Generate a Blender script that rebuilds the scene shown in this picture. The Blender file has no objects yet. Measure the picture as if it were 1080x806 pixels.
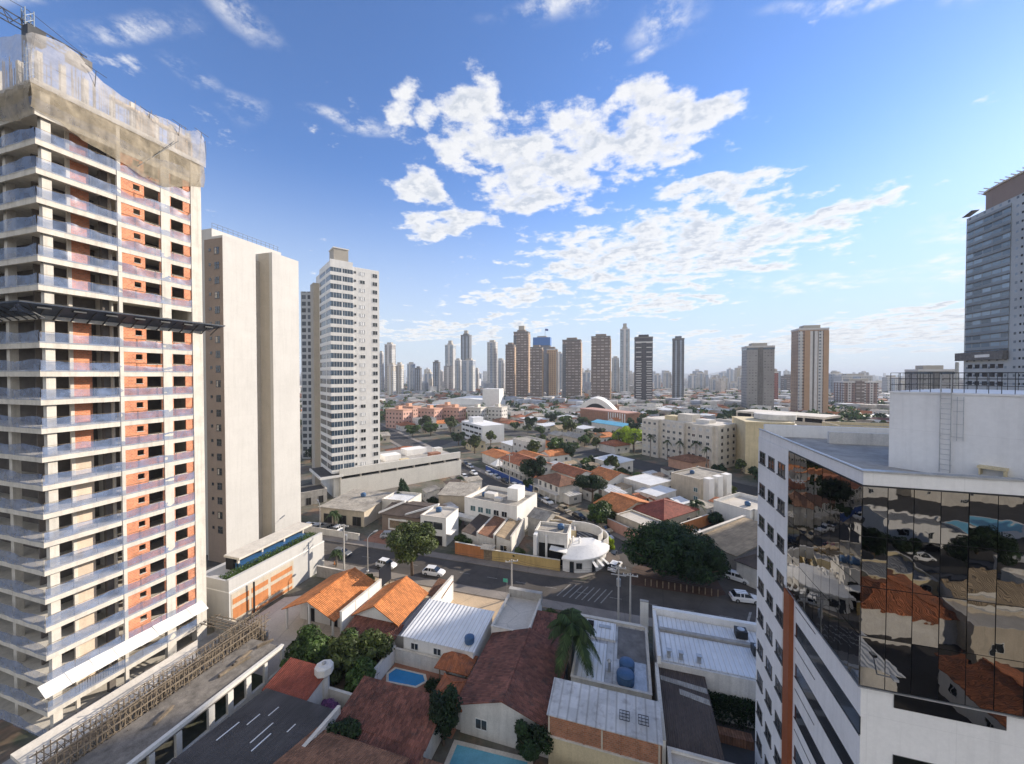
import bpy, math, random
from math import sin, cos, pi, radians, sqrt, atan2
from mathutils import Vector, Matrix
from mathutils import noise as mnoise
random.seed(7)
S = bpy.context.scene
COL = S.collection

# ---------------------------------------------------------------- camera, world, sun, exposure
YAW = radians(17)
cam = bpy.data.objects.new('camera', bpy.data.cameras.new('camera'))
COL.objects.link(cam)
cam.location = (0, 0, 38)
cam.rotation_euler = (radians(89), 0, YAW)
cam.data.sensor_width = 36
cam.data.lens = 36 * 400 / 1080
cam.data.clip_start = 0.2
cam.data.clip_end = 30000
S.camera = cam

SUN_DIR = Vector((0.69, 0.72, 0)).normalized()
SUN_EL = radians(20.5)
SUN_ROT = atan2(SUN_DIR.x, SUN_DIR.y)
SKY_STRENGTH = 0.114
CLOUD = 0.68

world = bpy.data.worlds.new('World')
S.world = world
world.use_nodes = True
wt = world.node_tree
wt.nodes.clear()


def N(tree, kind, **kw):
    n = tree.nodes.new(kind)
    for k, v in kw.items():
        setattr(n, k, v)
    return n


def setin(tree, sock, v):
    if isinstance(v, bpy.types.NodeSocket):
        tree.links.new(v, sock)
    elif v is not None:
        if sock.type == 'RGBA' and len(v) == 3:
            v = (*v, 1)
        elif sock.type == 'VECTOR' and len(v) == 4:
            v = v[:3]
        sock.default_value = v


def math_(tree, op, a, b=None, c=None, clamp=False):
    n = N(tree, 'ShaderNodeMath', operation=op, use_clamp=clamp)
    setin(tree, n.inputs[0], a)
    if b is not None:
        setin(tree, n.inputs[1], b)
    if c is not None:
        setin(tree, n.inputs[2], c)
    return n.outputs[0]


def vmath(tree, op, a, b=None):
    n = N(tree, 'ShaderNodeVectorMath', operation=op)
    setin(tree, n.inputs[0], a)
    if b is not None:
        setin(tree, n.inputs[1], b)
    return n.outputs['Value'] if op in ('DOT_PRODUCT', 'LENGTH') else n.outputs[0]


def maprange(tree, v, a, b, c=0.0, d=1.0, smooth=False):
    n = N(tree, 'ShaderNodeMapRange', interpolation_type='SMOOTHSTEP' if smooth else 'LINEAR')
    setin(tree, n.inputs['Value'], v)
    n.inputs['From Min'].default_value = a
    n.inputs['From Max'].default_value = b
    n.inputs['To Min'].default_value = c
    n.inputs['To Max'].default_value = d
    return n.outputs[0]


def mixc(tree, f, a, b, mode='MIX'):
    n = N(tree, 'ShaderNodeMix', data_type='RGBA', blend_type=mode)
    setin(tree, n.inputs[0], f)
    setin(tree, n.inputs[6], a)
    setin(tree, n.inputs[7], b)
    return n.outputs[2]


def noise(tree, vec, scale, detail=3.0, rough=0.5):
    n = N(tree, 'ShaderNodeTexNoise')
    setin(tree, n.inputs['Vector'], vec)
    n.inputs['Scale'].default_value = scale
    n.inputs['Detail'].default_value = detail
    n.inputs['Roughness'].default_value = rough
    return n.outputs[0]


def build_sky():
    t = wt
    sky = N(t, 'ShaderNodeTexSky', sky_type='NISHITA', sun_disc=False)
    sky.sun_elevation = SUN_EL
    sky.sun_rotation = SUN_ROT
    sky.altitude = 700
    sky.air_density = 1.0
    sky.dust_density = 0.18
    sky.ozone_density = 3.0
    tc = N(t, 'ShaderNodeTexCoord')
    d = tc.outputs['Generated']
    skyc = vmath(t, 'SCALE', sky.outputs[0])
    skyc.node.inputs['Scale'].default_value = SKY_STRENGTH
    skyc = vmath(t, 'MULTIPLY', skyc, (.88, 1.03, 1.30))
    # cloud deck: a plane over the town, cells by noise, banks where the sky has them
    sep = N(t, 'ShaderNodeSeparateXYZ')
    t.links.new(d, sep.inputs[0])
    dz = math_(t, 'MAXIMUM', sep.outputs[2], 0.0)
    den = math_(t, 'ADD', dz, 0.10)
    px = math_(t, 'DIVIDE', sep.outputs[0], den)
    py = math_(t, 'DIVIDE', sep.outputs[1], den)
    comb = N(t, 'ShaderNodeCombineXYZ')
    t.links.new(px, comb.inputs[0])
    t.links.new(py, comb.inputs[1])
    P = comb.outputs[0]
    # azimuth-like chart of the northern sky for where the banks are
    R = (cos(YAW), sin(YAW), 0)
    F = (-sin(YAW), cos(YAW), 0)
    f = math_(t, 'MAXIMUM', vmath(t, 'DOT_PRODUCT', d, F), 0.05)
    cx = math_(t, 'DIVIDE', vmath(t, 'DOT_PRODUCT', d, R), f)
    cy = math_(t, 'DIVIDE', sep.outputs[2], f)
    cc = N(t, 'ShaderNodeCombineXYZ')
    t.links.new(cx, cc.inputs[0])
    t.links.new(cy, cc.inputs[1])
    warp = N(t, 'ShaderNodeTexNoise')
    t.links.new(P, warp.inputs['Vector'])
    warp.inputs['Scale'].default_value = 3.0
    warp.inputs['Detail'].default_value = 3.0
    w2 = vmath(t, 'SUBTRACT', warp.outputs[1], (0.5, 0.5, 0.5))
    w3 = vmath(t, 'MULTIPLY', w2, (0.26, 0.18, 0.0))
    C = vmath(t, 'ADD', cc.outputs[0], w3)
    skyc = mixc(t, maprange(t, dz, 0.0, 0.48, .92, 0.0, True), skyc, (.43, .485, .545))
    blobs = [  # x, y (tangents), half sizes, tilt in degrees
        (-.285, .70, .06, .08, -20), (-.205, .695, .045, .05, 0), (-.10, .70, .085, .085, 0),
        (-.25, .50, .075, .06, -10), (-.175, .385, .12, .03, 8), (0.02, .575, .20, .13, -12),
        (.08, .50, .20, .075, 8), (.29, .625, .21, .12, 8), (.45, .66, .16, .05, 14), (.53, .475, .21, .04, 12),
        (.70, .53, .10, .02, 20), (.48, .335, .42, .10, 11), (.22, .31, .18, .075, 5), (.86, .43, .14, .035, 12),
        (1.00, .455, .05, .03, 0), (.38, .185, .20, .022, 3), (.00, .205, .17, .022, 2), 
        
        (-.15, .12, .30, .018, 3), (.9, .10, .6, .035, 3), (1.25, .17, .35, .03, 4), ]
    wisps = [(-.70, .97, .10, .03, -40), (-.415, .665, .09, .022, -8), (-1.02, .91, .14, .03, 8), (-.71, .70, .05, .03, -40), (.40, .93, .08, .045, 42), (.96, .985, .22, .022, 6), (-1.28, 1.0, .10, .03, 10), (.35, .83, .04, .012, 20), (.80, .245, .17, .016, 4), (1.18, .28, .15, .025, 8), (1.20, .38, .10, .035, 10), (-.85, .80, .07, .02, -25), (.12, .97, .12, .02, 12)]
    m = mw = None
    for bx, by, rx, ry, a in wisps:
        mp = N(t, 'ShaderNodeMapping', vector_type='TEXTURE')
        t.links.new(C, mp.inputs['Vector'])
        mp.inputs['Location'].default_value = (bx, by, 0)
        mp.inputs['Rotation'].default_value = (0, 0, radians(a))
        mp.inputs['Scale'].default_value = (rx, ry, 1)
        l = vmath(t, 'LENGTH', mp.outputs[0])
        mw = l if mw is None else math_(t, 'MINIMUM', mw, l)
    for bx, by, rx, ry, a in blobs:
        mp = N(t, 'ShaderNodeMapping', vector_type='TEXTURE')
        t.links.new(C, mp.inputs['Vector'])
        mp.inputs['Location'].default_value = (bx, by, 0)
        mp.inputs['Rotation'].default_value = (0, 0, radians(a))
        mp.inputs['Scale'].default_value = (rx, ry, 1)
        l = vmath(t, 'LENGTH', mp.outputs[0])
        m = l if m is None else math_(t, 'MINIMUM', m, l)
    cov = maprange(t, m, 0.30, 1.75, 1.0, 0.0, True)
    # unseen bright cloud deck, added behind the viewpoint to light the shaded faces
    south_fill = maprange(t, vmath(t, 'DOT_PRODUCT', d, F), 0.0, -0.45, 0.0, 1.0, True)
    cov = math_(t, 'MAXIMUM', cov, math_(t, 'MULTIPLY', south_fill, 0.95))
    n1 = noise(t, P, 6.5, 10.0, 0.62)
    dens = math_(t, 'SUBTRACT', math_(t, 'ADD', math_(t, 'MULTIPLY', n1, 2.0), math_(t, 'MULTIPLY', cov, 0.60)), 1.29)
    alpha = maprange(t, dens, -0.05, 0.30, 0.0, 1.0, True)
    wsp = math_(t, 'MULTIPLY', maprange(t, mw, .2, 1.9, .75, 0, True), maprange(t, noise(t, P, 9.0, 8, .68), .40, .66, 0, 1, True))
    alpha = math_(t, 'MAXIMUM', alpha, wsp)
    P2 = vmath(t, 'ADD', P, (SUN_DIR.x * .035, SUN_DIR.y * .035, 0))
    n2 = noise(t, P2, 6.5, 10.0, 0.62)
    shade = maprange(t, math_(t, 'SUBTRACT', n1, n2), -0.07, 0.07, 1.0, 0.0, True)
    core = maprange(t, dens, 0.10, 0.40, 0.0, 1.0, True)
    lum = math_(t, 'MULTIPLY', core, math_(t, 'ADD', 0.3, math_(t, 'MULTIPLY', shade, 0.7)))
    lum = math_(t, 'MULTIPLY', lum, maprange(t, south_fill, 0, 1, 1, .35))
    cloudc = mixc(t, lum, (CLOUD, CLOUD * .985, CLOUD * .965), (CLOUD * .58, CLOUD * .625, CLOUD * .70))
    cloudc = vmath(t, 'SCALE', cloudc)
    t.links.new(maprange(t, south_fill, 0, 1, 1, 1.05), cloudc.node.inputs['Scale'])
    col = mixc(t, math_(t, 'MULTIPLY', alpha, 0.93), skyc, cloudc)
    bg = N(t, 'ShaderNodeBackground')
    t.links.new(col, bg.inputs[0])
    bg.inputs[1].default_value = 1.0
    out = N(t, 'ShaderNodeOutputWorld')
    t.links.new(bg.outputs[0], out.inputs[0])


build_sky()

sun = bpy.data.objects.new('sun', bpy.data.lights.new('sun', 'SUN'))
COL.objects.link(sun)
sun.data.energy = 4.8
sun.data.angle = radians(0.5)
sun.data.color = (1.0, 0.89, 0.75)
to_sun = Vector((SUN_DIR.x * cos(SUN_EL), SUN_DIR.y * cos(SUN_EL), sin(SUN_EL)))
sun.rotation_euler = to_sun.to_track_quat('Z', 'Y').to_euler()
sun.location = (60, 60, 150)

S.view_settings.view_transform = 'Standard'
S.view_settings.look = 'None'
S.view_settings.gamma = 1
S.view_settings.use_curve_mapping = False
S.view_settings.exposure = 0.7
S.cycles.use_denoising = True
S.cycles.max_bounces = 6
S.cycles.diffuse_bounces = 3
S.cycles.glossy_bounces = 3
S.cycles.transparent_max_bounces = 12
S.cycles.volume_bounces = 0
S.cycles.caustics_reflective = False
S.cycles.caustics_refractive = False

# ---------------------------------------------------------------- materials
MATS = {}


def newmat(name):
    m = bpy.data.materials.new(name)
    m.use_nodes = True
    m.node_tree.nodes.clear()
    t = m.node_tree
    out = N(t, 'ShaderNodeOutputMaterial')
    b = N(t, 'ShaderNodeBsdfPrincipled')
    t.links.new(b.outputs[0], out.inputs[0])
    MATS[name] = m
    return m, t, b, out


def plain(name, col, rough=0.8, var=0.18, scale=0.6, streak=0.0, metal=0.0, bump=0.0, spec=0.3, fine=0.08, joint=None):
    """paint, plaster, concrete: base colour with blotches, fine grain and vertical run marks"""
    m, t, b, out = newmat(name)
    tc = N(t, 'ShaderNodeTexCoord')
    geo = N(t, 'ShaderNodeNewGeometry')
    pos = geo.outputs['Position']
    v = maprange(t, noise(t, pos, scale, 5, .6), 0.3, 0.7, 1 - var, 1 + var)
    g = maprange(t, noise(t, pos, scale * 14, 2, .6), 0.3, 0.7, 1 - fine, 1 + fine)
    f = math_(t, 'MULTIPLY', v, g)
    if streak:
        mp = N(t, 'ShaderNodeMapping')
        t.links.new(pos, mp.inputs[0])
        mp.inputs['Scale'].default_value = (1.6, 1.6, 0.09)
        s = maprange(t, noise(t, mp.outputs[0], 1.3, 4, .65), 0.48, 0.75, 1.0, 1.0 - streak)
        f = math_(t, 'MULTIPLY', f, s)
    if joint:
        sj = N(t, 'ShaderNodeSeparateXYZ')
        t.links.new(pos, sj.inputs[0])
        jl = math_(t, 'FRACT', math_(t, 'DIVIDE', sj.outputs[2], joint[0]))
        f = math_(t, 'MULTIPLY', f, maprange(t, jl, 0, .012, joint[2], 1))
        jv = math_(t, 'FRACT', math_(t, 'DIVIDE', math_(t, 'ADD', sj.outputs[0], sj.outputs[1]), joint[1]))
        f = math_(t, 'MULTIPLY', f, maprange(t, jv, 0, .012, joint[2], 1))
        pn = N(t, 'ShaderNodeTexWhiteNoise')
        cj = N(t, 'ShaderNodeCombineXYZ')
        t.links.new(math_(t, 'FLOOR', math_(t, 'DIVIDE', sj.outputs[2], joint[0])), cj.inputs[2])
        t.links.new(math_(t, 'FLOOR', math_(t, 'DIVIDE', math_(t, 'ADD', sj.outputs[0], sj.outputs[1]), joint[1])), cj.inputs[0])
        t.links.new(cj.outputs[0], pn.inputs['Vector'])
        f = math_(t, 'MULTIPLY', f, maprange(t, pn.outputs[0], 0, 1, .975, 1.02))
    cm = vmath(t, 'SCALE', (col[0], col[1], col[2]))
    t.links.new(f, cm.node.inputs['Scale'])
    t.links.new(cm, b.inputs['Base Color'])
    b.inputs['Roughness'].default_value = rough
    b.inputs['Metallic'].default_value = metal
    b.inputs['Specular IOR Level'].default_value = spec
    if bump:
        bn = N(t, 'ShaderNodeBump')
        bn.inputs['Strength'].default_value = bump
        bn.inputs['Distance'].default_value = 0.05
        t.links.new(noise(t, pos, 6, 4), bn.inputs['Height'])
        t.links.new(bn.outputs[0], b.inputs['Normal'])
    return m


def ribs(name, col, pitch, row=None, var=.25, stain=.25, rough=.75, depth=.04, metal=0.0, patch=None):
    """tiles and corrugated sheets: ribs run down the slope (local y), rows across it"""
    m, t, b, out = newmat(name)
    tc = N(t, 'ShaderNodeTexCoord')
    sep = N(t, 'ShaderNodeSeparateXYZ')
    t.links.new(tc.outputs['Object'], sep.inputs[0])
    geo = N(t, 'ShaderNodeNewGeometry')
    u = math_(t, 'DIVIDE', sep.outputs[0], pitch)
    vv = math_(t, 'DIVIDE', sep.outputs[1], row or 1.1)
    cell = N(t, 'ShaderNodeCombineXYZ')
    t.links.new(math_(t, 'FLOOR', u), cell.inputs[0])
    t.links.new(math_(t, 'FLOOR', vv), cell.inputs[1])
    wn = N(t, 'ShaderNodeTexWhiteNoise')
    t.links.new(cell.outputs[0], wn.inputs['Vector'])
    f = maprange(t, wn.outputs[0], 0, 1, 1 - var, 1 + var)
    big = maprange(t, noise(t, geo.outputs['Position'], .35, 5, .65), .35, .7, 1 + stain * .6, 1 - stain)
    groove = maprange(t, math_(t, 'ABSOLUTE', math_(t, 'SUBTRACT', math_(t, 'FRACT', u), .5)), .36, .5, 1.0, .62)
    f = math_(t, 'MULTIPLY', math_(t, 'MULTIPLY', f, big), groove)
    base = (*col, 1)
    if patch:
        pf = maprange(t, noise(t, geo.outputs['Position'], .9, 5, .7), .52, .66, 0, .8)
        base = mixc(t, pf, base, (*patch, 1))
    cm = vmath(t, 'SCALE', base)
    t.links.new(f, cm.node.inputs['Scale'])
    t.links.new(cm, b.inputs['Base Color'])
    b.inputs['Roughness'].default_value = rough
    b.inputs['Metallic'].default_value = metal
    b.inputs['Specular IOR Level'].default_value = .3
    h = math_(t, 'SINE', math_(t, 'MULTIPLY', u, 2 * pi))
    if row:
        h = math_(t, 'ADD', h, math_(t, 'FRACT', vv))
    bn = N(t, 'ShaderNodeBump')
    bn.inputs['Strength'].default_value = .7
    bn.inputs['Distance'].default_value = depth
    t.links.new(h, bn.inputs['Height'])
    t.links.new(bn.outputs[0], b.inputs['Normal'])
    return m


def bricks(name, col, mortar, bw=.30, bh=.19, var=.2):
    m, t, b, out = newmat(name)
    tc = N(t, 'ShaderNodeTexCoord')
    sep = N(t, 'ShaderNodeSeparateXYZ')
    geo = N(t, 'ShaderNodeNewGeometry')
    t.links.new(geo.outputs['Position'], sep.inputs[0])
    h = math_(t, 'ADD', sep.outputs[0], sep.outputs[1])
    cb = N(t, 'ShaderNodeCombineXYZ')
    t.links.new(h, cb.inputs[0])
    t.links.new(sep.outputs[2], cb.inputs[1])
    br = N(t, 'ShaderNodeTexBrick')
    t.links.new(cb.outputs[0], br.inputs['Vector'])
    br.inputs['Color1'].default_value = (col[0] * (1 + var), col[1] * (1 + var), col[2] * (1 + var), 1)
    br.inputs['Color2'].default_value = (col[0] * (1 - var), col[1] * (1 - var), col[2] * (1 - var), 1)
    br.inputs['Mortar'].default_value = (*mortar, 1)
    br.inputs['Scale'].default_value = 1
    br.inputs['Brick Width'].default_value = bw
    br.inputs['Row Height'].default_value = bh
    br.inputs['Mortar Size'].default_value = .014
    s = maprange(t, noise(t, geo.outputs['Position'], .8, 5, .6), .3, .7, .8, 1.15)
    cm = vmath(t, 'SCALE', br.outputs[0])
    t.links.new(s, cm.node.inputs['Scale'])
    t.links.new(cm, b.inputs['Base Color'])
    b.inputs['Roughness'].default_value = .9
    return m


def facade(name, wall, glass, fh=3.0, ww=3.0, wf=.5, hf=.45, wall2=None, strip=0, rough=.8, grough=.25):
    """storeys of windows on the far towers, in the tower's own coordinates"""
    m, t, b, out = newmat(name)
    tc = N(t, 'ShaderNodeTexCoord')
    so = N(t, 'ShaderNodeSeparateXYZ')
    t.links.new(tc.outputs['Object'], so.inputs[0])
    sn = N(t, 'ShaderNodeSeparateXYZ')
    t.links.new(tc.outputs['Normal'], sn.inputs[0])
    side = math_(t, 'GREATER_THAN', math_(t, 'ABSOLUTE', sn.outputs[0]), .5)
    mx = N(t, 'ShaderNodeMix', data_type='FLOAT')
    t.links.new(side, mx.inputs[0])
    t.links.new(so.outputs[0], mx.inputs[2])
    t.links.new(so.outputs[1], mx.inputs[3])
    h = mx.outputs[0]
    a = math_(t, 'DIVIDE', h, ww)
    c = math_(t, 'DIVIDE', so.outputs[2], fh)
    ina = math_(t, 'LESS_THAN', math_(t, 'ABSOLUTE', math_(t, 'SUBTRACT', math_(t, 'FRACT', a), .5)), wf / 2)
    inb = math_(t, 'LESS_THAN', math_(t, 'ABSOLUTE', math_(t, 'SUBTRACT', math_(t, 'FRACT', c), .5)), hf / 2)
    vert = math_(t, 'LESS_THAN', math_(t, 'ABSOLUTE', sn.outputs[2]), .5)
    win = math_(t, 'MULTIPLY', math_(t, 'MULTIPLY', ina, inb), vert)
    cell = N(t, 'ShaderNodeCombineXYZ')
    t.links.new(math_(t, 'FLOOR', a), cell.inputs[0])
    t.links.new(math_(t, 'FLOOR', c), cell.inputs[1])
    t.links.new(side, cell.inputs[2])
    wn = N(t, 'ShaderNodeTexWhiteNoise')
    t.links.new(cell.outputs[0], wn.inputs['Vector'])
    g = vmath(t, 'SCALE', glass)
    t.links.new(maprange(t, wn.outputs[0], 0, 1, .5, 1.7), g.node.inputs['Scale'])
    wc = (*wall, 1)
    if wall2:
        st = math_(t, 'GREATER_THAN', math_(t, 'FRACT', math_(t, 'ADD', math_(t, 'DIVIDE', h, strip), .25)), .5)
        wc = mixc(t, st, wc, (*wall2, 1))
    geo = N(t, 'ShaderNodeNewGeometry')
    w = vmath(t, 'SCALE', wc)
    t.links.new(maprange(t, noise(t, geo.outputs['Position'], .06, 4), .3, .7, .85, 1.12), w.node.inputs['Scale'])
    t.links.new(mixc(t, win, w, g), b.inputs['Base Color'])
    t.links.new(maprange(t, win, 0, 1, rough, grough), b.inputs['Roughness'])
    return m


def leafmat(name, col, vary=.45):
    m, t, b, out = newmat(name)
    tc = N(t, 'ShaderNodeTexCoord')
    geo = N(t, 'ShaderNodeNewGeometry')
    oi = N(t, 'ShaderNodeObjectInfo')
    f = maprange(t, geo.outputs['Random Per Island'], 0, 1, 1 - vary, 1 + vary)
    f2 = maprange(t, noise(t, geo.outputs['Position'], .55, 3), .32, .68, .62, 1.45)
    f3 = maprange(t, oi.outputs['Random'], 0, 1, .8, 1.25)
    f = math_(t, 'MULTIPLY', math_(t, 'MULTIPLY', f, f2), f3)
    yel = mixc(t, maprange(t, geo.outputs['Random Per Island'], .8, 1, 0, .5), (*col, 1), (col[0] * 1.7, col[1] * 1.35, col[2], 1))
    c = vmath(t, 'SCALE', yel)
    t.links.new(f, c.node.inputs['Scale'])
    t.links.new(c, b.inputs['Base Color'])
    b.inputs['Roughness'].default_value = .55
    b.inputs['Specular IOR Level'].default_value = .25
    tr = N(t, 'ShaderNodeBsdfTranslucent')
    t.links.new(c, tr.inputs[0])
    mx = N(t, 'ShaderNodeMixShader')
    mx.inputs[0].default_value = .25
    t.links.new(b.outputs[0], mx.inputs[1])
    t.links.new(tr.outputs[0], mx.inputs[2])
    t.links.new(mx.outputs[0], out.inputs[0])
    return m


def veil(name, col, alpha, rough=.6, var=.3, scale=.9, gloss=.2):
    """netting and plastic film: part see-through"""
    m, t, b, out = newmat(name)
    geo = N(t, 'ShaderNodeNewGeometry')
    nz = noise(t, geo.outputs['Position'], scale, 4, .6)
    c = vmath(t, 'SCALE', col)
    t.links.new(maprange(t, nz, .3, .7, 1 - var, 1 + var), c.node.inputs['Scale'])
    t.links.new(c, b.inputs['Base Color'])
    b.inputs['Roughness'].default_value = rough
    b.inputs['Specular IOR Level'].default_value = gloss
    t.links.new(maprange(t, noise(t, geo.outputs['Position'], scale * .6, 4, .6), .3, .7, alpha - .14, alpha + .14), b.inputs['Alpha'])
    return m


def mirror(name, col, rough=.015, wave=.012, scale=.5):
    m, t, b, out = newmat(name)
    b.inputs['Base Color'].default_value = (*col, 1)
    b.inputs['Metallic'].default_value = 1
    b.inputs['Roughness'].default_value = rough
    geo = N(t, 'ShaderNodeNewGeometry')
    bn = N(t, 'ShaderNodeBump')
    bn.inputs['Strength'].default_value = 1
    bn.inputs['Distance'].default_value = wave
    t.links.new(noise(t, geo.outputs['Position'], scale, 2, .45), bn.inputs['Height'])
    t.links.new(bn.outputs[0], b.inputs['Normal'])
    return m


def glassy(name, col, rough=.06, spec=.8, var=.3):
    m, t, b, out = newmat(name)
    oi = N(t, 'ShaderNodeObjectInfo')
    geo = N(t, 'ShaderNodeNewGeometry')
    c = vmath(t, 'SCALE', col)
    t.links.new(maprange(t, noise(t, geo.outputs['Position'], .45, 1), .35, .65, 1 - var, 1 + var), c.node.inputs['Scale'])
    t.links.new(c, b.inputs['Base Color'])
    b.inputs['Roughness'].default_value = rough
    b.inputs['Specular IOR Level'].default_value = spec
    return m


def groundmat():
    m, t, b, out = newmat('town ground')
    geo = N(t, 'ShaderNodeNewGeometry')
    p = geo.outputs['Position']
    c = mixc(t, maprange(t, noise(t, p, .05, 5, .6), .40, .60, 0, 1), (.16, .145, .125, 1), (.055, .065, .03, 1))
    c = mixc(t, maprange(t, noise(t, p, .16, 4, .6), .52, .64, 0, .8), c, (.23, .14, .085, 1))
    s = vmath(t, 'SCALE', c)
    t.links.new(maprange(t, noise(t, p, 1.3, 5, .65), .3, .7, .7, 1.25), s.node.inputs['Scale'])
    t.links.new(s, b.inputs['Base Color'])
    b.inputs['Roughness'].default_value = .95
    return m


def asphaltmat(name, col, patch=.3):
    m, t, b, out = newmat(name)
    geo = N(t, 'ShaderNodeNewGeometry')
    p = geo.outputs['Position']
    f = maprange(t, noise(t, p, .25, 5, .65), .3, .7, 1 - patch, 1 + patch)
    f = math_(t, 'MULTIPLY', f, maprange(t, noise(t, p, 9, 2, .7), .3, .7, .85, 1.15))
    vo = N(t, 'ShaderNodeTexVoronoi', feature='DISTANCE_TO_EDGE')
    t.links.new(p, vo.inputs['Vector'])
    vo.inputs['Scale'].default_value = .16
    f = math_(t, 'MULTIPLY', f, maprange(t, vo.outputs[0], 0, .012, .72, 1))
    s = vmath(t, 'SCALE', col)
    t.links.new(f, s.node.inputs['Scale'])
    t.links.new(s, b.inputs['Base Color'])
    b.inputs['Roughness'].default_value = .9
    return m


def islandmat(name, cols, rough=.85):
    m, t, b, out = newmat(name)
    geo = N(t, 'ShaderNodeNewGeometry')
    cr = N(t, 'ShaderNodeValToRGB')
    cr.color_ramp.interpolation = 'CONSTANT'
    el = cr.color_ramp.elements
    while len(el) < len(cols):
        el.new(.5)
    for i, c in enumerate(cols):
        el[i].position = i / len(cols)
        el[i].color = (*c, 1)
    t.links.new(geo.outputs['Random Per Island'], cr.inputs[0])
    s = vmath(t, 'SCALE', cr.outputs[0])
    t.links.new(maprange(t, noise(t, geo.outputs['Position'], .2, 4), .3, .7, .8, 1.2), s.node.inputs['Scale'])
    t.links.new(s, b.inputs['Base Color'])
    b.inputs['Roughness'].default_value = rough
    return m


M = MATS
groundmat()
asphaltmat('asphalt', (.075, .064, .054))
asphaltmat('old asphalt', (.05, .046, .043))
asphaltmat('pavement', (.23, .20, .17), .2)
asphaltmat('yard concrete', (.52, .47, .40), .14)
asphaltmat('sand', (.50, .37, .235), .16)
asphaltmat('red earth', (.075, .04, .026), .35)
asphaltmat('terracotta paving', (.30, .14, .085), .25)
plain('road paint', (.27, .255, .23), .7, .3, 2.0, fine=.25)
plain('pale concrete', (.62, .57, .49), .85, .14, .5, .18, bump=.2)
plain('grey concrete', (.36, .34, .31), .9, .22, .7, .25, bump=.3)
plain('dark concrete', (.17, .16, .15), .9, .3, .8, .2)
plain('site deck', (.19, .17, .145), .95, .35, 1.2, bump=.3, fine=.25)
plain('inner shade concrete', (.135, .118, .105), .9, .25, .7, .1)  # concrete darkened so its colour deepens the shade inside the open floors
plain('slab concrete', (.60, .56, .49), .85, .12, .9, .22)
plain('cream paint', (.49, .478, .455), .75, .05, .25, .09, fine=.03, joint=(5.92, 40, .90))
plain('brown paint', (.235, .185, .15), .8, .08, .4, .05)
plain('crown brown', (.27, .20, .165), .7, .06, .3)
plain('grey beige paint', (.43, .39, .33), .8, .08, .3, .08)
plain('white paint', (.78, .76, .72), .7, .06, .4, .12, fine=.04)
plain('dirty white', (.66, .63, .58), .8, .12, .6, .17)
plain('podium paint', (.66, .635, .58), .8, .06, .3, .07)
plain('white wall', (.80, .785, .76), .7, .05, .3, .10, fine=.03, joint=(2.9, 3.6, .88))
plain('beige paint', (.52, .45, .35), .8, .12, .5, .2)
plain('yellow paint', (.52, .37, .15), .8, .12, .5, .25)
plain('pale yellow paint', (.62, .52, .33), .8, .1, .5, .2)
plain('orange paint', (.50, .20, .075), .8, .12, .5, .2)
plain('pink paint', (.55, .31, .24), .8, .12, .5, .2)
plain('salmon paint', (.58, .33, .22), .8, .1, .5, .2)
plain('green paint', (.33, .45, .27), .8, .12, .5, .2)
plain('blue paint', (.03, .08, .30), .6, .12, .5, .1)
plain('cyan sheet', (.16, .50, .66), .5, .12, .3)
plain('rust cladding', (.30, .092, .035), .55, .1, .4, .1)
plain('dark metal', (.045, .047, .05), .5, .2, 2, metal=.4)
plain('black panel', (.012, .014, .022), .5, .2, 1)
plain('crane steel', (.20, .23, .26), .5, .15, 2, metal=.3)
plain('galvanised', (.42, .43, .44), .45, .2, 2, metal=.7)
plain('navy steel', (.05, .07, .11), .5, .2, 2, metal=.3)
plain('window frame', (.72, .72, .70), .5, .05, 1)
plain('dark frame', (.10, .095, .09), .5, .1, 1)
plain('wood pole', (.24, .18, .12), .9, .3, 2)
plain('timber', (.20, .16, .115), .9, .35, 2.5)
plain('board', (.50, .37, .23), .85, .25, 2)
plain('bark', (.12, .085, .06), .95, .3, 3, bump=.5)
plain('palm bark', (.21, .18, .15), .95, .25, 3, bump=.4)
plain('pole concrete', (.45, .43, .40), .85, .12, 1.5)
plain('tank blue', (.05, .11, .215), .5, .15, 1.5)
plain('pool water', (.02, .23, .50), .08, .12, .8, spec=.6)
plain('pool water pale', (.15, .43, .55), .08, .12, .8, spec=.6)
plain('planter blue', (.05, .15, .33), .3, .2, .7)
plain('tyre', (.02, .02, .02), .8, .1, 3)
plain('lamp lens', (.7, .7, .66), .2, .05, 3)
plain('tail lens', (.35, .02, .02), .3, .05, 3)
plain('sign green', (.05, .30, .22), .5, .1, 2)
plain('awning sheet', (.74, .71, .66), .7, .12, .8, fine=.1)
plain('wall plaster', (.60, .49, .38), .85, .12, .6, .12)
plain('grass', (.05, .075, .022), .9, .35, .8, fine=.3)
plain('hill', (.05, .065, .045), .95, .3, .004)
bricks('orange brick', (.60, .215, .10), (.50, .34, .25))
bricks('brown brick', (.36, .15, .075), (.33, .25, .19))
ribs('orange tile', (.54, .195, .062), .25, .42, .22, .28)
ribs('terracotta tile', (.40, .135, .055), .25, .42, .25, .4, patch=(.16, .085, .06))
ribs('old brown tile', (.19, .074, .05), .25, .42, .35, .45, patch=(.085, .05, .04))
ribs('brown tile', (.235, .115, .065), .25, .42, .25, .35)
ribs('dark red tile', (.25, .065, .04), .25, .42, .2, .3)
ribs('white sheet', (.74, .74, .73), .55, None, .04, .10, .5)
ribs('pale sheet', (.55, .54, .52), .9, None, .10, .22, .5, patch=(.36, .34, .32))
ribs('grey sheet', (.27, .265, .26), .5, 1.8, .12, .35, .7)
ribs('dark sheet', (.075, .07, .068), .18, 1.8, .12, .3, .75)
ribs('brown sheet', (.095, .07, .055), .2, 1.8, .12, .3, .75)
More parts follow.
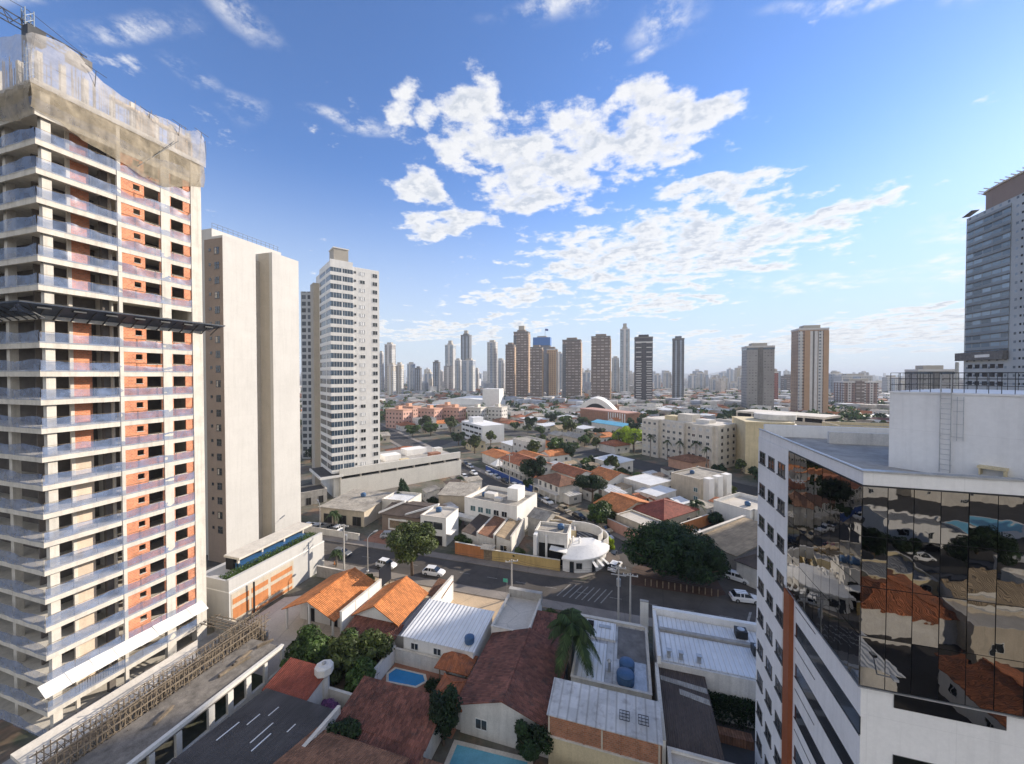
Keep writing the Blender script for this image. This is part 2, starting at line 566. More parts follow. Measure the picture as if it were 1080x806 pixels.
ribs('tan sheet', (.36, .27, .17), .3, 1.6, .15, .3, .8)
ribs('cement sheet', (.42, .38, .32), .18, 1.8, .12, .35, .85, patch=(.22, .2, .18))
mirror('mirror glass', (.175, .175, .175), .012, .0048, .9)
glassy('window glass', (.025, .03, .035))
glassy('blue glass', (.045, .075, .11), .08)
glassy('sea glass', (.10, .17, .18), .1)
glassy('car glass', (.015, .018, .02), .05)
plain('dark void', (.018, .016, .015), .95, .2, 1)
for nm, c in (('car white', (.78, .78, .78)), ('car silver', (.42, .43, .45)), ('car black', (.015, .016, .018)), ('car grey', (.12, .125, .13)), ('car red', (.30, .02, .02)), ('car blue', (.03, .06, .15)), ('car beige', (.40, .34, .25))):
    plain(nm, c, .28, .03, 1, spec=.6)
leafmat('leaf dark', (.020, .042, .013))
leafmat('leaf mid', (.055, .095, .022))
leafmat('leaf olive', (.062, .084, .022))
leafmat('leaf lime', (.30, .40, .03), .3)
leafmat('leaf palm', (.04, .068, .022))
leafmat('leaf conifer', (.022, .05, .02))
leafmat('leaf purple', (.16, .07, .17))
veil('netting', (.52, .49, .46), .50, .9, .15, 1.2)
veil('cloth', (.37, .315, .23), .58, .9, .22, 1.2)
veil('blue film', (.19, .26, .42), .47, .35, .25, 1.1, .35)
veil('rail glass', (.25, .30, .36), .45, .1, .1)
facade('f gb', (.34, .32, .31), (.08, .08, .09), 3, 3, .5, .45)
facade('f lt', (.50, .49, .47), (.13, .15, .18), 3, 3.4, .45, .42)
facade('f bg', (.52, .47, .39), (.16, .14, .13), 3, 3, .4, .4)
facade('f bl', (.34, .38, .44), (.10, .13, .19), 3, 3, .6, .5)
facade('f dk', (.13, .135, .15), (.05, .055, .07), 3, 2.6, .6, .45)
facade('f gl', (.36, .40, .43), (.16, .21, .26), 3, 2.4, .8, .6)
facade('f br', (.165, .125, .105), (.36, .32, .29), 4.2, 5.2, .72, .34, rough=.8, grough=.7)
facade('f tn', (.46, .31, .19), (.10, .08, .07), 3, 3.2, .4, .4)
facade('f bb', (.15, .15, .17), (.08, .09, .11), 3, 3, .5, .45)
facade('f db', (.055, .05, .055), (.035, .035, .045), 3, 3.2, .5, .4)
facade('f gc', (.30, .29, .28), (.20, .195, .19), 3, 2.8, .5, .3)
facade('f tw', (.38, .26, .18), (.06, .055, .06), 3, 5, .3, .3)
facade('f rb', (.30, .12, .10), (.1, .05, .05), 3, 3, .4, .4)
facade('f bs', (.26, .17, .14), (.06, .05, .05), 3, 3.0, .5, .45, (.55, .52, .5), 7.0)
facade('f bal', (.42, .43, .44), (.05, .06, .075), 3, 2.6, .7, .62)
facade('f pk', (.55, .33, .26), (.09, .07, .06), 3, 3.0, .42, .4)
facade('f wh', (.60, .58, .54), (.13, .13, .13), 3, 3.2, .5, .38)
facade('f tower', (.42, .44, .45), (.16, .19, .22), 3.3, 3.6, .3, .3)
facade('f glassband', (.26, .29, .31), (.20, .26, .31), 3.3, 4.4, .86, .62, grough=.1)
for k_ in ('pale strip',):
    plain(k_, (.58, .56, .54), .8, .06, .3)
plain('tan strip', (.42, .27, .165), .8, .06, .3)
plain('crown blue', (.02, .13, .40), .5, .06, .3)
islandmat('far walls', [(.45, .44, .43), (.52, .50, .47), (.36, .38, .42), (.47, .43, .38), (.55, .55, .55), (.33, .31, .30)])
islandmat('town walls', [(.45, .42, .37), (.60, .57, .52), (.33, .13, .065), (.30, .28, .26), (.42, .20, .10), (.55, .47, .36), (.24, .12, .08), (.50, .50, .50), (.36, .16, .08), (.20, .19, .18)])

# ---------------------------------------------------------------- mesh helpers


class MB:
    def __init__(s):
        s.v, s.f, s.mi = [], [], []

    def add(s, vs, fs, mi=0):
        b = len(s.v)
        s.v.extend([tuple(p) for p in vs])
        s.f.extend([tuple(b + i for i in f) for f in fs])
        s.mi.extend([mi] * len(fs))
        return s

    def box(s, x0, x1, y0, y1, z0, z1, mi=0):
        vs = [(x0, y0, z0), (x1, y0, z0), (x1, y1, z0), (x0, y1, z0), (x0, y0, z1), (x1, y0, z1), (x1, y1, z1), (x0, y1, z1)]
        return s.add(vs, [(3, 2, 1, 0), (4, 5, 6, 7), (0, 1, 5, 4), (1, 2, 6, 5), (2, 3, 7, 6), (3, 0, 4, 7)], mi)

    def prism(s, pts, z0, z1, mi=0):
        n = len(pts)
        vs = [(p[0], p[1], z0) for p in pts] + [(p[0], p[1], z1) for p in pts]
        fs = [tuple(range(n - 1, -1, -1)), tuple(range(n, 2 * n))]
        fs += [(i, (i + 1) % n, n + (i + 1) % n, n + i) for i in range(n)]
        return s.add(vs, fs, mi)

    def slab(s, q, t, mi=0):
        """a sheet of four or more 3D points thickened downwards by t"""
        n = len(q)
        vs = list(q) + [(p[0], p[1], p[2] - t) for p in q]
        fs = [tuple(range(n)), tuple(range(2 * n - 1, n - 1, -1))]
        fs += [(i, n + i, n + (i + 1) % n, (i + 1) % n) for i in range(n)]
        return s.add(vs, fs, mi)

    def tube(s, p, q, r, n=5, r2=None, mi=0):
        p, q = Vector(p), Vector(q)
        d = (q - p)
        if d.length < 1e-6:
            return s
        d.normalize()
        a = d.orthogonal().normalized()
        b = d.cross(a)
        r2 = r if r2 is None else r2
        vs = [p + (a * cos(2 * pi * i / n) + b * sin(2 * pi * i / n)) * r for i in range(n)]
        vs += [q + (a * cos(2 * pi * i / n) + b * sin(2 * pi * i / n)) * r2 for i in range(n)]
        fs = [(i, (i + 1) % n, n + (i + 1) % n, n + i) for i in range(n)]
        fs += [tuple(range(n - 1, -1, -1)), tuple(range(n, 2 * n))]
        return s.add(vs, fs, mi)

    def path(s, pts, r, n=5):
        for i in range(len(pts) - 1):
            s.tube(pts[i], pts[i + 1], r, n)
        return s

    def lathe(s, prof, n=12, c=(0, 0), mi=0):
        vs, fs = [], []
        for r, z in prof:
            vs += [(c[0] + r * cos(2 * pi * i / n), c[1] + r * sin(2 * pi * i / n), z) for i in range(n)]
        for k in range(len(prof) - 1):
            fs += [(k * n + i, k * n + (i + 1) % n, (k + 1) * n + (i + 1) % n, (k + 1) * n + i) for i in range(n)]
        fs += [tuple(range(n - 1, -1, -1)), tuple(range((len(prof) - 1) * n, len(prof) * n))]
        return s.add(vs, fs, mi)

    def grid(s, fn, nu, nv, mi=0):
        vs = [fn(i / nu, j / nv) for j in range(nv + 1) for i in range(nu + 1)]
        fs = [(j * (nu + 1) + i, j * (nu + 1) + i + 1, (j + 1) * (nu + 1) + i + 1, (j + 1) * (nu + 1) + i) for j in range(nv) for i in range(nu)]
        return s.add(vs, fs, mi)

    def mesh(s, name, mats, smooth=False):
        me = bpy.data.meshes.new(name)
        me.from_pydata(s.v, [], s.f)
        for m in (mats if isinstance(mats, (list, tuple)) else [mats]):
            me.materials.append(M[m])
        if any(s.mi):
            me.polygons.foreach_set('material_index', s.mi)
        if smooth:
            me.polygons.foreach_set('use_smooth', [True] * len(s.f))
        me.update()
        return me

    def build(s, name, mats, parent=None, smooth=False, loc=None):
        return place(name, s.mesh(name, mats, smooth), parent, loc)


def place(name, me, parent=None, loc=None, rz=None):
    o = bpy.data.objects.new(name, me)
    COL.objects.link(o)
    if parent:
        o.parent = parent
    if loc:
        o.location = loc
    if rz is not None:
        o.rotation_euler = (0, 0, rz)
    return o


def tag(o, label, cat, group=None, kind=None):
    if label:
        o['label'] = label
    if cat:
        o['category'] = cat
    if group:
        o['group'] = group
    if kind:
        o['kind'] = kind
    return o


KEEP = []


def thing(name, label, cat, loc=(0, 0, 0), rz=0.0, group=None):
    o = place(name, None, None, loc, rz)
    o.empty_display_size = .5
    return tag(o, label, cat, group)


def struct(name, mb, mat):
    o = mb.build(name, mat)
    o['kind'] = 'structure'
    return o


def keep(u, v, r):
    KEEP.append((u, v, r))


def copy_thing(root, loc, rz, label=None, group=None, scale=None):
    r = root.copy()
    COL.objects.link(r)
    r.location = loc
    r.rotation_euler = (0, 0, rz)
    if label:
        r['label'] = label
    if group:
        r['group'] = group
    if scale is not None:
        r.scale = (scale, scale, scale)
    for ch in list(root.children):
        c = ch.copy()
        COL.objects.link(c)
        c.parent = r
        for g in list(ch.children):
            d = g.copy()
            COL.objects.link(d)
            d.parent = c
    return r


def recolour(root, names, mat):
    for c in root.children:
        if c.name.split('.')[0] in names and c.material_slots:
            c.material_slots[0].link = 'OBJECT'
            c.material_slots[0].material = M[mat]


AV = atan2(-.66, .75)


def sn(s, n):
    """along the avenue s, across it n"""
    return (.75 * s + .66 * n, -.66 * s + .75 * n)


_win = {}


def window_mesh(w, h, frame='window frame', pane='window glass', bars=1):
    k = (round(w, 2), round(h, 2), frame, pane, bars)
    if k not in _win:
        b = MB()
        b.box(-w / 2, w / 2, -.012, .03, 0, h, 1)
        t = .06
        b.box(-w / 2 - t, w / 2 + t, -.07, .03, -t, 0)
        b.box(-w / 2 - t, w / 2 + t, -.05, .03, h, h + t)
        b.box(-w / 2 - t, -w / 2, -.05, .03, 0, h)
        b.box(w / 2, w / 2 + t, -.05, .03, 0, h)
        for i in range(bars):
            x = -w / 2 + w * (i + 1) / (bars + 1)
            b.box(x - .03, x + .03, -.04, .03, 0, h)
        _win[k] = b.mesh('window', [frame, pane])
    return _win[k]


def add_window(parent, side, pos, z, w, h, dims, name='window', **kw):
    """side S,E,N,W of a local box 0..L x 0..W"""
    L, W = dims
    me = window_mesh(w, h, **kw)
    if side == 'S':
        return place(name, me, parent, (pos, -.004, z), 0)
    if side == 'E':
        return place(name, me, parent, (L + .004, pos, z), pi / 2)
    if side == 'N':
        return place(name, me, parent, (pos, W + .004, z), pi)
    return place(name, me, parent, (-.004, pos, z), -pi / 2)


def house(name, label, cat, u, v, rz, L, W, h, roof, rise, wm, rm, wins=(), over=.45, group=None, par=.5, chimney=False, lot=True):
    t = thing(name, label, cat, (u, v, 0), rz, group)
    if lot:
        cx, cy = L / 2, W / 2
        keep(u + cx * cos(rz) - cy * sin(rz), v + cx * sin(rz) + cy * cos(rz), .5 * sqrt(L * L + W * W) + 1)
    b = MB()
    o = over
    if roof == 'flat':
        b.box(0, L, 0, W, 0, h - .05)
        for q in ((0, L, 0, .18), (0, L, W - .18, W), (0, .18, .18, W - .18), (L - .18, L, .18, W - .18)):
            b.box(*q, h - .05, h + par)
        b.build('wall', wm, t)
        r = MB().box(.185, L - .185, .185, W - .185, h - .049, h + .02)
        r.build('roof', rm, t)
        if par > .2:
            MB().box(-.06, L + .06, -.06, .24, h + par, h + par + .06).box(-.06, L + .06, W - .24, W + .06, h + par, h + par + .06).box(-.06, .24, .24, W - .24, h + par, h + par + .06).box(L - .24, L + .06, .24, W - .24, h + par, h + par + .06).build('coping', 'pale concrete', t)
    elif roof == 'gable':
        m = W / 2
        b.add([(0, 0, 0), (L, 0, 0), (L, W, 0), (0, W, 0), (0, 0, h), (L, 0, h), (L, W, h), (0, W, h), (0, m, h + rise - .02), (L, m, h + rise - .02)],
              [(0, 1, 5, 4), (2, 3, 7, 6), (1, 2, 6, 9, 5), (3, 0, 4, 8, 7)])
        b.build('wall', wm, t)
        e = h - o * rise / m
        r = MB()
        r.slab([(-o, -o, e + .12), (L + o, -o, e + .12), (L + o, m, h + rise + .12), (-o, m, h + rise + .12)], .12)
        r.slab([(L + o, W + o, e + .12), (-o, W + o, e + .12), (-o, m, h + rise + .12), (L + o, m, h + rise + .12)], .12)
        rr = r.build('roof', rm, t)
        rc = MB().box(-o, L + o, m - .13, m + .13, h + rise + .1, h + rise + .19).build('ridge_cap', rm, rr)
    elif roof == 'hip':
        m = W / 2
        b.box(0, L, 0, W, 0, h).build('wall', wm, t)
        k = min(m, L / 2 - .05)
        e = h - o * rise / m + .1
        z = h + rise + .1
        A, B_, C_, D = (-o, -o, e), (L + o, -o, e), (L + o, W + o, e), (-o, W + o, e)
        P, Q = (k, m, z), (L - k, m, z)
        r = MB()
        for q in ((A, B_, Q, P), (C_, D, P, Q), (B_, C_, Q), (D, A, P)):
            r.slab(list(q), .12)
        rr = r.build('roof', rm, t)
        MB().tube(P, Q, .11, 6).tube(A, P, .09, 6).tube(B_, Q, .09, 6).tube(C_, Q, .09, 6).tube(D, P, .09, 6).build('ridge_cap', rm, rr)
    else:  # shed: high along y = W
        b.add([(0, 0, 0), (L, 0, 0), (L, W, 0), (0, W, 0), (0, 0, h), (L, 0, h), (L, W, h + rise), (0, W, h + rise)],
              [(0, 1, 5, 4), (2, 3, 7, 6), (1, 2, 6, 5), (3, 0, 4, 7)])
        b.build('wall', wm, t)
        e = rise / W * o
        MB().slab([(-o, -o, h - e + .12), (L + o, -o, h - e + .12), (L + o, W + o, h + rise + e + .12), (-o, W + o, h + rise + e + .12)], .1).build('roof', rm, t)
    for w in wins:
        side, n, ww, wh, z = w[:5]
        ln = L if side in 'SN' else W
        for i in range(n):
            add_window(t, side, ln * (i + .5) / n, z, ww, wh, (L, W), 'door' if z < .2 else 'window', **({'frame': 'dark frame', 'pane': 'dark void'} if z < .2 else {}))
    if chimney:
        MB().box(L * .7, L * .7 + .6, W * .6, W * .6 + .6, h, h + rise + .8).build('chimney', 'brown brick', t)
    return t


def wall(name, label, p, q, z, mat, th=.2, cat='wall', cap=True, group=None):
    p, q = Vector((*p, 0)), Vector((*q, 0))
    L = (q - p).length
    rz = atan2(q.y - p.y, q.x - p.x)
    t = thing(name, label, cat, tuple(p), rz, group)
    b = MB()
    b.box(0, L, -th / 2, th / 2, 0, z)
    n = max(2, int(L / 3))
    for i in range(n + 1):
        x = L * i / n
        b.box(max(0.002, x - .12) - .001, min(L, x + .12) + .001, -th / 2 - .05, th / 2 + .05, 0, z + .004)
    b.build('panel', mat, t)
    if cap:
        MB().box(-.05, L + .05, -th / 2 - .07, th / 2 + .07, z + .008, z + .07).build('coping', 'pale concrete', t)
    return t


# ---------------------------------------------------------------- ground, roads
G = MB()
Rg = 14000
G.add([(-Rg, -Rg, 0), (Rg, -Rg, 0), (Rg, Rg, 0), (-Rg, Rg, 0)], [(0, 1, 2, 3)])
struct('ground', G, 'town ground')


def sheet(name, pts, z, mat):
    return struct(name, MB().add([(p[0], p[1], z) for p in pts], [tuple(range(len(pts)))]), mat)


sheet('street', [(-73, 62.4), (160, 62.4), (160, 70.2), (-73, 70.2)], .008, 'asphalt')
sheet('tower_forecourt', [(-112, 38), (-66, 38), (-66, 61), (-73, 62.4), (-73, 78), (-112, 78)], .006, 'old asphalt')
jn = [(-7.5, 70.2), (20, 70.2), (60, 70.2), (60, 80), (16, 84), (7, 87), sn(-66, 67), sn(-66, 56.4), (-5.6, 76)]
sheet('junction', jn, .004, 'asphalt')
sheet('avenue', [sn(-66, 56.4), sn(-66, 67), sn(-420, 67), sn(-420, 56.4)], .012, 'old asphalt')
sheet('cross_street', [sn(-20, 124), sn(-20, 138), sn(-330, 138), sn(-330, 124)], .008, 'old asphalt')
sheet('back_street', [(-200, -48), (200, -48), (200, -60), (-200, -60)], .008, 'old asphalt')
sheet('back_avenue', [(32, -50), (44, -50), (44, -320), (32, -320)], .012, 'old asphalt')
sheet('side_street', [(-108, 74), (-96, 74), (-96, 200), (-108, 200)], .016, 'old asphalt')


def pave(name, pts):
    struct(name, MB().prism(pts, 0, .13), 'pavement')


pave('pavement', [(-66, 60.2), (40, 60.2), (40, 62.4), (-66, 62.4)])
pave('pavement', [(-73, 70.2), (-12, 70.2), (-8.2, 70.9), (-5.8, 73.2), (-5.6, 76), sn(-66, 56.3), sn(-66, 54), (-9.8, 76.5), (-13, 72.4), (-73, 72.4)])
pave('pavement', [sn(-66.01, 54), sn(-66.01, 56.3), sn(-420, 56.3), sn(-420, 54)])
pave('pavement', [sn(-56, 67.1), sn(-56, 69.6), sn(-420, 69.6), sn(-420, 67.1)])
pave('pavement', [(-200, -46), (200, -46), (200, -48), (-200, -48)])
pave('pavement', [(-200, -60), (31.9, -60), (31.9, -62), (-200, -62)])
sheet('yard', [(-56, 36), (-38.6, 36), (-38.6, 53.5), (-49.9, 53.5), (-56, 50)], .03, 'yard concrete')
sheet('sand_lot', [(-30.5, 50), (-18.2, 50), (-18.2, 60.2), (-30.5, 60.2)], .02, 'sand')
sheet('verge', [(-46, 57), (-30.6, 57), (-30.6, 60.2), (-46, 60.2)], .02, 'sand')
sheet('terrace', [(-29.2, 35.4), (-17.4, 35.4), (-17.4, 43), (-29.2, 43)], .03, 'terracotta paving')
sheet('court', [(8.3, 34), (14, 34), (14, 46), (8.3, 46)], .02, 'old asphalt')
sheet('park', [(.5, 71.5), (13.8, 71.5), (16.5, 73), (15.5, 82), (6, 84), (1, 78)], .05, 'red earth')
sheet('lot', [sn(-56, 71), sn(-47.6, 71), sn(-47.6, 94), sn(-56, 94)], .02, 'old asphalt')
sheet('forecourt', [(-58, 72.4), (-45, 72.4), (-45, 79), (-58, 79)], .02, 'terracotta paving')
# painted zebra and lane marks
z = MB()
for i in range(8):
    x = -11.6 + i * 1.05
    z.add([(x, 64.2, .016), (x + .2, 64.2, .016), (x + 1.9, 68.6, .016), (x + 1.7, 68.6, .016)], [(0, 1, 2, 3)])
struct('zebra_crossing', z, 'road paint')
z = MB()
for i in range(6):
    x = 17.0 + i * 1.1
    z.add([(x, 64.2, .016), (x + .36, 64.2, .016), (x + 2.2, 68.8, .016), (x + 1.84, 68.8, .016)], [(0, 1, 2, 3)])
struct('zebra_crossing', z, 'road paint')
z = MB()
for i in range(9):
    p = [sn(-66.5 + .55, 57.2 + i * 1.1), sn(-66.5 + .55, 57.7 + i * 1.1), sn(-69.5, 57.7 + i * 1.1), sn(-69.5, 57.2 + i * 1.1)]
    z.add([(a, b_, .018) for a, b_ in p], [(0, 1, 2, 3)])
struct('zebra_crossing', z, 'road paint')
z = MB()
for i in range(60):
    s0 = -72 - i * 5
    z.add([(*sn(s0, 61.6), .018), (*sn(s0 - 2.2, 61.6), .018), (*sn(s0 - 2.2, 61.75), .018), (*sn(s0, 61.75), .018)], [(0, 1, 2, 3)])
for i in range(22):
    x = -70 + i * 5.6
    z.add([(x, 66.3, .016), (x + 2, 66.3, .016), (x + 2, 66.42, .016), (x, 66.42, .016)], [(0, 1, 2, 3)])
struct('lane_markings', z, 'road paint')
hb = MB()
for i in range(90):
    a = YAW + pi / 2 - radians(65) + radians(130) * i / 90
    a2 = YAW + pi / 2 - radians(65) + radians(130) * (i + 1) / 90
    h1 = 60 + 34 * sin(i * .31) + 26 * sin(i * .83 + 1) + 12 * sin(i * 2.1)
    h2 = 60 + 34 * sin((i + 1) * .31) + 26 * sin((i + 1) * .83 + 1) + 12 * sin((i + 1) * 2.1)
    r0, r1, r2 = 6900, 7600, 8300
    hb.add([(r0 * cos(a), r0 * sin(a), .0), (r0 * cos(a2), r0 * sin(a2), .0), (r1 * cos(a2), r1 * sin(a2), h2), (r1 * cos(a), r1 * sin(a), h1), (r2 * cos(a2), r2 * sin(a2), 0), (r2 * cos(a), r2 * sin(a), 0)],
           [(0, 1, 2, 3), (3, 2, 4, 5)])
struct('hills', hb, 'hill')

# ---------------------------------------------------------------- construction tower on the left
FH = 2.952
SLABS = [65.1 - FH * k for k in range(-1, 23)]


def construction_tower():
    t = thing('construction_tower', 'unfinished orange brick and concrete tower wrapped in bluish film with netting on top', 'building', (-57.5, 23, 0))
    keep(-68, 31, 14)
    D, Wd = 21.0, 15.5          # depth towards -x, width along y ; front face is x = 0
    for k, zt in enumerate(SLABS):
        b = MB()
        b.box(-D, -.2, .2, Wd - .2, zt - .24, zt)
        b.box(-.2, 0, 0, Wd, zt - .66, zt + .02)
        b.box(-D, -.2, 0, .2, zt - .66, zt + .02)
        b.box(-D, -.2, Wd - .2, Wd, zt - .66, zt + .02)
        b.build('floor_slab', 'slab concrete', t)
    top = SLABS[0]
    # columns
    for x0, x1, y0, y1, m in ((-.95, -.35, .55, 1.25, 'slab concrete'), (-1.9, -1.65, 2.9, 3.2, 'pale concrete'), (-.26, .06, 6.38, 6.72, 'slab concrete'),
                              (-1.9, -1.4, 5.6, 6.2, 'inner shade concrete'), (-.5, .05, 10.75, 11.75, 'slab concrete'), (-.9, .07, 14.25, 15.55, 'slab concrete'),
                              (-7.5, -6.9, .55, 1.2, 'slab concrete'), (-14, -13.4, .55, 1.2, 'slab concrete')):
        MB().box(x0, x1, y0, y1, 0, top - .67 if x0 > -1 and y1 > 6.3 else top - .67).build('column', m, t)
    # end wall and lift core
    MB().box(-D, -.95, Wd - .25, Wd + .02, 0, top - .67).build('end_wall', 'slab concrete', t)
    MB().box(-15, -7.2, 4.5, 12.5, 0, top + 2.8).build('lift_core', 'inner shade concrete', t)
    rnd = random.Random(3)
    for k, zt in enumerate(SLABS):
        z0 = zt + .02
        z1 = zt + FH - .67
        if k == 0 or k == 1 or k == 23:
            continue
        open_floor = k == 8
        # bay one: a recessed wall between the corner and the party pier
        if not open_floor:
            MB().box(-1.92, -1.72, 3.2, 4.75, z0, z1 + .4).build('bay_wall', 'wall plaster' if k >= 14 else 'orange brick', t)
        MB().box(-4.2, -4.0, 1.3, 6.5, z0, z1 + .4).build('inner_wall', 'inner shade concrete', t)
        MB().box(-4.0, -1.0, 6.22, 6.36, z0, z1 + .4).build('party_wall', 'pale concrete', t)
        if not open_floor and k < 22:
            b = MB()
            xs = (-.22, -.06)
            sill, head = z0 + .95, z1
            # small window and tall opening
            y = 6.73
            b.box(*xs, y, 7.95, z0, z1)
            b.box(*xs, 7.95, 8.62, z0, z0 + 1.35)
            b.box(*xs, 7.95, 8.62, z1 - .22, z1)
            b.box(*xs, 8.62, 9.05, z0, z1)
            b.box(*xs, 9.05, 10.62, z0, sill - .15)
            b.box(*xs, 10.62, 10.74, z0, z1)
            b.box(*xs, 11.76, 11.92, z0, z1)
            b.box(*xs, 11.92, 13.35, z0, sill - .1)
            b.box(*xs, 13.35, 14.24, z0, z1)
            b.box(-.24, 0, 9.0, 10.66, sill - .149, sill - .09).box(-.24, 0, 11.9, 13.4, sill - .099, sill - .04).box(-.24, 0, 7.9, 8.68, z0 + 1.351, z0 + 1.40)
            for q in range(18):
                b.mi[-1 - q] = 1
            b.build('brick_wall', ['orange brick', 'pale concrete'], t)
        MB().box(-5.2, -5.0, 6.4, 14.2, z0, z1 + .4).build('inner_wall', 'inner shade concrete', t)
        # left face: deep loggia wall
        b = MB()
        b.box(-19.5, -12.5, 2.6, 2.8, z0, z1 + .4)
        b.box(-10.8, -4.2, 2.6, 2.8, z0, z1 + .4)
        b.build('loggia_wall', 'inner shade concrete', t)
    # film along the open edges
    for k, zt in enumerate(SLABS):
        if k == 8 or k == 0:
            continue
        b = MB()
        ph = rnd.random() * 9
        amp = .10 if k < 8 else .07

        def hgt(q):
            h = .96 + amp * 2.2 * mnoise.noise(Vector((q * .55, ph, 1))) + amp * mnoise.noise(Vector((q * 1.9, ph, 5)))
            if 6.6 < q < 14.2:
                h *= (.78 + .5 * mnoise.noise(Vector((q * .35, ph, 8)))) if k < 11 else .92
            return h

        def front(a, c):
            q = a * 14.2
            return (.07 + .12 * mnoise.noise(Vector((q * 1.1, c * 2, ph))) * (c + .2), q, zt - .12 + c * (hgt(q) + .12))

        def left(a, c):
            q = -a * 19
            return (q + .07, -.07 - .05 * sin(q * 2.1 + ph + 2 * c), zt - .12 + c * (1.05 + .12 * sin(q * .9 + ph) + .12))
        b.grid(front, 40, 3)
        b.grid(left, 30, 3)
        b.build('safety_film', 'blue film', t, True)
        r = MB()
        for q in range(0, 15, 2):
            r.tube((.02, min(q, 14) + .1, zt), (.02, min(q, 14) + .1, zt + 1.05), .025, 4)
        r.tube((.02, .05, zt + 1.0), (.02, 14.2, zt + 1.0), .022, 4)
        r.build('guard_rail', 'timber', t)
    # debris tray round the building at mid height
    zt = SLABS[8] + .1
    b = MB()
    b.slab([(0, -.0, zt - .3), (2.1, -2.1, zt + .55), (2.1, 17.2, zt + .55), (0, 15.5, zt - .3)], .06)
    b.slab([(0, 0, zt - .3), (-20, 0, zt - .3), (-20, -2.1, zt + .55), (2.1, -2.1, zt + .55)], .06)
    tr = b.build('debris_tray', 'navy steel', t)
    b = MB()
    for i in range(15):
        y = -1.6 + i * 1.3
        b.tube((0, max(y, 0), zt - .75), (2.1, y, zt + .62), .07, 4)
        b.tube((.1, max(y, 0), zt + .6), (2.1, y, zt + .62), .035, 4)
        if i % 2:
            b.box(.7, 1.7, y - .5, y + .5, zt + .12, zt + .3)
    for i in range(14):
        x = 1 - i * 1.5
        b.tube((x, 0, zt - .75), (x, -2.1, zt + .62), .07, 4)
        b.tube((x, 0, zt + .6), (x, -2.1, zt + .62), .035, 4)
    b.tube((2.1, -2.1, zt + .6), (2.1, 17.2, zt + .6), .06, 4).tube((2.1, -2.1, zt + .6), (-20, -2.1, zt + .6), .06, 4)
    b.tube((1.1, -1, zt + .2), (1.1, 16.2, zt + .2), .05, 4)
    b.build('tray_frame', 'dark metal', tr)
    MB().grid(lambda a, c: (2.1 - 2.05 * c, -2 + a * 18.5, zt + .63 - .9 * c + .1 * sin(a * 60)), 40, 3).build('tray_sheet', 'blue film', tr)
    # pale awning of sheets low on the front
    b = MB()
    for i in range(8):
        y0 = -.7 + i * 1.95
        b.slab([(0.08, y0, 6.2 + (i % 3) * .03), (1.45, y0, 5.35 + (i % 2) * .05), (1.45, y0 + 1.93, 5.38), (.08, y0 + 1.93, 6.2 + (i % 2) * .03)], .04)
    aw = b.build('awning', 'awning sheet', t)
    b = MB()
    for i in range(8):
        y = -.5 + i * 1.95
        b.tube((.05, y, 5.0), (1.75, y, 5.18), .04, 4).tube((.05, y, 4.6), (1.2, y, 5.5), .03, 4)
    b.build('awning_bracket', 'timber', aw)
    b = MB()
    for i in range(16):
        b.tube((.03, 2.4 + i * .22, 3.2), (.03, 2.4 + i * .22, 4.25), .02, 4)
    b.tube((.03, 2.3, 4.25), (.03, 5.9, 4.25), .03, 4)
    b.build('guard_rail', 'dark metal', t)
    # the level under construction on the roof
    for y in (.7, 2.4, 4.2, 6.5, 8.4, 10.9, 12.6, 14.6):
        MB().box(-1.0, -.6, y - .2, y + .2, top, top + 2.9 + .5 * rnd.random()).build('roof_column', 'slab concrete', t)
    for x in (-4, -8, -12, -16):
        MB().box(x - .2, x + .2, .4, .8, top, top + 3).build('roof_column', 'slab concrete', t)
    b = MB()
    for i in range(90):
        y = rnd.uniform(.5, 15)
        x = rnd.uniform(-1.2, -.2)
        b.tube((x, y, top), (x, y, top + rnd.uniform(2.2, 3.8)), .03, 4)
    for i in range(24):
        x = rnd.uniform(-18, -1)
        b.tube((x, .4, top), (x, .4, top + rnd.uniform(2.2, 3.8)), .035, 4)
    for q in (1, 2.1):
        b.tube((-.3, .3, top + q), (-.3, 15.2, top + q), .03, 4)
    b.build('formwork_prop', 'timber', t)
    MB().box(-1.1, -.5, 6.4, 14.8, top + 2.35, top + 2.65).box(-20, -8, 5, 14, top + 2.8, top + 3.05).build('formwork_beam', 'board', t)
    MB().box(-.75, -.6, 12.9, 15, top + .3, top + 2.2).box(-.75, -.6, 8.6, 10.6, top + .1, top + 2.1).build('formwork_panel', 'board', t)
    MB().tube((.4, 8.2, 63.4), (.5, 12.6, 69), .05, 4).tube((.3, 9.4, 62.6), (.3, 10.4, 64.4), .04, 4).build('pole', 'dark metal', t)

    # netting: see-through veil above, heavy cloth below
    import bisect

    def lerp(tab, x):
        for i in range(len(tab) - 1):
            if x <= tab[i + 1][0]:
                f = (x - tab[i][0]) / (tab[i + 1][0] - tab[i][0])
                return tab[i][1] + f * (tab[i + 1][1] - tab[i][1])
        return tab[-1][1]
    def nz(a, b, k=1.0):
        return mnoise.noise(Vector((a * k, b * k, 3.7)))
    topz = [(-1.2, 71.2), (0, 72.6), (2, 73.2), (3.4, 73.1), (5, 71.9), (7, 71.2), (9.5, 70.8), (12, 71.6), (14, 71.3), (15.4, 72.2), (16.3, 71.4)]
    hem = [(-1.2, 65.2), (0, 64.9), (1.6, 64.6), (3.5, 63.8), (6.6, 63.2), (8.6, 62.5), (11.1, 62.3), (12.7, 63.1), (14.4, 64.0), (16.3, 64.6)]

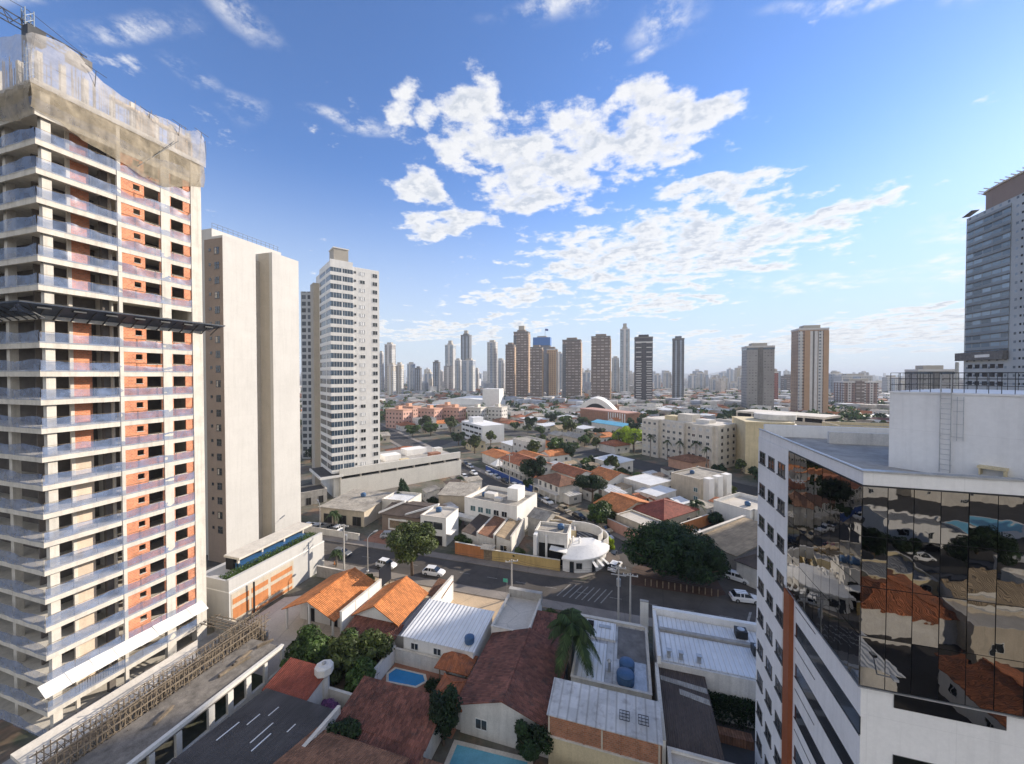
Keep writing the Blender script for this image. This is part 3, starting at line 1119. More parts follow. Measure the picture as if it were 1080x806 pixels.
    def veil_f(a, c):
        q = -.4 + a * 16.5
        zz = 67.3 + c * (lerp(topz, q) - 67.3)
        return (.35 + .2 * sin(q * .9) * c + 0 + .14 * nz(q * 1.2, c * 3) + .07 * nz(q * 4, c * 6 + q) - .5 * c * c, q, zz)

    def veil_l(a, c):
        q = .4 - a * 20
        zz = 67.3 + c * (72.4 + 1.5 * a + .5 * sin(a * 9) - 67.3)
        return (q, -.38 - .2 * sin(q * .9) * c - .1 * sin(q * 3 + 4 * c) + .4 * c * c, zz)

    def veil_e(a, c):
        q = -a * 12
        zz = 64.2 + c * (71.2 - 64.2 - 1.2 * a)
        return (q + .3, 16.1 + .25 * sin(q * 1.4 + 3 * c) - 1.3 * (1 - c) ** 2, zz)
    MB().grid(veil_f, 44, 8).grid(veil_l, 40, 8).grid(veil_e, 20, 8).build('netting', 'netting', t, True)

    def cloth_f(a, c):
        q = -.35 + a * 16.2
        h0 = lerp(hem, q)
        zz = h0 + c * (67.75 - h0)
        return (.2 + .38 * sin(pi * min(1, c * 1.1)) * (.85 + .3 * nz(q, c * 2, .35)) + .12 * nz(q * 1.0, c * 2.2) + .05 * nz(q * 3.6, c * 2 + q * .8), q, zz + .12 * nz(q, 9 + c, 1.3) * (1 - c))

    def cloth_l(a, c):
        q = .35 - a * 20
        h0 = 64.4 + .35 * sin(q * .7)
        zz = h0 + c * (67.75 - h0)
        return (q, -.22 - .4 * sin(pi * c) * (.7 + .3 * sin(q * 1.9)) - .08 * sin(q * 4 + 5 * c), zz)
    MB().grid(cloth_f, 110, 12).grid(cloth_l, 50, 8).build('netting_cloth', 'cloth', t, True)
    b = MB()
    for y in (4.6, 9.6, 12.9, 15.6):
        b.tube((-.3, y, top), (.3, y, lerp(topz, y) - .1), .035, 4)
        b.tube((.3, y - .9, lerp(topz, y) + .05), (.35, y + .9, lerp(topz, y) - .2), .03, 4)
    b.build('netting_pole', 'dark metal', t)
    return t


construction_tower()

t = thing('tower_crane', 'dark lattice crane with a jib rising above the netting of the unfinished tower', 'crane', (-69.2, 27.3, 68.1))
b = MB()
for sx in (-.36, .36):
    for sy in (-.36, .36):
        b.tube((sx, sy, 0), (sx, sy, 13.8), .055, 4)
for i in range(17):
    z0 = i * .8
    for p, q in (((-.36, -.36), (.36, -.36)), ((.36, -.36), (.36, .36)), ((.36, .36), (-.36, .36)), ((-.36, .36), (-.36, -.36))):
        b.tube((*p, z0), (*q, z0 + .8), .03, 4)
        b.tube((*p, z0), (*q, z0), .03, 4)
b.build('mast', 'crane steel', t)
b = MB()
for i in range(34):
    y = 5.2 - i * 1.3
    for x in (-.45, .45):
        b.tube((x, y, 11.3), (x, y - 1.3, 11.3), .07, 4)
    b.tube((0, y, 12.3), (0, y - 1.3, 12.3), .07, 4)
    for x in (-.45, .45):
        b.tube((x, y, 11.3), (0, y - .65, 12.3), .04, 4).tube((0, y - .65, 12.3), (x, y - 1.3, 11.3), .04, 4)
b.build('jib', 'dark metal', t)
MB().box(-.7, .7, 3.4, 5.4, 10.5, 11.6).build('counterweight', 'dark concrete', t)
MB().box(.62, 1.7, -.7, .8, 9.6, 11.2).build('cab', 'dark metal', t)
MB().tube((0, 0, 13.8), (0, 5, 12.3), .03, 4).tube((0, 0, 13.8), (0, -20, 12.3), .03, 4).build('stay_cable', 'dark metal', t)

# podium of the building site
t = thing('site_podium', 'low concrete podium of the building site with a row of square openings', 'building', (-56.5, 18, 0))
keep(-50, 30, 12)
b = MB()
b.slab([(2.6, 1.2, 3.3), (5.6, 1.2, 2.7), (5.6, 15.0, 2.7), (2.6, 17.0, 3.3)], .35)
b.build('deck', 'pale concrete', t)
MB().box(-1, 8.6, -2, 21.9, 0, .6).build('floor', 'grey concrete', t)
MB().slab([(9.2, -2, 3.25), (14.5, -2, 3.25), (14.5, 19.3, 3.25), (9.2, 19.3, 3.25)], .25).build('roof_deck', 'site deck', t)
MB().box(14.2, 14.62, -2, 19.3, 3.252, 3.62).build('parapet', 'podium paint', t)  # duller paint picked to put shade into the parapet's colour
ys = [-2, -.2, 1.6, 1.95, 3.7, 4.1, 5.9, 6.3, 8.1, 8.5, 11.1, 11.8, 13.2, 13.7, 15.1, 15.7, 17.3, 17.9, 19.0, 19.3]
for i in range(0, len(ys) - 1, 2):
    pass
b = MB()
piers = [(-2, -1.5), (.2, .7), (2.6, 3.1), (5, 5.45), (7.2, 7.7), (10.2, 10.8), (12.2, 12.8), (14.3, 14.9), (16.6, 17.0), (19, 19.3)]
for y0, y1 in piers:
    b.box(14.24, 14.6, y0, y1, .7, 2.98)
b.box(14.24, 14.6, -2, 19.3, 0, .7)
b.build('pier', 'podium paint', t)
MB().box(9.3, 9.5, -2, 19.3, 0, 2.9).build('back_wall', 'grey concrete', t)
MB().box(-1.0, 8.9, 21.6, 21.9, 0, 2.6).build('pit_wall', 'grey concrete', t)
b = MB()
for i in range(5):
    b.tube((-.5, 19.3 + i * .5, 3.4), (9.0, 19.3 + i * .5, 3.5), .06, 4)
for i in range(7):
    b.tube((i * 1.4, 19.2, 3.3), (i * 1.4, 21.8, 3.3), .05, 4)
b.build('formwork', 'timber', t)
MB().box(4, 5, 20.3, 21, .6, 1.5).build('crate', 'board', t)
t = thing('scaffold', 'weathered timber scaffold along the edge of the building site podium', 'scaffold', (-49.3, 19.0, .6))
rnd = random.Random(5)
for i in range(16):
    y0 = i * 1.29
    b = MB()
    for x in (0, .9, 1.9):
        for y in (y0, y0 + .43, y0 + .86):
            b.tube((x + rnd.uniform(-.05, .05), y, 0), (x + rnd.uniform(-.1, .1), y, 4.3 + rnd.uniform(-.5, .5)), .045, 4)
        for zz in (.7, 1.4, 2.1, 2.8, 3.5, 4.2):
            dz = rnd.uniform(-.08, .08)
            b.tube((x, y0 - .1, zz + dz), (x, y0 + 1.4, zz + dz + rnd.uniform(-.06, .06)), .04, 4)
        b.tube((x, y0, .2), (x, y0 + 1.3, 3.9), .035, 4).tube((x, y0 + 1.3, .9), (x, y0, 4.1), .03, 4)
    for zz in (1.4, 2.8, 4.2):
        b.tube((-.1, y0 + .3, zz), (2.0, y0 + .3, zz + .05), .04, 4)
    b.box(.1, .8, y0 + .02, y0 + 1.27, 2.83, 2.87)
    for q in range(9):
        b.tube((rnd.uniform(0, 2.6), y0 + rnd.random(), rnd.uniform(0, 1.4)), (rnd.uniform(0, 3.0), y0 + rnd.random() * 1.5, rnd.uniform(.3, 4.0)), .03, 4)
    b.build('scaffold_bay', 'timber', t)
b = MB()
for zz, x in ((4.35, 0), (4.45, 1.9), (3.6, 2.05), (2.9, -.1)):
    b.tube((x, -.4, zz), (x, 21, zz + .1), .06, 5)
b.build('ledger_rail', 'timber', t)
for i in range(5):
    b = MB()
    x, y = rnd.uniform(1.5, 2.4), rnd.uniform(5, 18)
    for q in range(6):
        b.box(.02 * q, .02 * q + .3, 0, rnd.uniform(1.2, 2.2), .06 * q, .06 * q + .062)
    o = b.build('plank_stack', 'timber', None, False, (-47.0 + x, 18.5 + y, 3.255))
    o.rotation_euler = (0, 0, rnd.uniform(-.5, .5))
    tag(o, 'small heap of weathered planks on the podium roof beside the scaffold', 'planks', 'plank heaps by the scaffold')

# ---------------------------------------------------------------- cream tower with two blank slabs
t = thing('cream_tower', 'tall cream apartment tower with two windowless slabs and a brown window strip', 'building', (-77.2, 55.7, 0))
keep(-84, 64, 14)
MB().box(-5.2, -.0, .02, 7.0, 0, 65.9).build('slab_block', 'cream paint', t)
MB().box(-5.0, -.02, -.03, .02, 0, 65.4).build('window_strip', 'brown paint', t)
MB().box(-5.2, -.0, 11.0, 18.2, 0, 65.9).build('slab_block', 'cream paint', t)
MB().box(-4.0, -.9, 10.95, 11.0, 0, 65.8).build('recess_wall', 'grey beige paint', t)
MB().box(-24, -5.2, 1.6, 18, 0, 68.4).build('core_block', 'cream paint', t)
MB().box(-5.2, -3.6, 7.0, 11.0, 0, 64).build('recess_wall', 'grey beige paint', t)
b = MB()
for i in range(15):
    b.tube((-5.4, 1.8 + i * 1.1, 68.4), (-5.4, 1.8 + i * 1.1, 69.6), .03, 4)
b.tube((-5.4, 1.8, 69.6), (-5.4, 17.5, 69.6), .04, 4).tube((-5.4, 1.8, 69.0), (-5.4, 17.5, 69.0), .04, 4)
b.build('roof_rail', 'dark metal', t)
wb = MB()
wb.box(-.62, .62, -.045, .03, 0, 1.35, 1).box(-.7, .7, -.08, .03, -.07, 0).box(-.03, .03, -.07, .03, 0, 1.35).box(-.62, .62, -.07, .03, .75, .8)
wb2 = MB().box(-.28, .28, -.05, .03, 0, .55, 1).box(-.33, .33, -.07, .03, -.05, 0)
m1 = wb.mesh('window', ['dark frame', 'window glass'])
m2 = wb2.mesh('bathroom_window', ['dark frame', 'window glass'])
for i in range(20):
    zz = 62.3 - i * 2.96
    place('window', m1, t, (-1.55, -.032, zz), 0)
    place('bathroom_window', m2, t, (-3.45, -.032, zz + .7), 0)
    if i % 3 == 0:
        MB().box(-2.0, -1.55, -.04, .0, zz + .1, zz + 1.2).build('curtain', 'grey beige paint', t, False, (0, -.045, 0))
# podium
t = thing('cream_tower_podium', 'cream podium with a long blue planter terrace and orange painted panels', 'building', (-57, 41.4, 0))
keep(-66, 52, 13)
MB().box(-9, 0, 0, 18.6, 0, 5.5).build('base', 'cream paint', t)
MB().box(-20, -9, 6, 18.6, 0, .6).build('base', 'cream paint', t)
MB().box(-.5, -.02, .0, 18.2, 5.5, 7.3).build('parapet', 'cream paint', t)
MB().box(-9, -.51, -.0, .3, 5.5, 7.1).build('parapet', 'cream paint', t)
MB().slab([(-7.7, 4.8, 7.85), (-4.2, 4.8, 7.85), (-4.2, 19.9, 7.85), (-7.7, 19.9, 7.85)], .35).build('canopy', 'pale concrete', t)
for y in (5.2, 9.5, 14, 18.3):
    MB().box(-5.3, -5.0, y, y + .3, 5.5, 7.5).build('canopy_post', 'pale concrete', t)
MB().box(-5.6, -3.0, 5.2, 18.1, 5.5, 6.6).build('planter', 'planter blue', t)
MB().box(-7.4, -5.7, 4.9, 18, 5.5, 7.5).build('lobby', 'dark void', t)
MB().box(-2.95, -.52, .4, 18.0, 5.5, 6.4).build('soil', 'grass', t)
MB().box(.0, .05, .3, 11.4, 0, 5.0).build('render_panel', 'beige paint', t)
for y0, y1, z0, z1 in ((.5, 3.1, 3.3, 4.15), (3.5, 6.4, 3.4, 4.2), (6.9, 11.1, 3.4, 4.2), (.5, 3.1, 1.0, 2.7), (3.5, 6.4, 1.0, 2.7), (6.9, 11.1, 1.1, 2.8), (3.5, 11.1, .1, .6)):
    MB().box(.05, .075, y0, y1, z0, z1).build('painted_panel', 'orange paint', t)
MB().box(-9.02, .04, -.012, 18.612, 5.32, 5.495).build('ledge', 'white paint', t)
for i in range(26):
    pass
b = MB().tube((.4, 3.2, 0), (.4, 3.2, 5.4), .14, 6)
o = b.build('steel_post', 'dark metal', None, False, (-57 + .3, 41.6, 0))
tag(o, 'dark steel post standing beside the orange painted panels', 'post')

# ---------------------------------------------------------------- white tower and its long parking podium
RW = radians(56)
t = thing('white_tower', 'white apartment tower with continuous glazed balconies beside the long parking podium', 'building', (-87, 95, 0), RW)
keep(-95, 112, 20)
n_floors = 24
TW, TD = 15.0, 22.0
MB().box(0.6, TW, .6, TD, 0, 72.5).build('wall', 'white paint', t)
MB().box(1.2, 5.5, .8, 6, 72.5, 77.4).build('rooftop_block', 'grey beige paint', t)
MB().box(1.0, 5.7, .6, 6.2, 77.4, 77.7).build('rooftop_slab', 'white paint', t)
MB().box(-.05, 6.6, -.05, .62, 71.2, 73.6).box(-.05, .62, .62, 14, 71.2, 73.2).build('crown', 'white paint', t)
MB().box(.62, 1.2, 14, TD + .3, 0, 70.5).box(-1.2, .6, 17.6, TD + .3, 0, 69.5).build('service_block', 'grey beige paint', t)
MB().box(6.65, TW, .3, .62, 7, 72.3).build('front_wall', 'white paint', t)
bm_band = MB().box(-.05, 6.6, -.05, .55, 0, 1.05).box(-.05, .55, .55, 14, 0, 1.05).mesh('balcony_front', 'white paint')
bm_glass = MB().box(.0, 6.55, .0, .55, 0, 1.95).mesh('balcony_glazing', 'blue glass')
bm_gl2 = MB().box(.0, .55, .55, 14, 0, 1.95).mesh('side_glazing', 'window glass')
g1 = MB().box(.0, 6.55, .0, .55, 0, 1.95)
for i in range(1, 8):
    x = .02 + 6.5 * i / 8
    g1.box(x - .03, x + .03, -.03, .002, 0, 1.95, 1)
g1.box(3.2, 3.5, -.05, .002, 0, 1.95, 1)
bm_glass = g1.mesh('balcony_glazing', ['blue glass', 'window frame'])
g2 = MB().box(.0, .55, .55, 14, 0, 1.95)
for i in range(1, 10):
    y = .55 + 13.4 * i / 10
    g2.box(-.03, .002, y - .04, y + .04, 0, 1.95, 1)
g2.box(-.05, .002, 5.5, 6.1, 0, 1.95, 1)
bm_gl2 = g2.mesh('side_glazing', ['window glass', 'window frame'])
for i in range(n_floors):
    z0 = 8.0 + i * 2.66
    place('balcony_front', bm_band, t, (0, 0, z0 - .35))
    place('balcony_glazing', bm_glass, t, (0, 0, z0 + .70))
    place('side_glazing', bm_gl2, t, (0, 0, z0 + .70))
    place('bathroom_window', window_mesh(.45, .55, 'dark frame', 'window glass', 0), t, (7.35, .29, z0 + 1.3), 0)
    place('window', window_mesh(1.5, 1.05, 'window frame', 'window glass' if random.Random(i * 7).random() < .4 else 'white sheet', 1), t, (9.6, .29, z0 + .9), 0)
    place('bedroom_window', window_mesh(1.5, 1.2, 'window frame', 'window glass', 1), t, (13.6, .29, z0 + .8), 0)
# entrance canopy at the tower's foot
MB().slab([(-3.6, -1.0, 7.2), (3.0, -1.0, 7.2), (3.0, 14, 7.2), (-3.6, 14, 7.2)], .7).build('canopy', 'white paint', t)
MB().box(-3.2, 2.6, -.6, 13.5, 7.21, 7.3).build('canopy_roof', 'dark sheet', t)
t = thing('parking_podium', 'long pale parking podium with a dark slot of openings under its parapet', 'building', (-85.2, 96.5, 0), RW)
keep(-68, 120, 18)
keep(-80, 110, 16)
keep(-75, 130, 16)
PL, PD = 43.5, 26
MB().box(0, PL, 0, PD, 0, 5.6).build('wall', 'podium paint', t)
MB().box(-.3, PL - .5, -.25, 0, 6.6, 8.9).box(0, PL - .5, 0, .3, 6.6, 8.9).build('parapet', 'podium paint', t)
MB().box(.3, PL - .8, .3, PD, 6.62, 7.4).build('deck', 'grey concrete', t)
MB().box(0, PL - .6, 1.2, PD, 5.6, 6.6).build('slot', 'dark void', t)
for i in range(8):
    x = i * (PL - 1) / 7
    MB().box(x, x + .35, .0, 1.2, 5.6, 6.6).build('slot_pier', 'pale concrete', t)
for x, y, l, w, h, m in ((17, 8, 6, 5, 1.9, 'white paint'), (27, 12, 8, 6, 2.1, 'white paint'), (33, 4, 4, 3, 1.4, 'terracotta paving'), (38, 10, 3, 3, 1.8, 'dirty white'), (21, 3, 3, 2, 1.0, 'pale yellow paint')):
    MB().box(x, x + l, y, y + w, 7.4, 7.4 + h).build('rooftop_block', m, t)
# low entrance pavilion in front of the white tower
t = house('gatehouse', 'low flat roofed entrance pavilion with white columns under the white tower', 'building', -92, 84, RW, 10, 7, 3.6, 'flat', 0, 'grey concrete', 'dark sheet', [('S', 3, 1.2, 2, .1)], par=.35)

# ---------------------------------------------------------------- office building with the mirror glass corner on the right
t = thing('office_building', 'white office block with a mirrored glass corner and a rust coloured strip', 'building', (11.7, 24, 0))
keep(22, 33, 16)
BX, BY = 26.0, 16.2
MB().box(.02, BX, .02, BY, 0, 32.4).build('wall', 'white wall', t)
ro = MB().box(.25, BX - .3, .25, BY - .3, 32.4, 32.45).build('roof', 'grey concrete', t)
b = MB()
b.box(-.05, .3, -.05, BY, 32.35, 33.02).box(.3, BX, -.05, .3, 32.35, 33.02).box(.3, BX, BY - .35, BY, 32.4, 33.5).box(BX - .3, BX, .3, BY - .35, 32.4, 33.0)
b.build('parapet', 'white wall', t)
MB().box(-.12, .02, -.12, BY, 33.022, 33.10).box(.02, BX, -.12, .35, 33.022, 33.10).build('coping', 'galvanised', t)
MB().box(4, 22, BY - 3.2, BY - 2.9, 32.46, 33.4).build('roof_kerb', 'dirty white', t)
# white return with rows of windows
MB().box(-.10, .02, 9.4, BY, 21.9, 32.34).box(-.10, .02, 10.2, BY, 0, 21.9).build('window_wall', 'white wall', t)
ww = MB()
ww.box(-.62, .62, -.02, .03, 0, .95, 1)
for x in (-.66, -.04, .58):
    ww.box(x, x + .08, -.05, .03, 0, .95)
ww.box(-.7, .7, -.05, .03, .95, 1.02).box(-.78, .78, -.1, .03, -.09, 0).box(-.66, .66, -.04, .03, .44, .5)
wm_ = ww.mesh('window', ['dark frame', 'window glass'])
for r in range(11):
    for c, y in enumerate((10.6, 12.8, 15.0)):
        if r > 3 and c == 0 and False:
            continue
        place('window', wm_, t, (-.104, y, 30.1 - r * 2.9), -pi / 2)
MB().box(-.28, .02, 8.35, 9.38, 0, 21.85).box(-.28, -.1, 9.38, 9.4, 0, 21.85).build('rust_strip', 'rust cladding', t)
# mirror panes
rnd = random.Random(11)


def pane(w, h):
    return MB().box(.018, w - .018, 0, .03, .018, h - .018).mesh('glass_pane', 'mirror glass')


pw, phh = 1.05, 2.6
pm = pane(pw, phh)
for c in range(14):
    for r in range(4):
        o = place('glass_pane', pm, t, (-.10 + c * pw, -.12, 21.9 + r * phh))
        o.rotation_euler = (radians(rnd.gauss(0, .22)), 0, radians(rnd.gauss(0, .22)))
pw2 = 9.35 / 9
pm2 = pane(pw2, phh)
for c in range(9):
    for r in range(4):
        o = place('glass_pane', pm2, t, (-.12, -.10 + (c + 1) * pw2, 21.9 + r * phh))
        o.rotation_euler = (0, radians(rnd.gauss(0, .22)), -pi / 2 + radians(rnd.gauss(0, .22)))
MB().box(-.07, .0, -.07, 9.3, 21.86, 32.34).box(.0, 15, -.07, .0, 21.86, 32.34).build('glazing_frame', 'dark metal', t)
MB().box(-.16, .02, -.16, 9.3, 21.80, 21.86).box(.02, 15, -.16, .02, 21.80, 21.86).build('glazing_sill', 'galvanised', t)
# ribbon windows below the glass
for i in range(7):
    z0 = 19.2 - i * 3.0
    MB().box(-.02, .03, -.0, 7.9, z0, z0 + .95).box(-.05, -.02, -.02, 8.0, z0 - .06, z0).build('ribbon_window', 'window glass', t)
    MB().box(-.01, .03, 5.0, 8.0, z0 + 2.0, z0 + 2.06).build('groove', 'dark concrete', t)
    zf = 21.0 - (i * 3.0 if i else 0) - (0 if i == 0 else .0)
    MB().box(1.4, 5.7, -.02, .03, zf - (.0 if i == 0 else .4), zf + .75 if i == 0 else zf + .55).build('ribbon_window', 'mirror glass', t)
MB().tube((.6, -.05, 22.6), (.85, -.9, 23.1), .03, 5).box(.78, .98, -1.12, -.8, 23.06, 23.18).build('floodlight', 'galvanised', t)
# roof plant room turned at an angle
t2 = thing('roof_plant_room', 'windowless white plant room on the office roof with a ladder', 'building', (15.2, 28.7, 32.45), radians(-45))
MB().box(0, 5.9, 0, 9, 0, 4.5).build('wall', 'white wall', t2)
MB().box(-.06, 5.96, -.06, 9.06, 4.5, 4.6).build('coping', 'white wall', t2)
b = MB()
for x in [i * .42 for i in range(15)]:
    b.tube((x, .1, 4.6), (x, .1, 5.7), .018, 4)
    b.tube((x, 8.8, 4.6), (x, 8.8, 5.7), .018, 4)
for y in range(1, 9):
    b.tube((.1, y, 4.6), (.1, y, 5.7), .018, 4)
for zz in (5.0, 5.35, 5.7):
    b.tube((0, .1, zz), (5.9, .1, zz), .02, 4).tube((.1, 0.1, zz), (.1, 8.8, zz), .02, 4).tube((0, 8.8, zz), (5.9, 8.8, zz), .02, 4)
b.build('railing', 'dark metal', t2)
b = MB()
for x in (2.15, 2.55):
    b.tube((x, -.18, .2), (x, -.18, 5.6), .022, 5)
for i in range(18):
    b.tube((2.15, -.18, .35 + i * .28), (2.55, -.18, .35 + i * .28), .016, 4)
for zz in (.6, 2.2, 3.8):
    b.tube((2.15, -.18, zz), (2.15, 0, zz), .015, 4).tube((2.55, -.18, zz), (2.55, 0, zz), .015, 4)
b.build('ladder', 'galvanised', t2)
b = MB()
for x in (2.75, 2.98):
    b.tube((x, -.1, 2.0), (x, -.1, 4.4), .014, 4)
for zz in (2.2, 2.9, 3.6, 4.2):
    b.tube((2.6, -.12, zz), (3.0, -.12, zz), .014, 4)
b.build('conduit', 'galvanised', t2)
MB().tube((5.1, -.08, 2.2), (5.1, -.08, 3.4), .03, 5).build('pipe', 'galvanised', t2)
MB().box(3.55, 4.5, -.5, 0, .75, .87).box(3.6, 3.66, -.45, 0, .4, .75).box(4.4, 4.46, -.45, 0, .4, .75).build('shelf', 'pale yellow paint', t2)

# ---------------------------------------------------------------- tall glass tower far right
t = thing('glass_office_tower', 'tall grey blue office tower with a rounded brown roof crown at the right edge', 'building', (144.6, 223, 0))
keep(160, 190, 34)
MB().box(0, 34, -70, 0, 0, 108).build('wall', 'f tower', t)
MB().box(-.25, -.002, -21, -1.2, 48.2, 106).build('glazing_band', 'f glassband', t)
MB().box(-.25, -.002, -62, -29, 52, 92).build('glazing_band', 'f glassband', t)
led = MB().box(-.5, -.252, -21.1, -1.0, 0, .4).mesh('ledge', 'dark concrete')
for i in range(18):
    place('ledge', led, t, (0, 0, 48.5 + i * 3.3))
sw = MB().box(-.08, -.002, -.35, .35, 0, .8).mesh('small_window', 'dark void')
for i in range(24):
    place('small_window', sw, t, (0, -25.5, 31 + i * 3.3))
    place('small_window', sw, t, (0, -33 if i > 18 else -27.6, 31 + i * 3.3))
MB().box(-1.9, -.26, -21.2, 2.0, 44.5, 48).build('balcony_box', 'dark concrete', t)
MB().box(-2.0, -1.902, -15.5, -8.5, 45.6, 46.8).build('sign_plate', 'white paint', t)
pts = [(22, -3.0), (14, -3.2), (8, -3.6), (4.5, -4.4), (2.4, -5.8), (1.3, -8), (.8, -11), (.6, -16)] + [(.6, -16 - 2.2 * i) for i in range(1, 17)] + [(.8, -54), (1.6, -58), (4, -62), (10, -64.5), (22, -65)]
MB().prism(pts, 108, 116).build('roof_crown', 'crown brown', t)
rim = MB().prism([(18.5 + (x - 18.5) * 1.03, -38 + (y + 38) * 1.02) for x, y in pts], 116, 116.6)
for x, y in pts:
    rim.tube((18.5 + (x - 18.5) * 1.02, -38 + (y + 38) * 1.01, 116.3), (18.5 + (x - 18.5) * 1.10, -38 + (y + 38) * 1.05, 117.2), .2, 4)
rim.build('crown_rim', 'pale concrete', t)
MB().slab([(-1.2, -4.2, 110.2), (1.5, -4.2, 110.3), (1.5, .6, 109.2), (-1.2, .6, 109.0)], .22).build('roof_canopy', 'dark concrete', t)
lw = MB().box(-.1, -.002, -1.1, 1.1, 0, 1.7).mesh('lower_window', 'window glass')
for r_ in range(4):
    for c_ in range(5):
        place('lower_window', lw, t, (0, -3.4 - c_ * 3.6, 41.0 - r_ * 3.6))
MB().box(-1.6, -.3, 2, 2.2, 30, 44).build('flag_mast', 'galvanised', t)

# ---------------------------------------------------------------- trees


def crown_mesh(name, seed, n, leaf, rx, ry, rz, zc, blobs, mat, br=(.32, .5), sharp=None):
    """many leaf-sized faces gathered in clumps through the crown's volume"""
    r = random.Random(seed)
    B = []
    for i in range(blobs):
        while True:
            p = Vector((r.uniform(-1, 1), r.uniform(-1, 1), r.uniform(-.8, 1)))
            if p.length < 1:
                break
        p = p * .78
        B.append((p, r.uniform(*br) * (1.05 - .35 * p.length)))
    vs, fs = [], []
    for i in range(n):
        c, q = B[r.randrange(blobs)]
        d = Vector((r.gauss(0, 1), r.gauss(0, 1), r.gauss(.15, 1))).normalized()
        p = c + d * q * (.55 + .5 * r.random() ** .6)
        P = Vector((p.x * rx, p.y * ry, zc + p.z * rz))
        if sharp:
            k = max(.03, (sharp - P.z) / sharp)
            P.x *= k * 1.5
            P.y *= k * 1.5
        nrm = (d + Vector((r.uniform(-.8, .8), r.uniform(-.8, .8), r.uniform(-.3, 1.0)))).normalized()
        a = nrm.orthogonal().normalized()
        a = Matrix.Rotation(r.random() * 6.28, 3, nrm) @ a
        b = nrm.cross(a)
        s = leaf * r.uniform(.6, 1.3)
        k = len(vs)
        vs += [P - a * s, P - b * s * .5, P + a * s, P + b * s * .55]
        fs.append((k, k + 1, k + 2, k + 3))
    me = bpy.data.meshes.new(name)
    me.from_pydata([tuple(v) for v in vs], [], fs)
    me.materials.append(M[mat])
    me.update()
    return me


def trunk_mesh(seed, h, r0, spread, zc, limbs=5, mat='bark'):
    r = random.Random(seed)
    b = MB()
    top = Vector((r.uniform(-.2, .2), r.uniform(-.2, .2), h))
    b.tube((0, 0, -.2), top, r0, 8, r0 * .7)
    for i in range(limbs):
        a = 6.28 * i / limbs + r.uniform(-.3, .3)
        e = Vector((spread * cos(a) * r.uniform(.5, .9), spread * sin(a) * r.uniform(.5, .9), zc + r.uniform(-.3, .8)))
        m_ = top.lerp(e, .5) + Vector((0, 0, -.15 * spread * .5))
        b.tube(top - Vector((0, 0, .25)), m_, r0 * .55, 6, r0 * .35).tube(m_, e, r0 * .35, 5, r0 * .12)
    return b.mesh('trunk', mat)


TREES = {}


def tree_kind(k, seed, n, leaf, rx, ry, rz, zc, blobs, mat, th, tr, br=(.32, .5), sharp=None, limbs=5):
    TREES[k] = (crown_mesh('crown', seed, n, leaf, rx, ry, rz, zc, blobs, mat, br, sharp), trunk_mesh(seed, th, tr, rx, zc, limbs), max(rx, ry))


tree_kind('street', 1, 11000, .22, 4.6, 4.4, 2.9, 5.9, 34, 'leaf olive', 3.0, .28)
tree_kind('grove', 2, 16000, .26, 6.4, 5.2, 4.0, 5.0, 44, 'leaf dark', 2.4, .4)
tree_kind('umbrella', 3, 8000, .24, 6.0, 5.6, 2.2, 8.0, 30, 'leaf dark', 5.0, .35)
tree_kind('round', 4, 4200, .26, 3.1, 3.0, 2.6, 4.3, 20, 'leaf mid', 2.0, .2)
tree_kind('tall', 5, 4600, .28, 2.9, 3.1, 4.2, 6.2, 22, 'leaf dark', 2.6, .25)
tree_kind('olive', 6, 3800, .25, 3.3, 2.8, 2.2, 3.9, 18, 'leaf olive', 1.9, .2)
tree_kind('shrub', 7, 5200, .15, 2.0, 1.8, 1.5, 1.5, 20, 'leaf mid', .6, .1)
tree_kind('conifer', 8, 5200, .17, 2.0, 2.0, 3.2, 3.4, 24, 'leaf conifer', 1.0, .16, (.3, .5), 7.4)
tree_kind('far_a', 9, 900, .62, 3.6, 3.4, 3.0, 4.4, 12, 'leaf dark', 2.0, .25)
tree_kind('far_b', 10, 900, .62, 3.4, 3.6, 2.6, 4.0, 12, 'leaf mid', 2.0, .25)
tree_kind('far_c', 12, 1000, .62, 3.2, 3.2, 3.8, 5.4, 13, 'leaf olive', 2.4, .25)


def tree(kind, label, u, v, s=1.0, group=None, mat=None, z=0, name='tree', rz=None, cat='tree'):
    me, tm, rad = TREES[kind]
    r = random.Random(int(u * 13 + v * 7))
    t = thing(name, label, cat, (u, v, z), r.random() * 6.28 if rz is None else rz, group)
    t.scale = (s, s, s)
    c = place('crown', me, t)
    place('trunk', tm, t)
    if mat:
        c.material_slots[0].link = 'OBJECT'
        c.material_slots[0].material = M[mat]
    return t


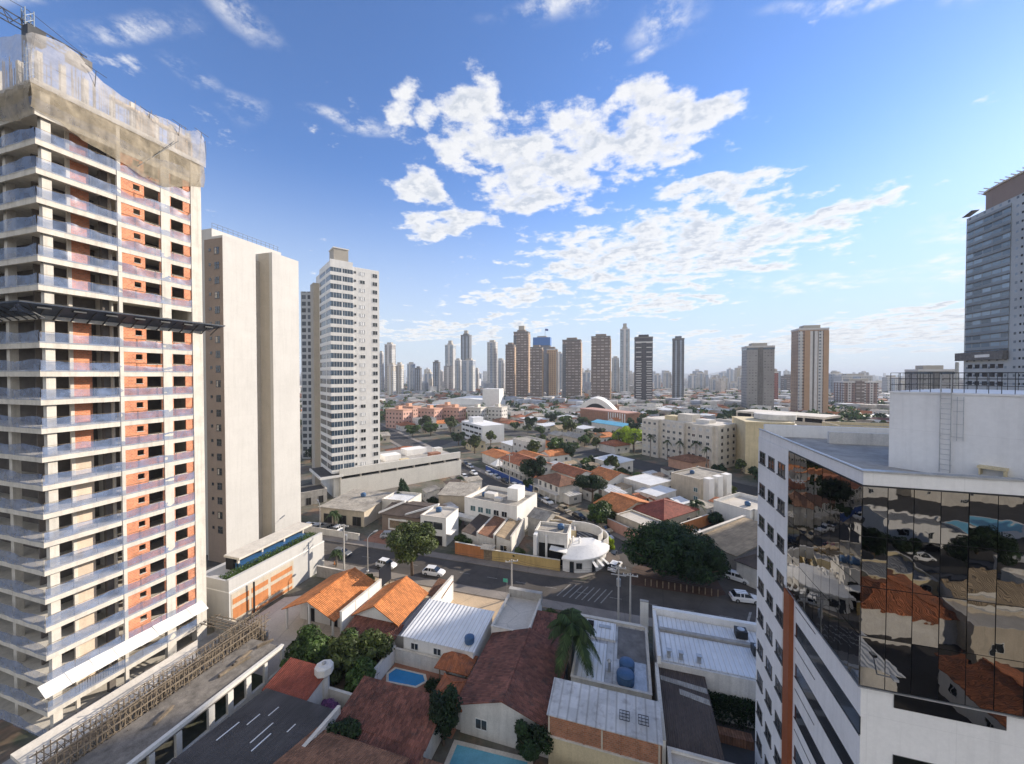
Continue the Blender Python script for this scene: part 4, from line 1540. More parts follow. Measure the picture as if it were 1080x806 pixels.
def palm_meshes(seed, h, fl, nf, leaflets, lean=.4):
    r = random.Random(seed)
    b = MB()
    prev = Vector((0, 0, -.2))
    tip = None
    for i in range(1, 7):
        f = i / 6
        p = Vector((lean * f * f, .2 * lean * f, h * f))
        b.tube(prev, p, .24 - .09 * (f - 1 / 6) + (.08 if i == 1 else 0), 8, .24 - .09 * f)
        prev = p
    tip = prev
    fr = []
    for i in range(nf):
        a = 6.283 * i / nf + r.uniform(-.2, .2)
        el = r.uniform(-.35, 1.15)
        L = fl * r.uniform(.85, 1.1)
        m_ = MB()
        pts = []
        for k in range(9):
            f = k / 8
            hr = L * (f * cos(el) * (1 - .18 * f) + .06 * f)
            z = L * (sin(el) * f - (.62 + .25 * cos(el)) * f * f)
            pts.append(Vector((cos(a) * hr, sin(a) * hr, z)) + tip)
        for k in range(8):
            m_.tube(pts[k], pts[k + 1], .045 * (1 - k / 9), 4)
        side = Vector((-sin(a), cos(a), 0))
        for k in range(leaflets):
            f = .12 + .86 * k / leaflets
            i0 = min(7, int(f * 8))
            q = pts[i0].lerp(pts[i0 + 1], f * 8 - i0)
            tg = (pts[i0 + 1] - pts[i0]).normalized()
            ll = fl * .26 * (sin(pi * min(1, f * .9 + .12)) + .15)
            for s_ in (-1, 1):
                d = (side * s_ * .8 + tg * .55 + Vector((0, 0, -.45 - .3 * r.random()))).normalized()
                w = tg * (.055 + .03 * fl / 3)
                e = q + d * ll
                m_.add([q - w, q + w, e + w * .25, e - w * .25], [(0, 1, 2, 3)])
        fr.append(m_.mesh('frond', 'leaf palm'))
    return b.mesh('trunk', 'palm bark'), fr


PALM = palm_meshes(3, 7.6, 4.3, 24, 34)
PALM2 = palm_meshes(8, 10.0, 2.9, 14, 12, .25)
PALM3 = palm_meshes(9, 3.2, 2.2, 14, 14, .2)


def palm(P, label, u, v, s=1, group=None):
    t = thing('palm_tree', label, 'palm', (u, v, 0), random.Random(int(u * 9 + v)).random() * 6, group)
    t.scale = (s, s, s)
    place('trunk', P[0], t)
    for f in P[1]:
        place('frond', f, t)
    return t


# ---------------------------------------------------------------- parcels this side of the street
W_ = 'white paint'
t = house('tiled_house', 'house with a bright orange gable roof nearest the cream podium wall', 'house', -40.2, 46.4, pi / 2, 6.8, 8.6, 3.2, 'gable', 1.8, W_, 'orange tile', [('W', 2, 1.2, 1.9, .1)], .5)
e_ = 3.2 - .5 * 1.8 / 4.3
MB().slab([(-2.9, -.5, e_ + .118), (-.502, -.5, e_ + .118), (-.502, 4.3, 5.118), (-2.9, 4.3, 5.118)], .12).slab([(-.502, 9.1, e_ + .118), (-2.9, 9.1, e_ + .118), (-2.9, 4.3, 5.118), (-.502, 4.3, 5.118)], .12).build('porch_roof', 'orange tile', t)
for y in (.1, 4.3, 8.5):
    MB().box(-2.6, -2.35, y - .12, y + .12, 0, 3.2 if y != 4.3 else 4.8).build('porch_post', 'white paint', t)
house('tiled_house', 'house with an orange gable roof between the white party wall and the white metal roof', 'house', -30.8, 45.6, pi / 2, 7.4, 6.9, 3.4, 'gable', 1.8, W_, 'orange tile', [('W', 2, 1, .9, 1)], .5)
house('lean_to', 'dark tiled lean-to against the front of the orange gabled house', 'lean-to', -37.4, 42.6, 0, 7.4, 2.8, 2.3, 'shed', .7, 'dirty white', 'old brown tile', [('S', 3, 1.1, 1.1, .9)], .3)
house('carport', 'narrow grey flat roofed carport beside the orange gabled house', 'carport', -30.2, 44, 0, 1.7, 9, 2.7, 'flat', 0, 'grey concrete', 'grey sheet', (), par=.08)
house('shed', 'small brown tiled shed roof under the street tree', 'shed', -30.6, 54.0, 0, 2.3, 3.6, 2.6, 'shed', .5, W_, 'brown tile', (), .25)
wall('party_wall', 'white party wall between the two orange gabled houses', (-38.6, 43.6), (-38.6, 52.6), 4.6, 'white paint', .25)
wall('party_wall', 'white side wall climbing beside the sandy lot', (-28.3, 50.2), (-28.3, 58), 4.0, 'white paint', .25)
wall('yard_wall', 'low concrete wall behind the leafy garden and the pillar', (-38, 35.2), (-29.4, 35.2), 1.8, 'dirty white', .2)
wall('street_wall', 'grey green street wall beside the cream podium', (-56, 57.2), (-46, 57.2), 2.0, 'grey concrete', .2)
wall('street_wall', 'low beige street wall behind the dark billboard', (-46, 56.4), (-38.6, 56.4), 1.3, 'beige paint', .2)
t = thing('billboard', 'dark blank billboard panel on posts between the orange roofs', 'billboard', (-39.3, 53.2, 0), pi / 2)
MB().box(0, 3.2, -.06, .06, 2.6, 5.7).build('panel', 'black panel', t)
MB().box(-.05, 3.25, .06, .12, 2.5, 2.6).box(-.05, 3.25, .06, .12, 5.7, 5.8).build('frame', 'dark metal', t)
for x in (.3, 2.9):
    MB().tube((x, .12, 0), (x, .12, 5.6), .07, 6).build('post', 'dark metal', t)
t = house('metal_roofed_shed', 'shed with a wide white metal roof beside the sandy lot', 'shed', -28.2, 43.2, 0, 9.9, 7.1, 3.6, 'shed', .55, W_, 'white sheet', [('S', 3, 1, .8, 2.1)], .25)
wall('garden_wall', 'white garden wall along the left of the blue pool', (-29.4, 35.6), (-29.4, 43.0), 2.1, 'white paint', .22)
wall('garden_wall', 'white garden wall between the pool terrace and the white metal roof', (-29.2, 42.9), (-21.8, 42.9), 1.9, 'dirty white', .2)


def tank(label, u, v, z, r, h, group=None):
    t = thing('water_tank', label, 'water tank', (u, v, z), 0, group)
    MB().lathe([(r * .86, 0), (r, .12 * h), (r * 1.02, .6 * h), (r * .98, .7 * h)], 20).build('tank_body', 'tank blue', t, True)
    MB().lathe([(r * 1.04, .7 * h), (r * 1.0, .78 * h), (r * .6, .95 * h), (r * .2, h), (.02, h + .01)], 20).build('lid', 'tank blue', t, True)


tank('blue water tank at the corner of the white metal roof', -19.2, 44.2, 3.85, .62, 1.0)
t = house('flat_roof_house', 'small flat roof terrace of worn cream concrete beside the sandy lot', 'house', -17.5, 47.6, 0, 5.1, 8.6, 3.7, 'flat', 0, 'dirty white', 'yard concrete', [('W', 2, 1, 1, 1.2)], par=.45)
MB().box(-.05, 5.15, 8.0, 8.75, 3.2, 4.9).build('parapet', 'grey concrete', t)
t = house('tiled_house', 'large house under a wide dark red brown tiled roof behind the palm', 'house', -7.3, 36.4, pi / 2, 10.8, 9.6, 3.3, 'gable', 1.5, 'dirty white', 'old brown tile', [('W', 2, 1.2, 1.0, 1.0), ('N', 2, 1.2, 1, 1)], .45)
house('tiled_house', 'narrow dark brown tiled wing behind the flat cream terrace', 'house', -12.2, 47.6, 0, 4.8, 5.4, 3.3, 'shed', .5, 'dirty white', 'old brown tile', (), .2)
house('tiled_house', 'low tiled annexe with a round corner roof next to the pool terrace', 'house', -20.4, 36.6, 0, 3.4, 3.4, 2.5, 'hip', .9, 'dirty white', 'terracotta tile', [('S', 1, 1, 1, .9)], .35)
t = thing('gazebo', 'small garden gazebo with a terracotta pyramid roof', 'gazebo', (-22.2, 41.0, 0))
for x, y in ((.3, .3), (3.8, .3), (3.8, 2.6), (.3, 2.6)):
    MB().tube((x, y, 0), (x, y, 2.5), .09, 6).build('post', 'wood pole', t)
MB().slab([(-.2, -.2, 2.45), (4.3, -.2, 2.45), (2.05, 1.45, 3.5)], .1).slab([(4.3, -.2, 2.45), (4.3, 3.1, 2.45), (2.05, 1.45, 3.5)], .1).slab([(4.3, 3.1, 2.45), (-.2, 3.1, 2.45), (2.05, 1.45, 3.5)], .1).slab([(-.2, 3.1, 2.45), (-.2, -.2, 2.45), (2.05, 1.45, 3.5)], .1).build('roof', 'terracotta tile', t)


def leafy(name, label, cat, kindmat, x0, x1, y0, y1, z0, z1, n, leaf, seed):
    r = random.Random(seed)
    vs, fs = [], []
    for i in range(n):
        P = Vector((r.uniform(x0, x1), r.uniform(y0, y1), z0 + (z1 - z0) * r.random() ** .5))
        nr = Vector((r.gauss(0, 1), r.gauss(0, 1), r.gauss(.4, 1))).normalized()
        a = nr.orthogonal().normalized() * leaf
        b = nr.cross(a)
        k = len(vs)
        vs += [P - a, P - b * .6, P + a, P + b * .6]
        fs.append((k, k + 1, k + 2, k + 3))
    me = bpy.data.meshes.new(name)
    me.from_pydata([tuple(v) for v in vs], [], fs)
    me.materials.append(M[kindmat])
    o = place(name, me)
    return tag(o, label, cat)


leafy('hedge', 'clipped dark green hedge between the gazebo and the blue pool', 'hedge', 'leaf dark', -23.0, -18.6, 39.4, 40.9, 0, 1.2, 2600, .12, 4)
leafy('hedge', 'tall dark green hedge at the back of the courtyard by the white wall', 'hedge', 'leaf dark', 8.6, 14, 45.2, 45.9, 0, 3.2, 3200, .14, 5)
leafy('hedge', 'narrow planted strip of shrubs beside the blue planter terrace', 'hedge', 'leaf mid', -59.9, -57.7, 41.9, 59.2, 6.4, 7.3, 3000, .13, 6)


def pool(label, pts, mat):
    t = thing('swimming_pool', label, 'pool', (pts[0][0], pts[0][1], 0))
    P = [(p[0] - pts[0][0], p[1] - pts[0][1]) for p in pts]
    c = (sum(p[0] for p in P) / len(P), sum(p[1] for p in P) / len(P))
    big = [(c[0] + (p[0] - c[0]) * 1.13, c[1] + (p[1] - c[1]) * 1.2) for p in P]
    b = MB()
    n = len(P)
    vs = [(*p, .10) for p in big] + [(*p, .10) for p in P] + [(*p, .02) for p in P] + [(*p, .0) for p in big]
    b.add(vs, [(i, (i + 1) % n, n + (i + 1) % n, n + i) for i in range(n)] + [(n + i, n + (i + 1) % n, 2 * n + (i + 1) % n, 2 * n + i) for i in range(n)] + [(3 * n + i, 3 * n + (i + 1) % n, (i + 1) % n, i) for i in range(n)])
    b.build('coping', 'pale concrete', t)
    MB().add([(*p, .055) for p in P], [tuple(range(n))]).build('water', mat, t)


pool('blue swimming pool with cut corners in the walled terrace', [(-28.5, 41.9), (-24.6, 42.0), (-23.9, 41.2), (-24.6, 40.2), (-28.2, 39.9), (-28.9, 40.9)], 'pool water')
pool('pale blue pool at the bottom of the picture beside the brick shed', [(-16.6, 35.0), (-9.2, 35.4), (-9.0, 31), (-16.4, 31)], 'pool water pale')
t = house('tiled_house', 'veranda house with a mottled old tiled roof below the blue pool', 'house', -27.8, 31.4, 0, 9.4, 3.6, 3.0, 'shed', .9, 'dirty white', 'old brown tile', [('S', 3, 1.1, 1.3, .9)], .5)
for i in range(4):
    MB().tube((1.2 + i * 2.3, -1.6, 0), (1.2 + i * 2.3, -1.6, 2.7), .11, 6).build('veranda_post', 'white paint', t)
MB().slab([(-.4, -2.0, 2.6), (9.8, -2.0, 2.6), (9.8, -.5, 2.95), (-.4, -.5, 2.95)], .1).build('veranda_roof', 'old brown tile', t)
house('tiled_house', 'house under a large plain brown roof at the bottom edge beside the dark sheds', 'house', -28.6, 18.0, 0, 9.4, 11, 3.4, 'gable', 1.3, 'dirty white', 'brown tile', (), .5)
house('tiled_house', 'house with a brown roof corner at the bottom edge below the pale pool', 'house', -17.2, 19.5, 0, 7, 10, 3.4, 'hip', 1.5, 'dirty white', 'brown tile', (), .5)
t = house('sheet_roof_shed', 'long shed roofed with dark grey corrugated sheets beside the building site', 'shed', -38.1, 14.0, 0, 9.6, 17.6, 3.0, 'gable', .8, 'grey concrete', 'dark sheet', (), .3)
for i, (x, y, l) in enumerate(((2.2, 13.6, 1.4), (4.4, 12.2, 2.4), (5.3, 11.6, 2.0), (3.2, 15.1, 1.2), (1.2, 11.4, 2.2), (6.6, 14.2, 1.0))):
    zz = lambda q: 3.0 + .8 * (17.6 - q) / 8.8 + .135
    MB().slab([(x, y, zz(y)), (x + .13, y, zz(y)), (x + .13, y + l, zz(y + l)), (x, y + l, zz(y + l))], .03).build('skylight_strip', 'white sheet', t)
wall('gable_wall', 'pale concrete wall capping the edge of the dark corrugated shed', (-28.3, 22), (-28.3, 31.6), 3.9, 'dirty white', .25)
house('tiled_house', 'small dark red tiled roof between the corrugated shed and the garden', 'house', -38.6, 32.0, 0, 5.4, 3.2, 2.9, 'shed', .8, 'dirty white', 'dark red tile', (), .3)
t = thing('water_tower', 'small concrete pillar with an octagonal cap beside the garden', 'water tower', (-33.4, 35.0, 0))
MB().lathe([(.55, 0), (.55, 3.3), (.62, 3.4)], 8).build('shaft', 'dirty white', t)
MB().lathe([(.62, 3.4), (1.0, 3.75), (1.0, 4.5), (.7, 4.7)], 8).build('tank_head', 'dirty white', t)
MB().lathe([(.2, 4.7), (.25, 4.85), (.05, 4.95)], 8).build('cap', 'grey concrete', t)
for i, (u, v, s, k, lb) in enumerate(((-40.6, 39.6, 1.5, 'shrub', 'dense green bush at the left of the walled garden'), (-37.4, 38.0, 1.5, 'shrub', 'dense green bush beside the small concrete pillar'), (-34.4, 38.8, 1.6, 'shrub', 'tall bush in the middle of the walled garden'), (-32.0, 40.8, 1.55, 'shrub', 'sunlit bush below the orange gabled house'), (-35.6, 41.4, 1.3, 'shrub', 'bush against the dark tiled lean-to'), (-30.6, 38.0, 1.2, 'shrub', 'bush along the white garden wall of the pool'), (-39.2, 36.6, 1.1, 'shrub', 'low bush behind the dark red tiled roof'))):
    tree(k, lb, u, v, s, None, 'leaf olive' if i in (2, 3) else 'leaf mid', 0, 'bush', cat='bush')
tree('shrub', 'small purple flowering bush by the corrugated shed corner', -31.6, 33.6, .65, None, 'leaf purple', 0, 'bush', cat='bush')
tree('round', 'small dark tree beside the veranda of the mottled roof', -26.6, 29.9, .66, None, 'leaf dark')
tree('tall', 'narrow dark tree between the mottled roof and the wide tiled roof', -17.9, 34.6, .62, None, 'leaf dark')
tree('round', 'dark leafy tree against the brick front of the shed', -8.6, 35.6, .66, None, 'leaf dark')
tree('shrub', 'low plants along the far edge of the blue pool', -27.2, 36.3, .55, None, 'leaf mid', 0, 'bush', cat='bush')
palm(PALM, 'tall palm with long drooping fronds beside the wide tiled roof', -6.6, 45.4, 1.02)
# workshop block with the brick front, tanks and metal roofs
t = house('workshop', 'workshop with a pale ribbed roof and a long orange brick front', 'workshop', -7.2, 35.6, 0, 10.2, 3.7, 5.2, 'shed', .5, 'pale yellow paint', 'pale sheet', (), .15)
b = MB().box(.0, 10.2, -.06, 0, 3.3, 5.15)
b.build('brick_front', 'brown brick', t)
for i in range(7):
    MB().box(i * 1.66, i * 1.66 + .16, -.12, -.06, 3.3, 5.1).build('brick_pier', 'brown brick' if i % 3 else 'beige paint', t)
MB().box(-.1, 10.3, -.18, .0, 3.15, 3.298).build('ledge', 'pale concrete', t)
for x in (6.6, 8.3):
    b = MB()
    for q in range(4):
        b.tube((x + q * .3, .9, 5.72), (x + q * .3, 1.8, 5.85), .03, 4).tube((x, .9 + q * .3, 5.72 + q * .043), (x + .9, .9 + q * .3, 5.72 + q * .043), .03, 4)
    b.build('roof_grille', 'dark metal', t)
house('carport', 'dark ribbed carport roof below the workshop front', 'carport', -6.8, 29.0, 0, 9.6, 4.6, 1.9, 'flat', 0, 'dark concrete', 'dark sheet', (), par=.06)
t = house('metal_roofed_building', 'low building with patched silver roofing and two blue tanks', 'building', -6.0, 42.4, 0, 8.6, 11.4, 3.6, 'flat', 0, 'dirty white', 'pale sheet', [('W', 3, 1, 1, 1.4)], par=.35)
MB().box(.4, 4.6, 7.6, 11.0, 3.62, 3.9).build('roof_panel', 'white sheet', t)
MB().box(.5, 3.6, .4, 6.8, 3.62, 3.75).build('roof_panel', 'white sheet', t)
MB().box(6.6, 8.2, .3, 4.6, 3.62, 3.80).build('roof_panel', 'galvanised', t)
MB().box(4.9, 8.3, 4.8, 10.9, 3.61, 3.66).build('roof_panel', 'dark concrete', t)
MB().box(.9, 1.7, 9.4, 10.2, 3.9, 4.3).build('skylight', 'dark void', t)
MB().box(2.4, 4.0, 9.6, 10.2, 3.9, 4.0).build('skylight', 'galvanised', t)
t2 = thing('roof_flue', 'silver flue pipe with a conical cap standing near the blue tanks', 'flue', (-1.9, 44.9, 3.6))
MB().tube((0, 0, 0), (0, 0, 1.2), .18, 10).build('pipe', 'galvanised', t2)
MB().lathe([(.3, 1.25), (.05, 1.5)], 10).build('cap', 'galvanised', t2)
tank('nearer of two blue round water tanks on the silver roof', -.1, 43.6, 3.66, .95, 1.45)
tank('farther of two blue round water tanks on the silver roof', .05, 45.6, 3.66, .85, 1.3)
wall('street_wall', 'cream street wall behind the silver roofed building', (-7, 55.4), (2, 55.4), 3.0, 'dirty white', .25)
t = thing('sign_totem', 'tall blank white sign pillar at the kerb', 'sign', (1.9, 58.6, 0))
MB().box(0, 1.15, 0, .45, .2, 4.6).build('panel', 'white paint', t)
MB().box(-.06, 1.21, -.06, .51, 0, .2).box(-.04, 1.19, -.04, .49, 4.6, 4.7).build('frame', 'grey concrete', t)
t = house('metal_roofed_building', 'flat white building with silver roofing and parapets next to the office block', 'building', 3.5, 46.0, 0, 13.5, 9.4, 5.2, 'flat', 0, 'dirty white', 'pale sheet', (), par=.0)
MB().box(-.1, 13.6, 8.9, 9.5, 5.0, 6.1).box(-.1, .3, -.1, 8.9, 5.0, 5.9).build('parapet', 'white paint', t)
MB().box(.6, 13.4, 5.4, 5.9, 5.25, 5.6).build('gutter', 'grey concrete', t)
MB().box(.5, 13.2, .3, 5.3, 5.24, 5.3).build('roof_panel', 'white sheet', t)
MB().box(.5, 13.2, 6.0, 8.7, 5.24, 5.3).build('roof_panel', 'white sheet', t)
for i, (x, y) in enumerate(((9.5, 6.6), (10.6, 3.8))):
    o = thing('air_conditioner', 'dark air conditioning unit on the silver roof ' + ('near the street parapet' if i == 0 else 'nearer the courtyard'), 'air conditioner', (3.5 + x, 46 + y, 5.3))
    MB().box(0, 1.3, 0, 1.1, .1, 1.0).build('case', 'dark metal', o)
    MB().lathe([(.42, 1.0), (.42, 1.05), (.1, 1.06)], 14, (.65, .55)).build('fan_ring', 'galvanised', o)
for i, x in enumerate((1.2, 2.5, 4.4)):
    o = MB().box(-.2, .2, -.2, .2, 0, .75).box(-.28, .28, -.28, .28, .75, .83).build('roof_vent', 'galvanised', None, False, (3.5 + x, 47.0, 5.30))
    tag(o, ('leftmost', 'middle', 'rightmost')[i] + ' of three small grey vents in a row on the silver roof', 'vent')
t = house('sheet_roof_shed', 'shed with a dark brown corrugated roof patched by pale strips beside the courtyard', 'shed', 3.6, 36.6, 0, 4.6, 9.2, 4.0, 'shed', .45, 'dirty white', 'brown sheet', (), .12)
MB().slab([(0, 7.6, 4.52), (4.6, 7.0, 4.49), (4.6, 7.7, 4.525), (0, 8.2, 4.55)], .02).build('pale_strip', 'cement sheet', t)
MB().slab([(1.8, 6.2, 4.455), (4.6, 5.6, 4.425), (4.6, 6.3, 4.46), (1.8, 6.9, 4.49)], .02).build('pale_strip', 'cement sheet', t)
wall('party_wall', 'thin white party wall between the workshop and the brown corrugated shed', (3.3, 36.4), (3.3, 46), 4.9, 'white paint', .22)
house('flat_roof_house', 'flat white roof at the bottom beside the office block', 'house', 3.6, 29, 0, 6.4, 7.4, 4.1, 'flat', 0, 'white paint', 'yard concrete', (), par=.25)
o = MB().box(0, 3.2, 0, 1.0, 0, .9).build('low_shed', 'brown tile', None, False, (9.2, 43.2, 0))
tag(o, 'low brown lean-to roof in the shaded courtyard', 'shed')


# ---------------------------------------------------------------- poles, lamps, signs
def utility_pole(label, u, v, h, arms=2, transformer=True, rz=0):
    t = thing('utility_pole', label, 'utility pole', (u, v, 0), rz)
    MB().tube((0, 0, 0), (0, 0, h), .17, 8, .11).build('pole', 'pole concrete', t)
    for i in range(arms):
        MB().box(-1.1, 1.1, -.06, .06, h - .4 - i * 1.1, h - .28 - i * 1.1).build('crossarm', 'pole concrete', t)
    for x in (-1, -.35, .35, 1):
        MB().lathe([(.04, h - .28), (.07, h - .2), (.05, h - .08)], 6, (x, 0)).build('insulator', 'white paint', t)
    if transformer:
        MB().lathe([(.3, h - 3.4), (.33, h - 3.2), (.33, h - 2.3), (.2, h - 2.2)], 10, (0, .5)).build('transformer', 'galvanised', t)
    return t


utility_pole('concrete utility pole with a transformer beside the white sign pillar', -1.2, 58.8, 9.4)
utility_pole('plain concrete utility pole just right of the one with the transformer', .5, 59.3, 8.2, 1, False)
utility_pole('concrete utility pole with a transformer behind the cream podium', -52.8, 60.6, 9.0)
utility_pole('slim concrete pole at the kerb opposite the yellow wall', -18.8, 61.3, 6.6, 1, False, .5)
utility_pole('tall slender pole rising beside the blue wall on the avenue', *sn(-109, 66.2), 11.5, 1, False)


SP = [(-52.8, 60.6, 8.8), (-18.8, 61.3, 6.4), (-1.2, 58.8, 9.2), (31, 60.8, 8.4)]
for i in range(3):
    (u0, v0, h0), (u1, v1, h1) = SP[i], SP[i + 1]
    for k, dv in enumerate((-.8, 0, .8)):
        pts = [(u0 + (u1 - u0) * f - u0, (v1 - v0) * f + dv, h0 + (h1 - h0) * f - .9 * 4 * f * (1 - f) * (1 + .2 * k)) for f in [q / 14 for q in range(15)]]
        o = MB().path(pts, .018, 4).build('power_cable', 'dark metal', None, False, (u0, v0, 0))
        tag(o, 'one of three thin power cables sagging ' + ('above the orange roofs', 'from the yellow wall to the transformer pole', 'rightwards from the transformer pole')[i], 'cable', 'power cables ' + ('left', 'middle', 'right')[i])


def street_lamp(label, u, v, h, rz):
    t = thing('street_lamp', label, 'street lamp', (u, v, 0), rz)
    MB().tube((0, 0, 0), (0, 0, h), .10, 8, .06).build('pole', 'pole concrete', t)
    MB().path([(0, 0, h), (.5, 0, h + .5), (1.6, 0, h + .8)], .05, 6).build('arm', 'galvanised', t)
    MB().box(1.4, 2.3, -.16, .16, h + .72, h + .88).build('lamp_head', 'galvanised', t)
    MB().box(1.6, 2.2, -.12, .12, h + .68, h + .72).build('lens', 'lamp lens', t)
    MB().lathe([(.3, 0), (.3, .35), (.15, .45)], 8).build('base', 'white paint', t)
    return t


street_lamp('street lamp with a curved arm in front of the dark fronted brown house', -47.8, 61.2, 6.6, 1.3)
street_lamp('street lamp with a curved arm beside the entrance of the white tower', -70.5, 73.0, 6.8, 2.6)
street_lamp('street lamp standing on the avenue kerb beside the white two storey block', *sn(-88, 55.2), 7, 1)
t = thing('street_sign', 'small green street name sign on a slim post at the kerb', 'sign', (-19.6, 61.2, 0))
MB().tube((0, 0, 0), (0, 0, 3.3), .04, 6).build('post', 'galvanised', t)
MB().box(-.7, .1, -.03, .03, 2.6, 3.2).build('plate', 'sign green', t)
t = thing('traffic_cone', 'orange traffic cone at the roadside below the utility pole', 'cone', (-56.0, 61.6, .13))
MB().lathe([(.17, .05), (.03, .75)], 10).build('cone_body', 'orange paint', t)
MB().box(-.22, .22, -.22, .22, 0, .05).build('foot', 'black panel', t)
for i in range(13):
    b = MB().tube((0, 0, 0), (0, 0, 1.1), .09, 6).lathe([(.1, 1.1), (.04, 1.2)], 6)
    o = b.build('bollard', 'wood pole', None, False, (3.2 + i * .98, 72.0 + .05 * sin(i * 2), .05))
    tag(o, 'one of a row of short wooden posts edging the shaded park under the big tree', 'bollard', 'posts along the edge of the shaded park')

# ---------------------------------------------------------------- across the street
house('garage_house', 'wide beige roofed house with a vehicle yard beside the white tower', 'house', -76, 79, radians(2), 13, 13, 4.0, 'shed', .5, 'beige paint', 'cement sheet', [('S', 3, 2.4, 2.2, .1)], .5)
house('flat_roof_house', 'low white roofed block between the conifer and the parking podium', 'house', -63.0, 86.5, radians(2), 8, 7, 4.4, 'flat', 0, 'dirty white', 'white sheet', (), par=.5)
t = house('brown_house', 'brown street house with a big white framed garage front and dark roof', 'house', -57.6, 79.2, 0, 12.2, 9.5, 4.2, 'gable', .9, 'brown paint', 'brown sheet', [('S', 1, 1.2, 1, 2.2)], .5)
MB().box(2.0, 7.8, -.35, -.05, 0.6, .9).box(2.0, 7.8, -.35, -.05, 2.9, 3.2).box(2.0, 2.3, -.35, -.05, .9, 2.9).box(7.5, 7.8, -.35, -.05, .9, 2.9).build('front_frame', 'white paint', t)
MB().box(2.3, 7.5, -.1, -.05, .9, 2.9).build('garage_door', 'wood pole', t)
MB().slab([(-.6, -.6, 4.6), (3.4, 4.6, 6.1), (3.4, 5.3, 6.1), (-.6, -.2, 4.6)], .5).slab([(6.4, 0, 4.6), (12.6, 5.2, 6.0), (12.6, 5.9, 6.0), (6.4, .6, 4.6)], .5).build('roof_fascia', 'white paint', t)
t = house('white_block', 'two storey white block with a flat cream roof next to the garage house', 'house', -44.8, 75.6, 0, 6.4, 6.4, 6.0, 'flat', 0, W_, 'yard concrete', [('S', 1, 4.6, 1.6, 3.6), ('S', 1, 4.4, 2, .1)], par=.35)
MB().box(6.45, 7.6, 0, 3, 2.6, 2.8).build('side_canopy', 'white paint', t)
house('old_house', 'house under a wide grey brown roof behind the white two storey block', 'house', -50.5, 95, radians(8), 9.5, 10, 4.6, 'shed', .6, 'beige paint', 'cement sheet', (), .4)
house('old_house', 'narrow tan roofed annexe along the avenue by the parking podium', 'house', -52.5, 107, AV + radians(2), 9, 4.5, 3.8, 'shed', .4, 'dirty white', 'tan sheet', (), .3)
t = house('white_office', 'large white two storey block with a row of five pale windows on its front', 'building', -39.6, 88.2, radians(-11), 15, 11.5, 6.2, 'flat', 0, W_, 'cement sheet', (), par=.9)
for i in range(5):
    add_window(t, 'S', 2.6 + i * 2.25, 4.0, 1.4, 1.25, (15, 11.5), 'window', pane='sea glass' if i < 3 else 'window glass')
MB().box(9.4, 12.4, 5.5, 9.6, 6.2, 9.3).build('stair_block', 'white paint', t)
MB().box(3.2, 6.2, 4.4, 6.4, 6.25, 7.4).box(6.8, 8.6, 3.2, 4.6, 6.25, 7.0).build('roof_plant', 'dirty white', t)
MB().slab([(-7.5, -2.3, 3.0), (15.2, -2.3, 2.6), (15.2, 0, 2.6), (-7.5, 0, 3.0)], .8).build('terrace_wall', 'dirty white', t)
for i, (u, w, m, lb) in enumerate(((-31.0, 3.6, 'brown sheet', 'leftmost'), (-27.2, 3.6, 'brown tile', 'second from the left'), (-23.4, 3.2, 'tan sheet', 'third from the left'))):
    house('terraced_house', lb + ' of the narrow dark roofed houses behind the street walls', 'house', u, 75.6, pi / 2, 10.5, w, 3.2, 'shed', .7, 'dirty white', m, [('W', 1, 1.4, 1.2, .8)], .1)
    wall('party_wall', 'pale party wall right of the ' + lb + ' dark terraced house', (u + .1, 75.4), (u + .1, 86), 4.2, 'dirty white', .22)
house('grey_house', 'plain grey gabled house between the white block and the yellow house', 'house', -22.5, 86.5, radians(-20), 5, 6, 4.6, 'gable', 1.2, 'grey concrete', 'cement sheet', [('S', 1, 1, 1, 1.6)], .2)
house('yellow_house', 'pale yellow flat roofed house behind the curved white corner building', 'house', -16.8, 81.2, radians(10), 6.2, 5.6, 4.0, 'flat', 0, 'pale yellow paint', 'yard concrete', [('E', 1, 1, 1, 1.6)], par=.3)
house('yellow_house', 'small ochre walled house with a tan roof beside the pale yellow house', 'house', -19.5, 88.0, radians(-35), 6.5, 5, 3.5, 'gable', .9, 'yellow paint', 'tan sheet', (), .3)
wall('street_wall', 'orange street wall in front of the terraced houses', (-35.0, 73.2), (-28.3, 72.7), 2.5, 'orange paint', .25)
wall('street_wall', 'ochre yellow street wall leading to the curved corner building', (-26.4, 72.6), (-12.4, 72.4), 2.2, 'yellow paint', .25)
t = thing('street_gate', 'brown panelled gate with a small tiled hood in the street wall', 'gate', (-28.3, 72.65, 0))
MB().box(0, 1.9, -.06, .06, 0, 2.2).build('panel', 'wood pole', t)
MB().slab([(-.5, -.8, 2.5), (2.4, -.8, 2.5), (2.4, .6, 3.0), (-.5, .6, 3.0)], .12).build('hood', 'cement sheet', t)
t = house('corner_villa', 'white villa with a deep porch beside the curved corner building', 'house', -17.9, 74.6, 0, 6.6, 5.0, 6.0, 'flat', 0, 'dirty white', 'cement sheet', (), par=.5)
MB().box(.8, 6.0, -.02, .04, .1, 4.2).build('porch_opening', 'dark void', t)
MB().box(.0, .7, -1.6, 0, 0, 6.3).build('wing_wall', 'white paint', t)
MB().box(2.2, 2.6, -.5, -.1, 0, 5.8).build('porch_column', 'white paint', t)
MB().slab([(3.3, -1.9, 3.9), (6.6, -1.9, 3.6), (6.6, 0, 3.6), (3.3, 0, 3.9)], .15).build('porch_roof', 'white paint', t)
t = thing('curved_building', 'white corner building with a curved shell roof and striped awnings', 'building', (-10.6, 78.6, 0))
keep(-9, 77, 6)
